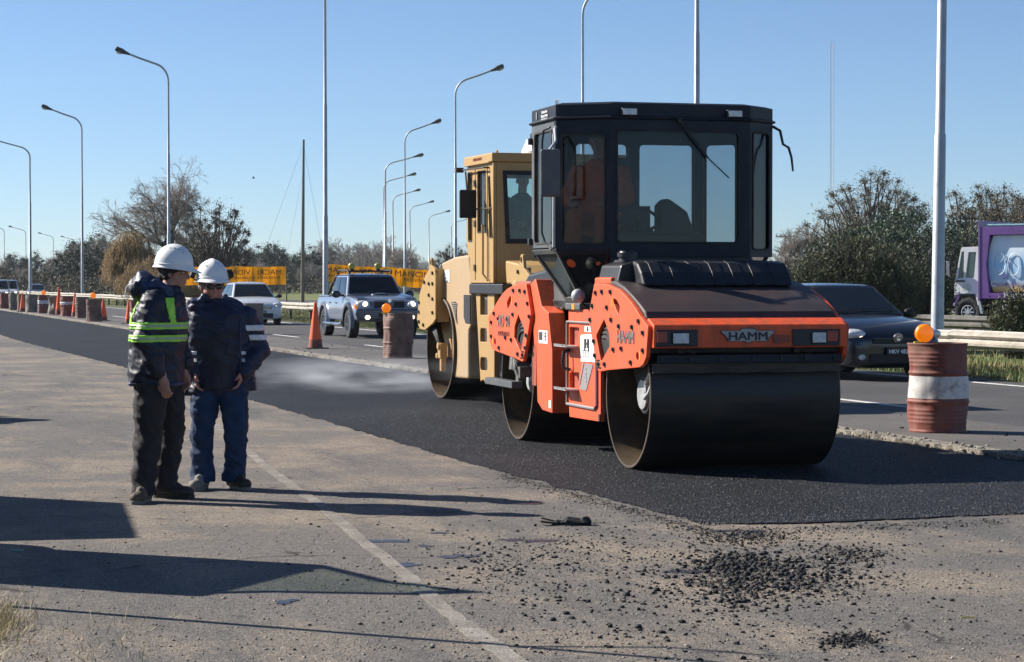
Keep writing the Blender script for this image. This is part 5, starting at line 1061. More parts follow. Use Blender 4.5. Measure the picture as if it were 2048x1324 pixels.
# --- silver-blue double-cab pickup
def pickup():
    c=thing('pickup_truck','silver blue double cab pickup with roof rails and amber beacons driving past the orange cone','pickup truck',tuple(RD(14.35,58.6,pz)),R(17.1))
    W=.90; m=M['graph']; m2=M['silverblue']  # shade painted in: front panels darker than the sunlit sides
    st=[(-.92,body_section(W*.72,.52,.66,.78,.02)),(-.90,body_section(W*.86,.48,.68,.86,.02)),(-.80,body_section(W*.94,.44,.70,.98,.05)),(-.5,body_section(W*.98,.42,.72,1.04,.07)),(.0,body_section(W,.42,.74,1.08,.07)),(.60,body_section(W,.42,.74,1.10,.06)),(.8,body_section(W,.42,.74,1.10,.04)),(2.55,body_section(W,.42,.74,1.10,.02)),(2.62,body_section(W,.42,.74,1.10,.0)),(2.7,body_section(W,.42,.74,1.10,.0)),(4.10,body_section(W*.985,.46,.74,1.10,.0)),(4.17,body_section(W*.95,.5,.74,1.06,.0))]
    b=shell('body',st,m2,c); realise(b); cut_arches(b,(0,3.0),W,.46,.40)
    hd=MB(); hd.loft([[(-.80,-.86,.90),(.80,-.86,.90),(.80,-.86,.88),(-.80,-.86,.88)],[(-.80,-.70,1.045),(.80,-.70,1.045),(.8,-.70,.95),(-.8,-.70,.95)],[(-.80,-.2,1.125),(.80,-.2,1.125),(.8,-.2,1.0),(-.8,-.2,1.0)],[(-.78,.62,1.185),(.78,.62,1.185),(.78,.62,1.0),(-.78,.62,1.0)]]); hd.build('bonnet',m,c,bevel=.03,seg=3,smooth=True)
    q=MB(); q.ell((0,.02,1.15),(.27,.20,.055),None,24,10); s_=q.build('bonnet_scoop',m,c,smooth='all'); MB().ell((0,-.09,1.165),(.20,.10,.022),None,20,8).build('scoop_mouth',M['black'],s_)
    greenhouse(c,(.62,2.52,.80,.80),(1.18,2.40,.62,.66),1.11,1.68,m2,M['carglass'],doors=2,crown=.05)
    MB().bb(-.74,.74,2.72,4.08,1.085,1.115).build('load_bed_floor',M['black'],c)
    q=MB()
    for s in(-1,1): q.bb(min(s*.77,s*.83),max(s*.77,s*.83),2.66,4.02,1.085,1.13)
    q.bb(-.80,.80,4.0,4.06,1.085,1.13); q.build('bed_rail',m2,c,bevel=.02)
    for y in(0,3.0):
        for s in(-1,1):
            wheel(c,s*(W-.11),y,.375,.25,s,M['chrome'],6,.60)
            q=MB(); n=20
            q.loft([[(s*(W-.02),y+.46*math.cos(t),.40+.46*math.sin(t)),(s*(W+.045),y+.45*math.cos(t),.40+.45*math.sin(t)),(s*(W+.045),y+.54*math.cos(t),.40+.53*math.sin(t)),(s*(W-.04),y+.60*math.cos(t),.40+.58*math.sin(t))] for t in np.linspace(-.25,PI+.25,n)]); q.build('wheel_arch',m2 if y else m,c,smooth=True)
    for s in(-1,1):
        q=MB(); q.ell((s*.70,-.86,.88),(.20,.09,.13),Matrix.Rotation(s*.35,3,'Z'),20,12); hl=q.build('headlight',M['lens'],c,smooth='all'); MB().ell((s*.64,-.935,.90),(.085,.04,.075),None,14,10).build('lit_bulb',M['lens_on'],hl,smooth='all'); MB().ell((s*.86,-.78,.85),(.05,.07,.09),Matrix.Rotation(s*.5,3,'Z'),12,8).build('indicator',M['amber'],hl,smooth='all')
        MB().ell((s*.60,-1.02,.56),(.075,.03,.06),None,14,10).build('fog_lamp',M['lens_on'],c,smooth='all')
        q=MB(); q.ell((s*1.02,.86,1.16),(.13,.07,.10),None,14,10); q.tube([(s*.80,.84,1.12),(s*.95,.86,1.13)],.03,6); q.build('door_mirror',M['carbon'],c,smooth='all')
        q=MB(); q.tube([(s*.95,.50,.40),(s*1.0,.62,.36),(s*1.0,2.35,.36),(s*.95,2.48,.40)],.045,10); q.build('side_step',M['chrome'],c,smooth=True)
        q=MB(); q.tube([(s*.58,1.18,1.72),(s*.60,1.26,1.80),(s*.62,2.25,1.81),(s*.62,2.38,1.72)],.032,8); q.build('roof_rail',M['plast'],c,smooth=True)
        for yy in(1.48,2.28): MB().box((s*.905,yy,.93),(.03,.15,.035)).build('door_handle',m2,c,bevel=.01)
        q=MB(); q.tube([(s*.66,2.62,1.12),(s*.66,2.68,1.58),(s*.60,2.72,1.66),(0,2.72,1.67)],.035,8); q.tube([(s*.66,2.70,1.55),(s*.72,3.25,1.14)],.035,8); q.build('roll_bar',M['black'],c,smooth=True)
    q=MB(); q.prism([(-.86,.50),(.86,.50),(.92,.66),(.90,.78),(-.90,.78),(-.92,.66)],'y',-1.01,-.86); q.build('bumper',m,c,bevel=.04,seg=3)
    q=MB(); q.bb(-.42,.42,-.965,-.93,.81,.98); g=q.build('grille',M['black'],c,bevel=.03)
    q=MB(); q.bb(-.30,.30,-1.02,-1.0,.56,.68); q.build('bumper_opening',M['black'],c)
    q=MB(); q.prism([(-.42,.99),(-.14,.99),(-.08,.82),(.08,.82),(.14,.99),(.42,.99),(.40,1.01),(-.40,1.01)],'y',-.985,-.965); q.build('grille_trim',m,c)
    q=MB(); q.cyl((0,-.99,1.0),(0,-.975,1.0),.05,.05,18); q.build('emblem',M['chrome'],c)
    q=MB(); q.tube([(-.60,1.30,1.78),(.60,1.30,1.78)],.02,6); q.tube([(-.62,2.1,1.80),(.62,2.1,1.80)],.02,6); q.build('cross_bar',M['black'],c)
    text_plate(c,'GDS 704',(0,-1.02,.62),dark=True)
    q=MB(); q.tube([(-.5,.60,1.19),(.1,.66,1.23),(.55,.67,1.23)],.009,5); q.build('wiper_blade',M['black'],c)
    MB().bb(-.62,-.48,.95,.96,1.19,1.24).build('windscreen_sticker',M['alu'],c)
    for (x,y) in((-.32,2.05),(.42,2.05)):
        q=MB(); q.cyl((x,y,1.80),(x,y,1.86),.07,.06,14); be=q.build('beacon',M['black'],c); MB().ell((x,y,1.93),(.10,.10,.095),None,18,12).build('beacon_dome',mat('yellow_green_dome',(.35,.30,.02),.15,0,.3,10,coat=.8),be,smooth='all')
    return c
pickup()
0 and hatch('dark blue car half hidden between the pickup and the tan roller','' and None or M['graph'],tuple(RD(15.6,72.5,pz)),R(17.1),plate=None)
# --- distant cars at the far left
def smallvan(label,m,loc,rz,H=1.85,W=.85):
    c=thing('van' if H>1.6 else 'car',label,'van' if H>1.6 else 'car',loc,rz)
    st=[(-.80,body_section(W*.8,.25,.5,.65,.02)),(-.6,body_section(W*.95,.2,.55,.82,.05)),(.2,body_section(W,.2,.6,.95,.05)),(1.5,body_section(W,.2,.6,1.0,.03)),(3.2,body_section(W*.97,.25,.6,1.0,.02))]
    shell('body',st,m,c,1); greenhouse(c,(.1,3.1,W*.9,W*.9),(.8,3.0,W*.72,W*.75),.98,H-.04,m,M['carglass'])
    for s in(-1,1):
        wheel(c,s*(W-.1),0,.3,.2,s,M['alu']); wheel(c,s*(W-.1),2.4,.3,.2,s,M['alu']); MB().ell((s*.58,-.72,.66),(.13,.08,.08)).build('headlight',M['lens_on'],c,smooth='all')
    MB().box((0,-.80,.5),(W,.04,.18)).build('grille',M['black'],c); return c
smallvan('far white van with a high roof seen over the guard rail at the left','' and None or M['wpaint'],tuple(AT(100/5.09,575,215)*1),R(10)).location.z=-.06
smallvan('far white van cut by the left picture edge','' and None or M['wpaint'],tuple(AT(1,577,205)),R(10)).location.z=-.06
smallvan('far dark blue car with headlights on beyond the guard rail at the left','' and None or M['graph'],tuple(AT(71,577,205)),R(10),H=1.45).location.z=-.06
# --- purple rubbish truck on the far carriageway
def truck():
    # local: +x is the rear of the truck, y=0 the visible side, front at x=0
    c=thing('rubbish_truck','purple rubbish collection truck with white cab and a printed mural on its side','truck',tuple(AT(1908,640,80).xy)+(-.02,),R(-36))
    pu=mat('purple_paint',(.14,.055,.25),.4,0,.08,2,coat=.4,dirt=(.08,.04,.12),damt=.25); wh=mat('truck_white',(.72,.72,.72),.4,0,.04,2,coat=.4,dirt=(.4,.38,.35),damt=.2)
    side=[(.02,.95),(.0,1.35),(.10,1.95),(.25,2.72),(.30,2.80),(.98,2.82),(1.0,.95),(.92,.70),(.80,1.15),(.22,1.15),(.08,.75)]
    w1=[(.14,1.72),(.28,2.62),(.38,2.66),(.36,1.70)]; w2=[(.44,1.72),(.55,2.62),(.84,2.62),(.76,1.72)]
    cb_=MB().prism(side,'y',0,.06,[w1,w2]).build('cab',wh,c,bevel=.01)
    MB().prism(side,'y',2.2,2.26).build('cab_side',wh,c); MB().prism([(.02,1.1),(.05,1.35),(.14,1.95),(.28,2.74),(.98,2.80),(.98,1.1)],'y',.062,2.198).build('cab_shell',mat('cab_inside',(.05,.08,.08),.6),c)
    for w in(w1,w2): MB().prism(w,'y',.02,.03).build('side_window',mat('truck_glass',(.05,.09,.09),.1,0,.4,2,coat=.5),c)
    MB().prism([(-.01,1.72),(.14,2.60),(.17,2.60),(.02,1.72)],'y',.15,2.1).build('windscreen',M['carglass'],c)
    q=MB(); q.tube([(.0,-.08,1.60),(.35,-.06,1.60),(.40,0,1.60)],.03,6); q.tube([(.0,-.08,1.60),(-.22,-.15,1.75)],.02,6); q.build('mirror_arm',M['black'],c); q=MB(); q.box((-.24,-.15,2.05),(.10,.22,.55)); mo=q.build('mirror',M['black'],c,bevel=.03); MB().box((-.175,-.15,2.05),(.03,.2,.5)).build('mirror_glass',wh,mo,bevel=.01)
    MB().cyl((.48,-.012,1.35),(.48,-.004,1.35),.17,.17,24).build('door_emblem',mat('pale_emblem',(.55,.57,.5),.5),c)
    MB().prism([(.0,1.02),(.22,1.2),(.10,.72),(.02,.75)],'y',-.01,.0).build('wing_panel',pu,c)
    MB().bb(-.12,.04,.02,2.2,.45,.80).build('bumper',wh,c,bevel=.03)
    q=MB(); q.prism([(.85,1.15),(.93,1.15),(1.12,.45),(1.02,.45)],'y',-.02,.10); q.build('mudguard_stay',M['galv'],c)
    wheel(c,0,0,.5,.3,-1,M['alu'],8,.5).matrix_local=Matrix.Translation((.52,.15,0))@Matrix.Rotation(R(90),4,'Z')
    w=wheel(c,0,0,.5,.3,-1,M['alu'],8,.5); w.matrix_local=Matrix.Translation((4.3,.15,0))@Matrix.Rotation(R(90),4,'Z')
    w=wheel(c,0,0,.5,.3,1,M['alu'],8,.5); w.matrix_local=Matrix.Translation((.52,2.1,0))@Matrix.Rotation(R(90),4,'Z')
    MB().bb(.9,6.5,.3,2.0,.75,.98).build('chassis',M['black'],c)
    q=MB(); q.cyl((1.9,-.0,.62),(2.5,0,.62),.20,.20,18); q.build('air_tank',M['galv'],c,smooth=True)
    # box: recessed panel between purple frames
    MB().bb(1.02,6.6,.08,2.28,1.05,3.42).build('box_body',pu,c)
    fr=MB(); fr.prism([(1.02,.98),(6.6,.98),(6.6,3.50),(1.02,3.50)],'y',-.18,.075,[[(1.42,1.18),(1.30,2.2),(1.42,3.22),(6.5,3.22),(6.5,1.18)]]); fr.build('box_frame',pu,c,bevel=.01)
    MB().bb(1.0,1.08,-.2,2.4,.9,3.72).build('front_bulkhead',pu,c,bevel=.01)
    q=MB(); q.tube([(1.3,-.05,3.56),(6.5,-.05,3.56)],.045,8); 
    for k in range(8): q.box((1.5+k*.62,-.02,3.60),(.04,.12,.10))
    q.build('tarpaulin_roll',mat('teal_tarpaulin',(.16,.30,.36),.6,0,.2,3),c)
    # flat print on the side panel
    m=bpy.data.materials.new('side_print'); m.use_nodes=True; nt=m.node_tree; N=nt.nodes; L=nt.links; b=N['Principled BSDF']; b.inputs['Roughness'].default_value=.4
    tc=N.new('ShaderNodeTexCoord'); sp=N.new('ShaderNodeSeparateXYZ'); L.new(tc.outputs['Object'],sp.inputs[0]); n=N.new('ShaderNodeTexNoise'); n.inputs['Scale'].default_value=1.6; n.inputs['Detail'].default_value=5; L.new(tc.outputs['Object'],n.inputs[0])
    ma=N.new('ShaderNodeMath'); ma.operation='MULTIPLY_ADD'; L.new(n.outputs[0],ma.inputs[0]); ma.inputs[1].default_value=.55; L.new(sp.outputs[2],ma.inputs[2])
    mr=N.new('ShaderNodeMapRange'); L.new(ma.outputs[0],mr.inputs[0]); mr.inputs[1].default_value=1.45; mr.inputs[2].default_value=3.5
    cr=N.new('ShaderNodeValToRGB'); L.new(mr.outputs[0],cr.inputs[0]); E_=cr.color_ramp.elements; E_[0].position=0; E_[0].color=(.75,.35,.06,1); E_[1].position=1; E_[1].color=(.70,.80,.88,1)
    for pos,col in((.07,(.8,.6,.25,1)),(.14,(.45,.35,.42,1)),(.22,(.55,.72,.85,1)),(.5,(.35,.62,.88,1)),(.75,(.62,.78,.90,1))): e=E_.new(pos); e.color=col
    n2=N.new('ShaderNodeTexNoise'); n2.inputs['Scale'].default_value=.9; L.new(tc.outputs['Object'],n2.inputs[0]); r2=N.new('ShaderNodeMapRange'); L.new(n2.outputs[0],r2.inputs[0]); r2.inputs[1].default_value=.5; r2.inputs[2].default_value=.7
    mx=N.new('ShaderNodeMix'); mx.data_type='RGBA'; L.new(r2.outputs[0],mx.inputs[0]); L.new(cr.outputs[0],mx.inputs[6]); mx.inputs[7].default_value=(.8,.85,.88,1)
    L.new(mx.outputs[2],b.inputs['Base Color'])
    pp=MB(); rows=[]
    for j in range(13):
        z=1.22+1.98*j/12; bow=.12*math.sin(PI*j/12); rows.append([(1.32+.16*(abs(j/6-1))**2+5.1*i/8,.0-bow*.6+.02,z) for i in range(9)])
    V=[p for r_ in rows for p in r_]; pp.add(V,[(j*9+i,j*9+i+1,(j+1)*9+i+1,(j+1)*9+i) for j in range(12) for i in range(8)]); pn=pp.build('mural_panel',m,c,smooth='all')
    dk_=mat('mural_dark_blue',(.10,.12,.30),.5); pl_=mat('mural_white',(.8,.8,.78),.5)
    q=MB()
    for (x,z,r_) in ((1.75,2.22,.40),(2.28,2.18,.38)): q.tube([(x+r_*.55*math.cos(t),-.075,z+r_*math.sin(t)) for t in np.linspace(0,2*PI,25)],.012,5,cap=False)
    q.tube([(1.75,-.075,2.22),(2.0,-.08,2.5),(2.28,-.075,2.18)],.01,5); q.build('mural_bicycle',pl_,pn)
    for (x,z,r_) in((1.95,1.78,.10),(2.85,1.72,.14),(2.3,1.55,.06),(3.2,1.6,.08)):
        P=[(x+r_*(1+.4*math.sin(5*t))*math.cos(t),z+r_*(1+.4*math.sin(5*t))*math.sin(t)) for t in np.linspace(0,2*PI,20,endpoint=False)]; MB().prism(P,'y',-.082,-.078).build('mural_bird',dk_,pn)
    text('C',.30,pl_,pn,(1.52,-.06,1.50),(PI/2,0,0),bold=.01)
    text('MUNICIPALIDAD DE',.17,M['sticker'],c,(2.75,-.184,1.085),(PI/2,0,0),bold=.006,ext=.001)
    return c
truck()
# ---------------------------------------------------------------- barrels, warning lamps and cones
def rad(z,fine=True):
    r=.285
    for zz,a,w in((.30,.012,.016),(.585,.012,.016),(.01,.008,.010),(.872,.010,.010)): r+=a*math.exp(-((z-zz)/w)**2)
    if fine:
        for zz in(.10,.14,.18,.22,.66,.70,.74,.78): r+=.005*math.exp(-((z-zz)/.012)**2)
    return r
def barrel(label,loc,m,band_=None,dent=.0,seed=0,rz=0.,h=1.,r=1.,tilt=0.,crush=0.,group='oil drums along the lane'):
    t=thing('barrel',label,'barrel',loc,rz,group); n=48
    def shell_(z0,z1,off,steps):
        rows=[]
        for j in range(steps+1):
            z=z0+(z1-z0)*j/steps; row=[]
            for i in range(n):
                a=2*PI*i/n; rr=(rad(z)+off)*r
                d=dent*(mnoise.noise((math.cos(a)*1.6+seed,math.sin(a)*1.6,z*2.2))**1) + dent*.35*mnoise.noise((math.cos(a)*4+seed,math.sin(a)*4,z*6))
                if crush: d-=crush*max(0,math.cos(a-2.6))**2*math.exp(-((z-.52)/.28)**2)
                d=min(d,.02); row.append(((rr+d)*math.cos(a)+tilt*z,(rr+d)*math.sin(a),z*h*(1-.06*crush*4*max(0,math.cos(a-2.6))*(z>.6))))
            rows.append(row)
        return rows
    mb=MB(); mb.loft(shell_(0,.88,0,88),cap=False); o=mb.build('barrel_wall',m,t,smooth='all')
    top=shell_(.88,.88,0,1)[0]; lid=[(x*.97,y*.97,z) for x,y,z in top]; lo=[(x*.96,y*.96,z-.022) for x,y,z in top]
    MB().loft([top,lid],cap=False).build('barrel_rim',m,t); q=MB(); q.loft([lid,lo],cap=False); q.add(lo,[tuple(range(n))]); q.build('barrel_lid',M['drum_grey'] if m is not M['drum_red'] else M['drum_brown'],t)
    if band_: MB().loft(shell_(band_[0],band_[1],.0025,26),cap=False).build('white_band',M['drum_white'],t,smooth='all')
    return t
def lamp(label,loc,rz,yellow=True,r=.092):
    t=thing('warning_lamp',label,'warning lamp',loc,rz,'amber warning lamps on the barrels')
    q=MB(); n=32
    def ring(y,rr): return [(rr*math.cos(2*PI*i/n),y,r+.012+rr*math.sin(2*PI*i/n)) for i in range(n)]
    q.loft([ring(-.045,.02),ring(-.042,r*.6),ring(-.032,r*.85),ring(-.012,r*.985),ring(.012,r*.985),ring(.032,r*.85),ring(.042,r*.6),ring(.045,.02)]); q.build('lens',M['amber'],t,smooth='all')
    q=MB(); q.loft([ring(-.008,r*1.03),ring(.008,r*1.03)],cap=False); q.loft([ring(-.008,r*1.0),ring(.008,r*1.0)],cap=False); q.build('lens_rim',mat('lamp_rim',(.55,.13,.01),.4),t)
    q=MB(); q.box((-.05,.0,.012),(.10,.05,.02)); q.build('battery_base',mat('yellow_base',(.55,.5,.04),.5) if yellow else M['black'],t,bevel=.004)
    return t
def cone(label,loc,H=1.0,rz=0.,dirty=True,tilt=0.):
    t=thing('traffic_cone',label,'traffic cone',loc,rz,'orange cones along the lane'); n=32
    def ring(z,rr): return [(rr*math.cos(2*PI*i/n)+tilt*z,rr*math.sin(2*PI*i/n),z) for i in range(n)]
    rr=lambda z:.165-.135*(z/1.0)
    q=MB(); q.loft([ring(z*H,rr(z)*H**.3) for z in (.20,.45,.7,.985)]+[ring(.995*H,.018)]); q.build('cone_body',M['cone'],t,smooth=True)
    q=MB(); q.loft([ring(z*H,rr(z)*H**.3) for z in(.018,.10,.20)],cap=False); q.build('cone_skirt',M['conedirty'],t,smooth='all')
    q=MB(); q.prism([(.26*math.copysign(min(1,abs(math.cos(a))*1.35),math.cos(a)),.26*math.copysign(min(1,abs(math.sin(a))*1.35),math.sin(a))) for a in np.linspace(0,2*PI,24,endpoint=False)],'z',.0,.022); q.build('cone_base',M['rubber'],t,bevel=.006)
    return t
LZ=.054
def gb(px,py): p=G(px,py,LZ); return (p.x,p.y,LZ)
barrel('red oxide barrel with a white band near the right edge beside the orange roller',gb(1876,871-8),M['drum_red'],(.335,.555),.03,3,rz=.4)
lamp('large amber lamp on the red and white barrel at the right',gb(1864,863)[:2]+(LZ+.872,),.0).location=Vector(gb(1876,863))+Vector((-.16,-.10,.872))
barrel('rusty brown barrel without a band in front of the silver blue pickup',gb(797,716),M['drum_brown'],None,.05,9,rz=1.,tilt=.01)
lamp('amber lamp on the brown barrel in front of the pickup',Vector(gb(797,716))+Vector((-.23,-.08,.872)),0.)
L0=[ # px, base y, material, band, crush, label
 (-14,614,'drum_red',None,0,'dark red barrel cut by the left picture edge'),
 (9,617,'drum_red',None,0,'dark red barrel farthest left of the full barrels'),
 (29,620.5,'drum_grey',None,.10,'dented grey barrel beside the dark red one at the far left'),
 (46,622,'drum_brown',None,0,'brown barrel hidden behind a thin cone at the far left'),
 (63,624.5,'drum_grey',None,.08,'dented plain grey barrel left of the banded barrel carrying a lamp'),
 (88.5,626.5,'drum_red',(.45,.62),.0,'red barrel with white band and lamp on top at the left'),
 (107.5,629,'drum_grey',None,.17,'crushed grey barrel with a cone in front of it'),
 (134,632,'drum_red',(.50,.63),.0,'red barrel with white band between two orange cones'),
 (164,636,'drum_brown',None,0,'narrow brown barrel between a cone and the large brown barrel'),
 (188,643,'drum_brown',None,.06,'largest brown barrel of the left row with an amber lamp'),
 (277,654,'drum_red',(.35,.5),0,'red and white barrel behind the man in the lime banded coat')]
bl=[]
for i,(px,py,mm,bd,cr_,lb) in enumerate(L0):
    bl.append(barrel(lb,gb(px,py),M[mm],bd,.035,i*7,rz=i*1.3,crush=cr_,h=1.0 if i%3 else .97))
barrel('grey green topped barrel behind the right shoulder of the man in jeans',gb(507,668),M['drum_grey'],None,.03,44)
for i,lb in((5,'amber lamp on the first banded barrel of the left row'),(9,'amber lamp on the largest brown barrel of the left row'),(10,'amber lamp on the barrel behind the man in the lime banded coat')):
    lamp(lb,bl[i].location+Vector((-.02,-.05,.865)),.0,False,.11)
q=MB().cyl((0,0,0),(.01,0,.62),.012,.008,6).build('marker_rod',M['black']); q.location=bl[9].location+Vector((-.10,0,.85)); tag(q,'thin black rod sticking up from the largest brown barrel','rod')
cone('orange cone with scuffed foot standing left of the pickup',gb(631,697),1.04,rz=.3)
cone('orange cone between the lime banded man and the left barrels',gb(258,647),.86)
cone('orange cone with dirty foot left of the narrow brown barrel',gb(150,633),1.02)
cone('thin orange cone in front of the brown barrel at the far left',gb(45,623.5),.95)
cone('orange cone half hidden behind the largest brown barrel',gb(207,641.5),.88,dirty=False)
cc=cone('orange cone in front of the crushed grey barrel',gb(118,629.5),1.28)
# ---------------------------------------------------------------- guard rails
def guard(label,v,s0,s1,m,step=4.0,zt=.80,z0=-.06,group=None,pm=None):
    t=thing('guard_rail',label,'guard rail',(0,0,0),RA)
    prof=[(0,-.31),(-.005,-.29),(-.075,-.255),(-.08,-.215),(-.01,-.175),(-.005,-.155),(-.01,-.135),(-.08,-.095),(-.075,-.055),(-.005,-.02),(0,0)]
    P=[(v+a,zt+b) for a,b in prof]+[(v+a+.006,zt+b) for a,b in reversed(prof)]
    base=None; pb=None; nn=int((s1-s0)/step)
    for k in range(nn):
        if base is None:
            mb=MB(); V=[];n=len(P)
            V=[(x,0,z) for x,z in P]+[(x,step+.02,z) for x,z in P]; mb.add(V,[(i,(i+1)%n,n+(i+1)%n,n+i) for i in range(n)]+[tuple(range(n)),tuple(range(2*n-1,n-1,-1))]); base=mb.build('rail_panel',m,t); o=base
            q=MB(); q.bb(v+.02,v+.12,-.06,.06,z0-.3,zt-.04); pb=q.build('post',pm or M['rubber'],t); p_=pb
        else:
            o=base.copy(); C.objects.link(o); p_=pb.copy(); C.objects.link(p_)
        o.location=((.006 if k%2 else 0)+.012*math.sin(k*1.7),s0+k*step,.012*math.sin(k*2.3)); p_.location=(.0,s0+k*step,0)
    return t
guard('long galvanised guard rail along the far edge of the traffic lanes',18.2,14,300,M['rail'],zt=.74)
M['rail_d']=mat('rail_dappled_shade',(.13,.125,.11),.7,.1,.5,5,dirt=(.05,.05,.045),damt=.5)  # shade and its dappling painted into a darker, uneven zinc
guard('second guard rail darkened as if in shade in front of the purple truck',26.0,36,66,M['rail_d'],step=3.0,zt=.74,pm=M['black'])
# ---------------------------------------------------------------- street lamps
def lamp_post():
    t=thing('street_lamp','x','street lamp',(0,0,0),0)
    q=MB(); H=13.3; pts=[(0,0,-.3),(0,0,4.0),(0,0,4.02),(0,0,8.2),(0,0,8.22),(0,0,11.3)]; rs=[.125,.105,.09,.08,.068,.058]
    q.tube(pts,rs,14); 
    arc=[(0,0,11.3)]+[(.95-.95*math.cos(a),0,12.0+.95*math.sin(a)*1.0) for a in np.linspace(0,PI/2*.84,10)]; e=arc[-1]; arc+=[(e[0]+.8,0,e[2]+.25),(e[0]+1.45,0,e[2]+.48)]
    q.tube(arc,[.058]*len(arc),10); q.build('pole',M['galv'],t,smooth=True)
    e=arc[-1]; hd=MB(); d=Vector((.94,0,.33)).normalized(); u=Vector((-d.z,0,d.x))
    def rg(s,w,hh,o=0): c=Vector(e)+d*s+u*o; return [c+Vector((0,w*math.cos(a),0))+u*hh*math.sin(a) for a in np.linspace(0,2*PI,14,endpoint=False)]
    hd.loft([rg(-.05,.045,.045),rg(.05,.06,.06),rg(.32,.14,.11,.0),rg(.45,.17,.14,.01),rg(.80,.17,.14,.01),rg(.86,.12,.09,.0)]); h_=hd.build('lamp_head',mat('lamp_housing',(.05,.055,.06),.5,.2),t,smooth=True)
    g=MB(); g.ell(Vector(e)+d*.62-u*.13,(.20,.14,.07),Matrix.Rotation(-.34,3,'Y')); g.build('lamp_glass',mat('lamp_diffuser',(.55,.56,.5),.3,coat=.5),h_,smooth='all')
    MB().cyl((0,0,-.3),(0,0,.05),.22,.22,12).build('foot',M['galv'],t); return t
lp=lamp_post(); LR=[]
RIGHT=[(1874,41,0,'thick lamp pole behind the dark hatchback, arm out of view'),(651,91,0,'tall lamp pole rising behind the rear of the pickup'),(1393,65,1,'lamp pole seen behind and through the black cab of the orange roller'),
 (1165,101,1,'lamp pole rising above the tan and orange cabs, cut by the top edge'),(911,135.7,1,'tallest full street lamp just left of the tan cab'),(810,180.7,1,'second tallest street lamp left of the tan cab'),(771,228.9,1,'street lamp third in height left of the tan cab'),(768,269,1,'leftmost slim lamp pole of the receding row left of the tan cab'),(786,315,1,'fifth lamp of the receding row left of the tan cab'),(820,360,1,'sixth lamp of the receding row, above the yellow banner'),(858,408,1,'seventh lamp of the receding row, left of the tan cab'),(903,456,1,'smallest lamp of the receding row, half behind the nearest one'),
 (338,126.3,-1,'street lamp rising in front of the bare willow tree'),(165,166.8,-1,'street lamp left of the bare willow with its arm to the left'),(61,203,-1,'street lamp at the left whose head is cut by the picture edge'),(9,507,-1,'small far lamp nearest the left picture edge'),(52,521,-1,'small far lamp between the two big left poles'),(107,590,-1,'small far lamp right of the second big left pole'),(150,634,-1,'tiny lamp head just showing over the trees at the left')]
for i,(px,Z,s,lb) in enumerate(RIGHT):
    p=AT(px,590,Z); loc=(p.x,p.y,-.06); rz=RA*.3 if s>=0 else PI+RA*.4
    if s==0: rz=RA if i==0 else PI+RA
    o=dup(lp,loc,rz,lb,'street lamps along the highway') if i else lp
    if i==0: lp.location=loc; lp.rotation_euler=(0.004,.010,rz); lp['label']=lb; lp['group']='street lamps along the highway'
    o.scale=(.98,.98,1.07+.06*(Z==101)) if Z<200 else (1.3,1.3,1.07)
# wooden pole with guy wires
q=thing('wooden_pole','slender weathered wooden pole beyond the guard rail left of the tall lamp pole','pole',tuple(AT(605,610,150).xy)+(-.06,))
MB().tube([(0,0,-.2),(.04,0,5),(.10,0,11.1)],[.13,.11,.07],8).build('pole_shaft',M['wood'],q)
w=MB(); w.tube([(.09,0,10.8),(-2.5,1,4)],.008,3); w.tube([(.09,0,10.8),(1.5,-1,3.2)],.008,3); w.tube([(.06,0,9),(-1.1,0,3)],.006,3); w.build('guy_wire',M['galv'],q); MB().tube([(-1.2,0,3.45),(1.3,0,3.40)],.02,4).build('cross_wire',M['galv'],q)
# utility poles
for px,py,Z,wd,lb in((1943,430,185,2.1,'utility pole with a crossarm behind the white truck cab'),(1570,468,300,2.6,'far utility pole with a crossarm over the oleander bush')):
    hh=(565-py)/4500*Z+1.53; t=thing('utility_pole',lb,'utility pole',tuple(AT(px,600,Z).xy)+(-.06,)); MB().tube([(0,0,0),(0,0,hh)],[.16,.12],8).build('pole_shaft',M['wood'],t)
    w=MB(); w.box((0,-.1,hh-.25),(wd,.12,.14)); w.build('crossarm',M['bark'],t); w=MB()
    for x in(-.95,-.5,.5,.95): w.cyl((x*wd/2.1,-.1,hh-.2),(x*wd/2.1,-.1,hh+.05),.06,.04,6)
    w.build('insulators',M['rubber'],t)
# lattice radio mast far away
t=thing('radio_mast','very tall thin lattice radio mast far behind the trees','mast',tuple(AT(1663,600,620).xy)+(-.06,)); H=(565-82)/4500*620+1.5; w=.48
q=MB()
cs=[(-w,-w*.6),(w,-w*.6),(0,w)]
for (x,y) in cs: q.tube([(x,y,0),(x,y,H)],.055,4)
M['mast']=mat('faded_red_white_mast',(.42,.36,.36),.6,0,.2,.3); q.build('mast_legs',M['mast'],t)
q=MB(); n=int(H/1.1)
for k in range(n):
    for a in range(3): 
        c0=cs[a]; c1=cs[(a+1)%3]; z=k*1.1; q.tube([(c0[0],c0[1],z),(c1[0],c1[1],z+1.1)],.03,3)
q.build('mast_bracing',M['mast'],t,kind='stuff')
# bird
q=MB(); q.ell((0,0,0),(.12,.05,.05)); q.add([(0,0,0),(-.05,.3,.12),(.08,.25,.1)],[(0,1,2)]); q.add([(0,0,0),(-.05,-.3,.12),(.08,-.25,.1)],[(0,1,2)]); o=q.build('bird',M['black']); o.scale=(.5,.5,.5); o.location=AT(507,356,95); tag(o,'tiny dark bird flying in the open sky right of the bare willow','bird')
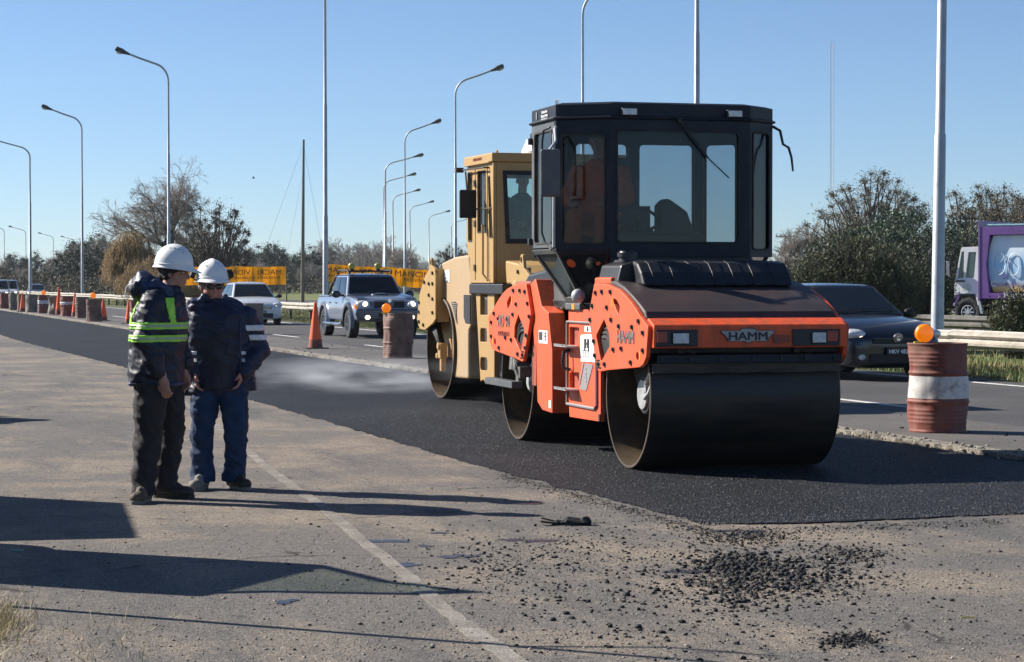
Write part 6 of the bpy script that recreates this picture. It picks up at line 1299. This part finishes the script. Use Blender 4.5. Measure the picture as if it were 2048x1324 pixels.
# ---------------------------------------------------------------- yellow banners
def banner(label,x0,y0,x1,y1,hpx,Z,texts,mirror,tiltz=0.):
    a=AT(x0,y0,Z); b=AT(x1,y1,Z); hh=hpx/FPX*Z; wd=(b-a).length; mid=(a+b)/2; an=math.atan2(b.z-a.z,b.x-a.x)
    t=thing('banner',label,'banner',mid); t.rotation_euler=(0,-an,0)
    mb=MB(); n=40; V=[];F=[]
    for i in range(n+1):
        x=-wd/2+wd*i/n; sag=.02*math.sin(i*.9)+.03*math.sin(i*.33)
        for j in range(5): V.append((x,.05*math.sin(i*.7+j*.6)+.02*math.sin(i*2.1),-hh*j/4+sag*(1-abs(2*i/n-1))))
    for i in range(n):
        for j in range(4): F.append((i*5+j,(i+1)*5+j,(i+1)*5+j+1,i*5+j+1))
    mb.add(V,F); f_=mb.build('banner_cloth',M['banner'],t); md=f_.modifiers.new('s','SOLIDIFY'); md.thickness=.004
    for s,size,x,z in texts: text(s,size*hh,M['ink'],f_,(-wd/2+wd*x,-.10,-hh*z),(PI/2,0,0),bold=.0,sx=1.15,mirror=mirror)
    q=MB()
    for x in(-wd/2-.03,wd/2+.03,): q.cyl((x,0.06,.1),(x,.06,-hh-1.7),.04,.04,6)
    q.build('banner_post',M['wood'],t); return t
banner('yellow banner with mirrored lettering behind the white car',345,535,571,533,36,118,[('MACRI',.40,.86,.32),('PRESIDENTE',.20,.85,.62),('VIDAL',.40,.59,.32),('GOBERNADORA',.20,.59,.62),('MANCINI',.40,.30,.32),('PROVINCIA',.20,.30,.62),('99',.3,.06,.5)],True)
banner('yellow banner with readable lettering behind the pickup',652,528,872,541,36,105,[('MACRI',.42,.12,.32),('PRESIDENTE',.22,.12,.64),('VIDAL',.42,.42,.32),('GOBERNADORA',.22,.42,.64),('MANCINI',.44,.80,.30),('PROVINCIA',.26,.84,.62),('99',.3,.975,.45)],False)
# ---------------------------------------------------------------- trees
def seg_mesh(segs,n):
    S=np.array(segs,dtype=float); p0=S[:,0:3];p1=S[:,3:6];r0=S[:,6];r1=S[:,7]; d=p1-p0; d/=np.linalg.norm(d,axis=1,keepdims=True)+1e-9
    ref=np.where(np.abs(d[:,2:3])<.9,[[0,0,1.]],[[1.,0,0]]); a=np.cross(d,ref); a/=np.linalg.norm(a,axis=1,keepdims=True)+1e-9; b=np.cross(d,a)
    V=[]
    for k in range(n):
        t=2*PI*k/n; o=a*math.cos(t)+b*math.sin(t); V.append(p0+o*r0[:,None]); V.append(p1+o*r1[:,None])
    V=np.stack(V,1).reshape(-1,3); m=len(S); base=(np.arange(m)*2*n)[:,None]
    F=np.concatenate([base+np.array([[2*k,2*((k+1)%n),2*((k+1)%n)+1,2*k+1]]) for k in range(n)],0); return V,F
def grow(rs,p,d,L,r,lev,maxlev,out,spread=.5,up=.15,kids=(2,3),droop=0.,ratio=.76):
    k=3 if lev<2 else 2
    q=p
    for i in range(k):
        d=d+rs.normal(0,.10+.03*lev,3); d[2]+=up*(.5 if lev<3 else .3)-droop*(lev/ maxlev)**2; d/=np.linalg.norm(d)
        q2=q+d*L/k; out.append((*q,*q2,r*(1-.3*i/k),r*(1-.3*(i+1)/k),lev)); q=q2
        if lev>=1 and i<k-1 and lev<maxlev and rs.rand()<.75:
            dd=d+rs.normal(0,spread*1.1,3); dd/=np.linalg.norm(dd); grow(rs,q,dd,L*ratio*.85,r*.45,lev+1,maxlev,out,spread,up,kids,droop,ratio)
    if lev<maxlev:
        for c in range(rs.randint(kids[0],kids[1]+1)):
            dd=d+rs.normal(0,spread,3); dd/=np.linalg.norm(dd); grow(rs,q,dd,L*ratio*rs.uniform(.8,1.1),r*.62,lev+1,maxlev,out,spread,up,kids,droop,ratio)
def bare_tree(seed,H,maxlev,spread,mtw,tr=.02,droop=0.,name='bare_tree',up=.15,L0=.26,rt=.028,ratio=.76,lean=(0,0),minr=.012,kids=(2,3),label='x',cat='tree',cut=3):
    rs=np.random.RandomState(seed); out=[]; d0=np.array([lean[0],lean[1],1.]); d0/=np.linalg.norm(d0)
    grow(rs,np.array([0,0,-.1]),d0,H*L0,H*rt,0,maxlev,out,spread,up,kids,droop,ratio)
    S=np.array(out); top=S[:,5].max(); S[:,:8]*=H/top; S[:,6]=np.maximum(S[:,6],minr); S[:,7]=np.maximum(S[:,7],minr)
    t=thing(name,label,cat)
    V,F=seg_mesh(S[S[:,8]<cut][:,:8],7); mesh_np('trunk',V,F,M['bark'],t,smooth=True)
    V,F=seg_mesh(S[S[:,8]>=cut][:,:8],3); mesh_np('crown',V,F,mtw,t); return t
def leaves(rs,C_,rc,n,size,aspect=.5,flat=.0):
    """clumps of quad leaves; C_ (k,3), rc (k,)"""
    k=rs.randint(0,len(C_),n); g=rs.normal(0,1,(n,3)); g/=np.linalg.norm(g,axis=1,keepdims=True); g*=np.minimum(np.abs(rs.normal(0,.62,(n,1))),1.7)
    P=C_[k]+g*rc[k][:,None]*np.array([1,1,.8]); s=size*rs.uniform(.6,1.4,n)
    a=rs.normal(0,1,(n,3)); a/=np.linalg.norm(a,axis=1,keepdims=True); r_=rs.normal(0,1,(n,3)); b=np.cross(a,r_); b/=np.linalg.norm(b,axis=1,keepdims=True)
    a*=s[:,None]; b*=(s*aspect)[:,None]
    V=np.stack([P-a,P-b*.9,P+a,P+b*.9],1).reshape(-1,3); return V,np.arange(4*n).reshape(-1,4)
def leafy_tree(seed,H,W,m,n,size,nc=60,z0=.25,name='evergreen_tree',shape='round',rcf=.16,label='x',aspect=.5):
    rs=np.random.RandomState(seed); t=thing(name,label,'tree'); C_=[];rc=[]; segs=[]
    while len(C_)<nc:
        p=rs.uniform(-1,1,3); r=np.linalg.norm(p)
        if r>1 or (r<.45 and rs.rand()<.8): continue
        if shape=='umbrella' and p[2]<-.35: continue
        if shape=='euc' and rs.rand()<.25: continue
        q=np.array([p[0]*W/2,p[1]*W/2,H*(z0+(1-z0)*(p[2]*.5+.5))])
        if shape=='umbrella': q[2]=H*(.62+.36*math.sqrt(max(0,1-(p[0]**2+p[1]**2)))*abs(p[2]))
        if shape=='euc': q[:2]*=.55+.45*(1-abs(p[2])); q[:2]+=rs.normal(0,.05*W,2)
        C_.append(q); rc.append(rcf*W*rs.uniform(.5,1.25))
        b=np.array([rs.normal(0,.03*W),rs.normal(0,.03*W),H*(z0*.6+ .35*rs.rand()*(q[2]/H))]); mid=(b+q)/2+rs.normal(0,.04*W,3); segs+= [(*b,*mid,.012*H,.008*H),(*mid,*q,.008*H,.003*H)]
    C_=np.array(C_);rc=np.array(rc)
    segs+=[(0,0,-.2,0,0,H*.35,.028*H,.022*H),(0,0,H*.35,rs.normal(0,.03*W),0,H*.7,.022*H,.010*H)]
    V,F=seg_mesh(segs,6); mesh_np('trunk',V,F,M['bark'],t,smooth=True)
    V,F=leaves(rs,C_,rc,n,size,aspect); mesh_np('crown',V,F,m,t); return t
# prototypes (10 m tall), then copies
P_b=[bare_tree(21+i,10,6,.42,M['twig'] if i%2 else M['twig_g'],name='bare_tree',droop=0,minr=.022,ratio=.78,up=.22) for i in range(3)]
P_e=[leafy_tree(31,10,9,M['leaf_dk'],16000,.14,100,.06,rcf=.13),leafy_tree(32,10,8,M['leaf_dk'],16000,.14,90,.03,rcf=.13),leafy_tree(33,10,10,M['leaf_br'],26000,.095,150,.06,rcf=.085)]
P_u=[leafy_tree(41,10,7.5,M['leaf_eu'],12000,.10,75,.30,'eucalyptus_tree','euc',.115,aspect=.3),leafy_tree(42,10,7.5,M['leaf_eu'],11000,.10,65,.32,'eucalyptus_tree','euc',.115,aspect=.3)]
usedp=set()
def put(proto,px,Z,ytop,label,group=None,wide=1.,rz=None,base=10.):
    if 470<px<900 and Z<300: Z=300+(Z%50)
    hh=(565-ytop)/4500*Z+1.6; s=hh/base; p=AT(px,600,Z); loc=(p.x,p.y,-.06); rz=rnd.uniform(0,6.28) if rz is None else rz
    if id(proto) not in usedp and proto.name not in usedp:
        usedp.add(proto.name); o=proto; o.location=loc; o.rotation_euler=(0,0,rz); o['label']=label
        if group: o['group']=group
    else:
        o=dup(proto,loc,rz,label,group)
        if not group and 'group' in o.keys(): del o['group']
    o.scale=(s*wide,s*wide,s); return o
rnd=random.Random(99)
GB='bare trees of the far treeline'; GE='dark evergreens of the far treeline'
LB='leafless grey brown tree in the distant treeline'; LE='dense dark evergreen in the distant treeline'
def interp(px,T):
    for (a,b),(c,d) in zip(T[:-1],T[1:]):
        if a<=px<=c: return b+(d-b)*(px-a)/(c-a)
    return T[-1][1]
TL=[(-60,505),(0,503),(60,505),(115,515),(150,482),(200,470),(240,490),(300,500),(360,490),(420,470),(480,488),(520,494),(560,500),(600,506),(650,492),(700,478),(760,474),(800,480),(850,505),(880,520),(930,500),(1000,500),(1540,520),(1600,500),(1700,490),(1800,480),(1900,470),(2000,460),(2100,470)]
x=-60
while x<985:                                     # two loose rows: the far one closes the gaps
    y=interp(x,TL)+rnd.uniform(-2,14); ev=(x<60 and rnd.random()<.3) or (480<x<640 and rnd.random()<.75) or rnd.random()<.22
    if 640<x<850: ev=False
    put(rnd.choice(P_e[:2] if ev else P_b),x,rnd.uniform(330,430),y,LE if ev else LB,GE if ev else GB,wide=rnd.uniform(.8,1.1)); x+=rnd.uniform(16,26)
x=-50
while x<985:
    y=interp(x,TL)+rnd.uniform(14,36); ev=rnd.random()<.35 and not (640<x<850)
    put(rnd.choice(P_e if ev else P_b),x,rnd.uniform(250,300),y,LE if ev else LB,GE if ev else GB,wide=rnd.uniform(.9,1.25)); x+=rnd.uniform(24,38)
x=1540
while x<2090:
    y=interp(x,TL)+rnd.uniform(0,30); ev=rnd.random()<.5
    put(rnd.choice(P_e if ev else P_b),x,rnd.uniform(230,320),y,LE if ev else LB,GE if ev else GB,wide=rnd.uniform(.9,1.2)); x+=rnd.uniform(22,36)
# named individuals
def one(proto,px,Z,y,label,wide=1.,rz=0.): return put(proto,px,Z,y,label,None,wide,rz)
one(P_e[2],430,170,410,'brownish leafy tree right of the bare willow',.82)
one(P_e[2],385,185,450,'brownish leafy tree overlapped by the bare willow branches',.8,2.)
one(P_e[0],545,240,486,'rounded dark tree above the mirrored banner',.85,1.); one(P_e[1],620,235,494,'dark tree behind the wooden pole',1.0,2.); one(P_e[1],500,230,503,'lower dark tree left of the wooden pole',1.,4.)
one(P_b[0],700,240,472,'broad bare tree behind the pickup roof',1.35); one(P_b[2],765,245,466,'broad bare tree behind the slim lamp poles',1.35,2.); one(P_b[1],640,238,478,'bare tree behind the tall lamp pole base',1.2,3.)
one(P_e[2],905,200,492,'brown green tree left of the tan cab',.8,2.); one(P_e[2],955,205,480,'brown green tree hidden behind the tan cab',.8,4.)
one(P_u[0],205,330,468,'tall grey green tree left of the willow',1.,2.); one(P_u[1],165,340,480,'grey green tree behind the second lamp pole',1.,1.)
one(P_u[0],1745,190,334,'tallest eucalyptus with open crown above the oleander bush',.95,1.); one(P_u[1],1700,200,385,'left hand eucalyptus with open crown beside the radio mast',1.15,2.); one(P_u[1],1795,195,368,'eucalyptus leaning right of the tallest one',.9,5.)
one(P_u[0],1985,185,362,'tall eucalyptus above the purple truck',1.05,3.); one(P_u[1],1915,190,372,'eucalyptus right of the thick lamp pole',.9,4.); one(P_e[2],2030,175,388,'brown leafy tree at the right edge above the truck',.9,1.); one(P_u[1],2060,180,380,'eucalyptus cut by the right picture edge',1.,1.)
pn=leafy_tree(51,10,15,M['leaf_pine'],11000,.17,80,.3,'umbrella_pine','umbrella',.09,'dark green umbrella pine under the eucalyptus left of the thick lamp pole',.35); usedp.add(pn.name); pn.location=tuple(AT(1815,600,165).xy)+(-.06,); s_=((565-418)/4500*165+1.6)/9.6; pn.scale=(s_,s_,s_)
pe=[one(P_e[0],1850,150,470,'dark understorey tree left of the thick lamp pole',1.1,1.),one(P_e[1],1900,140,480,'dark understorey tree right of the thick lamp pole',1.2,3.),one(P_e[0],1935,150,476,'dark understorey tree behind the white truck cab',1.2,5.),one(P_e[1],2010,140,500,'dark understorey tree behind the purple truck box',1.3,2.),one(P_e[0],1790,150,485,'dark understorey tree behind the oleander bush',1.3,2.)]
for px,lb in((1590,'wispy bare tree left of the radio mast'),(1625,'wispy bare tree just left of the radio mast foot')): one(P_b[1],px,260,452 if px<1600 else 440,lb,1.1)
# low undergrowth that closes the foot of the far wood
rs=np.random.RandomState(77); Cs=[];rc=[]
for k in range(900):
    px=rs.uniform(-70,1000); Z=rs.uniform(300,345) if px>440 else rs.uniform(225,262); p=AT(px,600,Z); hh=1.6+1.3*(mnoise.noise((px*.02,Z*.05,2))+.4); Cs.append((p.x,p.y,max(.1,rs.uniform(0,1)*hh))); rc.append(rs.uniform(.5,1.0))
V,F=leaves(rs,np.array(Cs),np.array(rc),60000,.12,.45); mesh_np('undergrowth',V,F,M['leaf_br'],None,kind='stuff')['label']='low brown green undergrowth at the foot of the far wood'
Cs=[];rc=[]
for k in range(420):
    px=rs.uniform(1530,2100); Z=rs.uniform(135,175); p=AT(px,600,Z); Cs.append((p.x,p.y,rs.uniform(.1,2.2))); rc.append(rs.uniform(.4,.9))
V,F=leaves(rs,np.array(Cs),np.array(rc),36000,.10,.45); mesh_np('undergrowth',V,F,M['leaf_dk'],None,kind='stuff')['label']='low dark undergrowth under the eucalyptus behind the truck'
# big bare willow
bw_=bare_tree(12,10,8,.42,M['twig'],droop=.10,name='bare_willow',up=.11,L0=.15,rt=.024,ratio=.81,lean=(.05,0),minr=.008,kids=(2,3),label='large bare willow with a bent trunk behind the first left street lamp',cut=4)
s_=((565-305)/4500*160+1.6)/10; bw_.rotation_euler=(0,0,PI); bw_.location=tuple(AT(358,600,160).xy)+(-.06,); bw_.scale=(s_*.88,s_*.88,s_); print('WILLOW',len(bw_.children[1].data.polygons), [round(v,1) for v in bw_.children[1].bound_box[0]],[round(v,1) for v in bw_.children[1].bound_box[6]])
# yellow weeping willow: drooping strands
def weeping(seed,H,W,n,label):
    rs=np.random.RandomState(seed); t=thing('weeping_willow',label,'tree'); segs=[];tw=[]
    segs+=[(0,0,-.1,.1,0,H*.4,.025*H,.018*H)]
    V=[];
    for k in range(150):
        a=rs.uniform(0,6.28); r=W/2*math.sqrt(rs.rand()); top=np.array([r*math.cos(a),r*math.sin(a),H*(.98-.45*(2*r/W)**2)*rs.uniform(.75,1.)]); segs.append((.1,0,H*.38,*top,.007*H,.002*H))
        for j in range(n):
            p=top+rs.normal(0,.05*W,3); L_=rs.uniform(.15,.5)*p[2]; d=np.array([rs.normal(0,.12),rs.normal(0,.12),-1]); q=p+d*L_
            for s in range(4):
                a0=p+(q-p)*s/4+rs.normal(0,.03,3); tw.append((*a0,*(a0+(q-p)*.2+rs.normal(0,.03,3)),.016,.010))
    V,F=seg_mesh(segs,6); mesh_np('trunk',V,F,M['bark'],t,smooth=True); V,F=seg_mesh(tw,3); mesh_np('crown',V,F,M['leaf_wil'],t); return t
w=weeping(3,5.3,3.6,22,'yellow brown weeping willow left of the bare willow'); w.location=tuple(AT(262,600,150).xy)+(-.06,)
w=weeping(4,3.2,4.0,18,'low yellow brown willow scrub at the foot of the bare willow'); w.location=tuple(AT(300,600,140).xy)+(-.06,)
w=weeping(5,2.6,5.0,16,'olive scrub behind the two men below the banner'); w.location=tuple(AT(352,600,138).xy)+(-.06,)
# oleander bushes with single lance leaves
def oleander(seed,W,D,H,n,label,name='oleander_bush'):
    rs=np.random.RandomState(seed); t=thing(name,label,'bush'); nst=int(n/26); segs=[];P=[];A=[];S=[]
    for k in range(nst):
        a=rs.uniform(0,6.28); u=rs.rand()**.5; bx,by=W/2*u*math.cos(a),D/2*u*math.sin(a)
        hh=H*(1-.42*u**2.2)*rs.uniform(.62,1.07)*(1+.10*mnoise.noise((bx*1.2,by*1.2,seed)))
        base=np.array([bx*.55,by*.55,0]); tip=np.array([bx*1.05+rs.normal(0,.12),by*1.05+rs.normal(0,.12),hh]); segs.append((*base,*tip,.012,.004)); d=(tip-base)/np.linalg.norm(tip-base)
        for j in range(26):
            f=1-.62*rs.rand()**1.6; p=base+(tip-base)*f+rs.normal(0,.035,3); v=d*rs.uniform(.2,.9)+rs.normal(0,.55,3); v/=np.linalg.norm(v); P.append(p);A.append(v);S.append(rs.uniform(.07,.13))
    P=np.array(P);A=np.array(A);S=np.array(S)[:,None]; r_=rs.normal(0,1,P.shape); B=np.cross(A,r_); B/=np.linalg.norm(B,axis=1,keepdims=True)
    V=np.stack([P,P+A*S*.5+B*S*.12,P+A*S,P+A*S*.5-B*S*.12],1).reshape(-1,3)
    V2,F2=seg_mesh(segs,4); mesh_np('stems',V2,F2,M['bark'],t); mesh_np('foliage',V,np.arange(len(V)).reshape(-1,4),M['leaf_ol'],t,kind='stuff'); return t
b=oleander(5,3.3,2.6,2.62,42000,'large grey green oleander bush behind the dark hatchback'); b.location=tuple(AT(1690,600,52).xy)+(-.06,)
b=oleander(8,2.6,2.2,2.35,26000,'smaller sparse oleander at the right of the large bush'); b.location=tuple(AT(1800,600,57).xy)+(-.06,)
b=oleander(6,1.5,1.4,1.45,9000,'oleander in front of the purple truck at the right edge'); b.location=tuple(AT(2052,600,47).xy)+(-.06,)
# low weeds beyond the rail
pts=[]
for k in range(42000):
    s=20+170*rs.rand()**1.3; v=rs.uniform(19,30); p=RD(v,s)
    if mnoise.noise((v*.5,s*.12,3))>0: pts.append((p.x,p.y,-.06))
blades('field_grass',pts,.05,.20,.016,M['gblade2'],9)['label']='pale short field grass beyond the guard rail'
# ---------------------------------------------------------------- guessed shadow casters placed just outside the left edge; only their shadows are in the picture
def onv(px,py): p=G(px,py); return p
hz_=Vector((SUN_DIR.x,SUN_DIR.y,0)).normalized()
smallvan('high white van parked outside the left picture edge, only its long shadow in view','' and None or M['wpaint'],(-5.92,13.95,0),R(12.6),H=2.35)
q2=hatch('x','' and None or M['graph'],(-7.2,25.2,0),R(60),plate=None,H=1.5); q2['label']='blue hatchback parked outside the left picture edge, only its shadow tip in view'
ut=thing('shadow_caster','unseen cart-like stand-in with a tinted screen, added outside the left edge for its shadow','cart',(-3.62,12.62,.34),math.atan2(hz_.y,hz_.x))  # added only to throw the tinted shadow into view
# local +x points to the sun; y across
MB().bb(.05,2.3,-.62,.72,.35,1.42).build('caster_body',mat('caster_green',(.10,.2,.12),.5),ut,bevel=.05)
for yy in(-.5,.6):
    for xx in(.5,1.8): wheel(ut,xx,0,.25,.2,1,M['alu']).location=(0,yy,0)
fr=MB().prism([(-.62,1.05),(.74,1.05),(.70,1.25),(.45,1.50),(.25,1.95),(.02,2.14),(-.15,1.75),(-.58,1.35)],'x',-.02,.02,[[(-.56,1.12),(.66,1.12),(.63,1.24),(.39,1.48),(.20,1.90),(.03,2.02),(-.11,1.72),(-.53,1.33)]]).build('windscreen_frame',M['black'],ut)  # outline drawn to give the cast shadow its tapered shape
MB().prism([(-.56,1.12),(.66,1.12),(.63,1.24),(.39,1.48),(.20,1.90),(.03,2.02),(-.11,1.72),(-.53,1.33)],'x',-.004,.004).build('windscreen',pane_mat('green_screen',(.74,.80,.77)),ut)
mp_=thing('unseen_pole','thin leaning pole with a small arm, unseen outside the left edge, guessed from its shadow','pole',(-3.0,10.9,0)); q=MB(); q.tube([(0,0,0),(.55,-.50,3.1)],[.032,.020],8); q.tube([(.33,-.30,1.9),(.34,-.05,2.35),(.42,-.12,2.6)],.016,6); q.build('pole_shaft',M['galv'],mp_)  # guessed pole, its lean and arm shaped to fit the thin shadow
# ---------------------------------------------------------------- steam off the hot asphalt
def steam(label,loc,size,dens,seed,rz=0.):
    m=bpy.data.materials.new('steam'); m.use_nodes=True; nt=m.node_tree; N=nt.nodes; L=nt.links; N.clear(); o=N.new('ShaderNodeOutputMaterial'); pv=N.new('ShaderNodeVolumePrincipled'); pv.inputs['Color'].default_value=(.95,.96,1,1)
    tc=N.new('ShaderNodeTexCoord'); n=N.new('ShaderNodeTexNoise'); n.inputs['Scale'].default_value=2.2; n.inputs['Detail'].default_value=3; mp=N.new('ShaderNodeMapping'); mp.inputs['Location'].default_value=(seed,seed,0); mp.inputs['Scale'].default_value=(size[0]*.5,size[1]*.35,size[2]*1.8); L.new(tc.outputs['Object'],mp.inputs[0]); L.new(mp.outputs[0],n.inputs[0])
    ln=N.new('ShaderNodeVectorMath'); ln.operation='LENGTH'; L.new(tc.outputs['Object'],ln.inputs[0])
    fo=N.new('ShaderNodeMapRange'); L.new(ln.outputs['Value'],fo.inputs[0]); fo.inputs[1].default_value=1; fo.inputs[2].default_value=.25
    nr=N.new('ShaderNodeMapRange'); L.new(n.outputs[0],nr.inputs[0]); nr.inputs[1].default_value=.47; nr.inputs[2].default_value=.72
    mu=N.new('ShaderNodeMath'); mu.operation='MULTIPLY'; L.new(fo.outputs[0],mu.inputs[0]); L.new(nr.outputs[0],mu.inputs[1]); m2=N.new('ShaderNodeMath'); m2.operation='MULTIPLY'; L.new(mu.outputs[0],m2.inputs[0]); m2.inputs[1].default_value=dens; L.new(m2.outputs[0],pv.inputs['Density']); L.new(pv.outputs[0],o.inputs['Volume'])
    o_=MB().ell((0,0,0),(1,1,1),None,24,14).build('steam',m,kind='stuff',label=label); o_.location=loc; o_.scale=size; o_.rotation_euler=(0,0,rz); return o_
steam('pale steam drifting low over the hot fresh asphalt left of the tan roller',tuple(G(745,770,.0).xy)+(.12,),(2.2,4.4,.34),.60,3,RA)
steam('thin steam under the belly of the tan roller',tuple(G(960,800,.0).xy)+(.30,),(1.0,1.6,.40),.25,8,RA)
# keep every label plain
for o in list(C.objects):
    if o.get('label')=='x': bpy.data.objects.remove(o)
sc.cycles.max_bounces=6; sc.cycles.volume_bounces=0; sc.cycles.transparent_max_bounces=16; sc.cycles.volume_step_rate=2.0
sc.cycles.use_denoising=True
HAZE=True
if HAZE:
    m=bpy.data.materials.new('haze'); m.use_nodes=True; nt=m.node_tree; N=nt.nodes; L=nt.links; N.clear(); o=N.new('ShaderNodeOutputMaterial'); pv=N.new('ShaderNodeVolumePrincipled'); pv.inputs['Color'].default_value=(.80,.90,1,1); pv.inputs['Density'].default_value=.00011; pv.inputs['Anisotropy'].default_value=.2; L.new(pv.outputs[0],o.inputs['Volume'])
    MB().bb(-330,330,-30,760,-1.4,74).build('haze',m,kind='stuff',label='thin pale haze in the air')
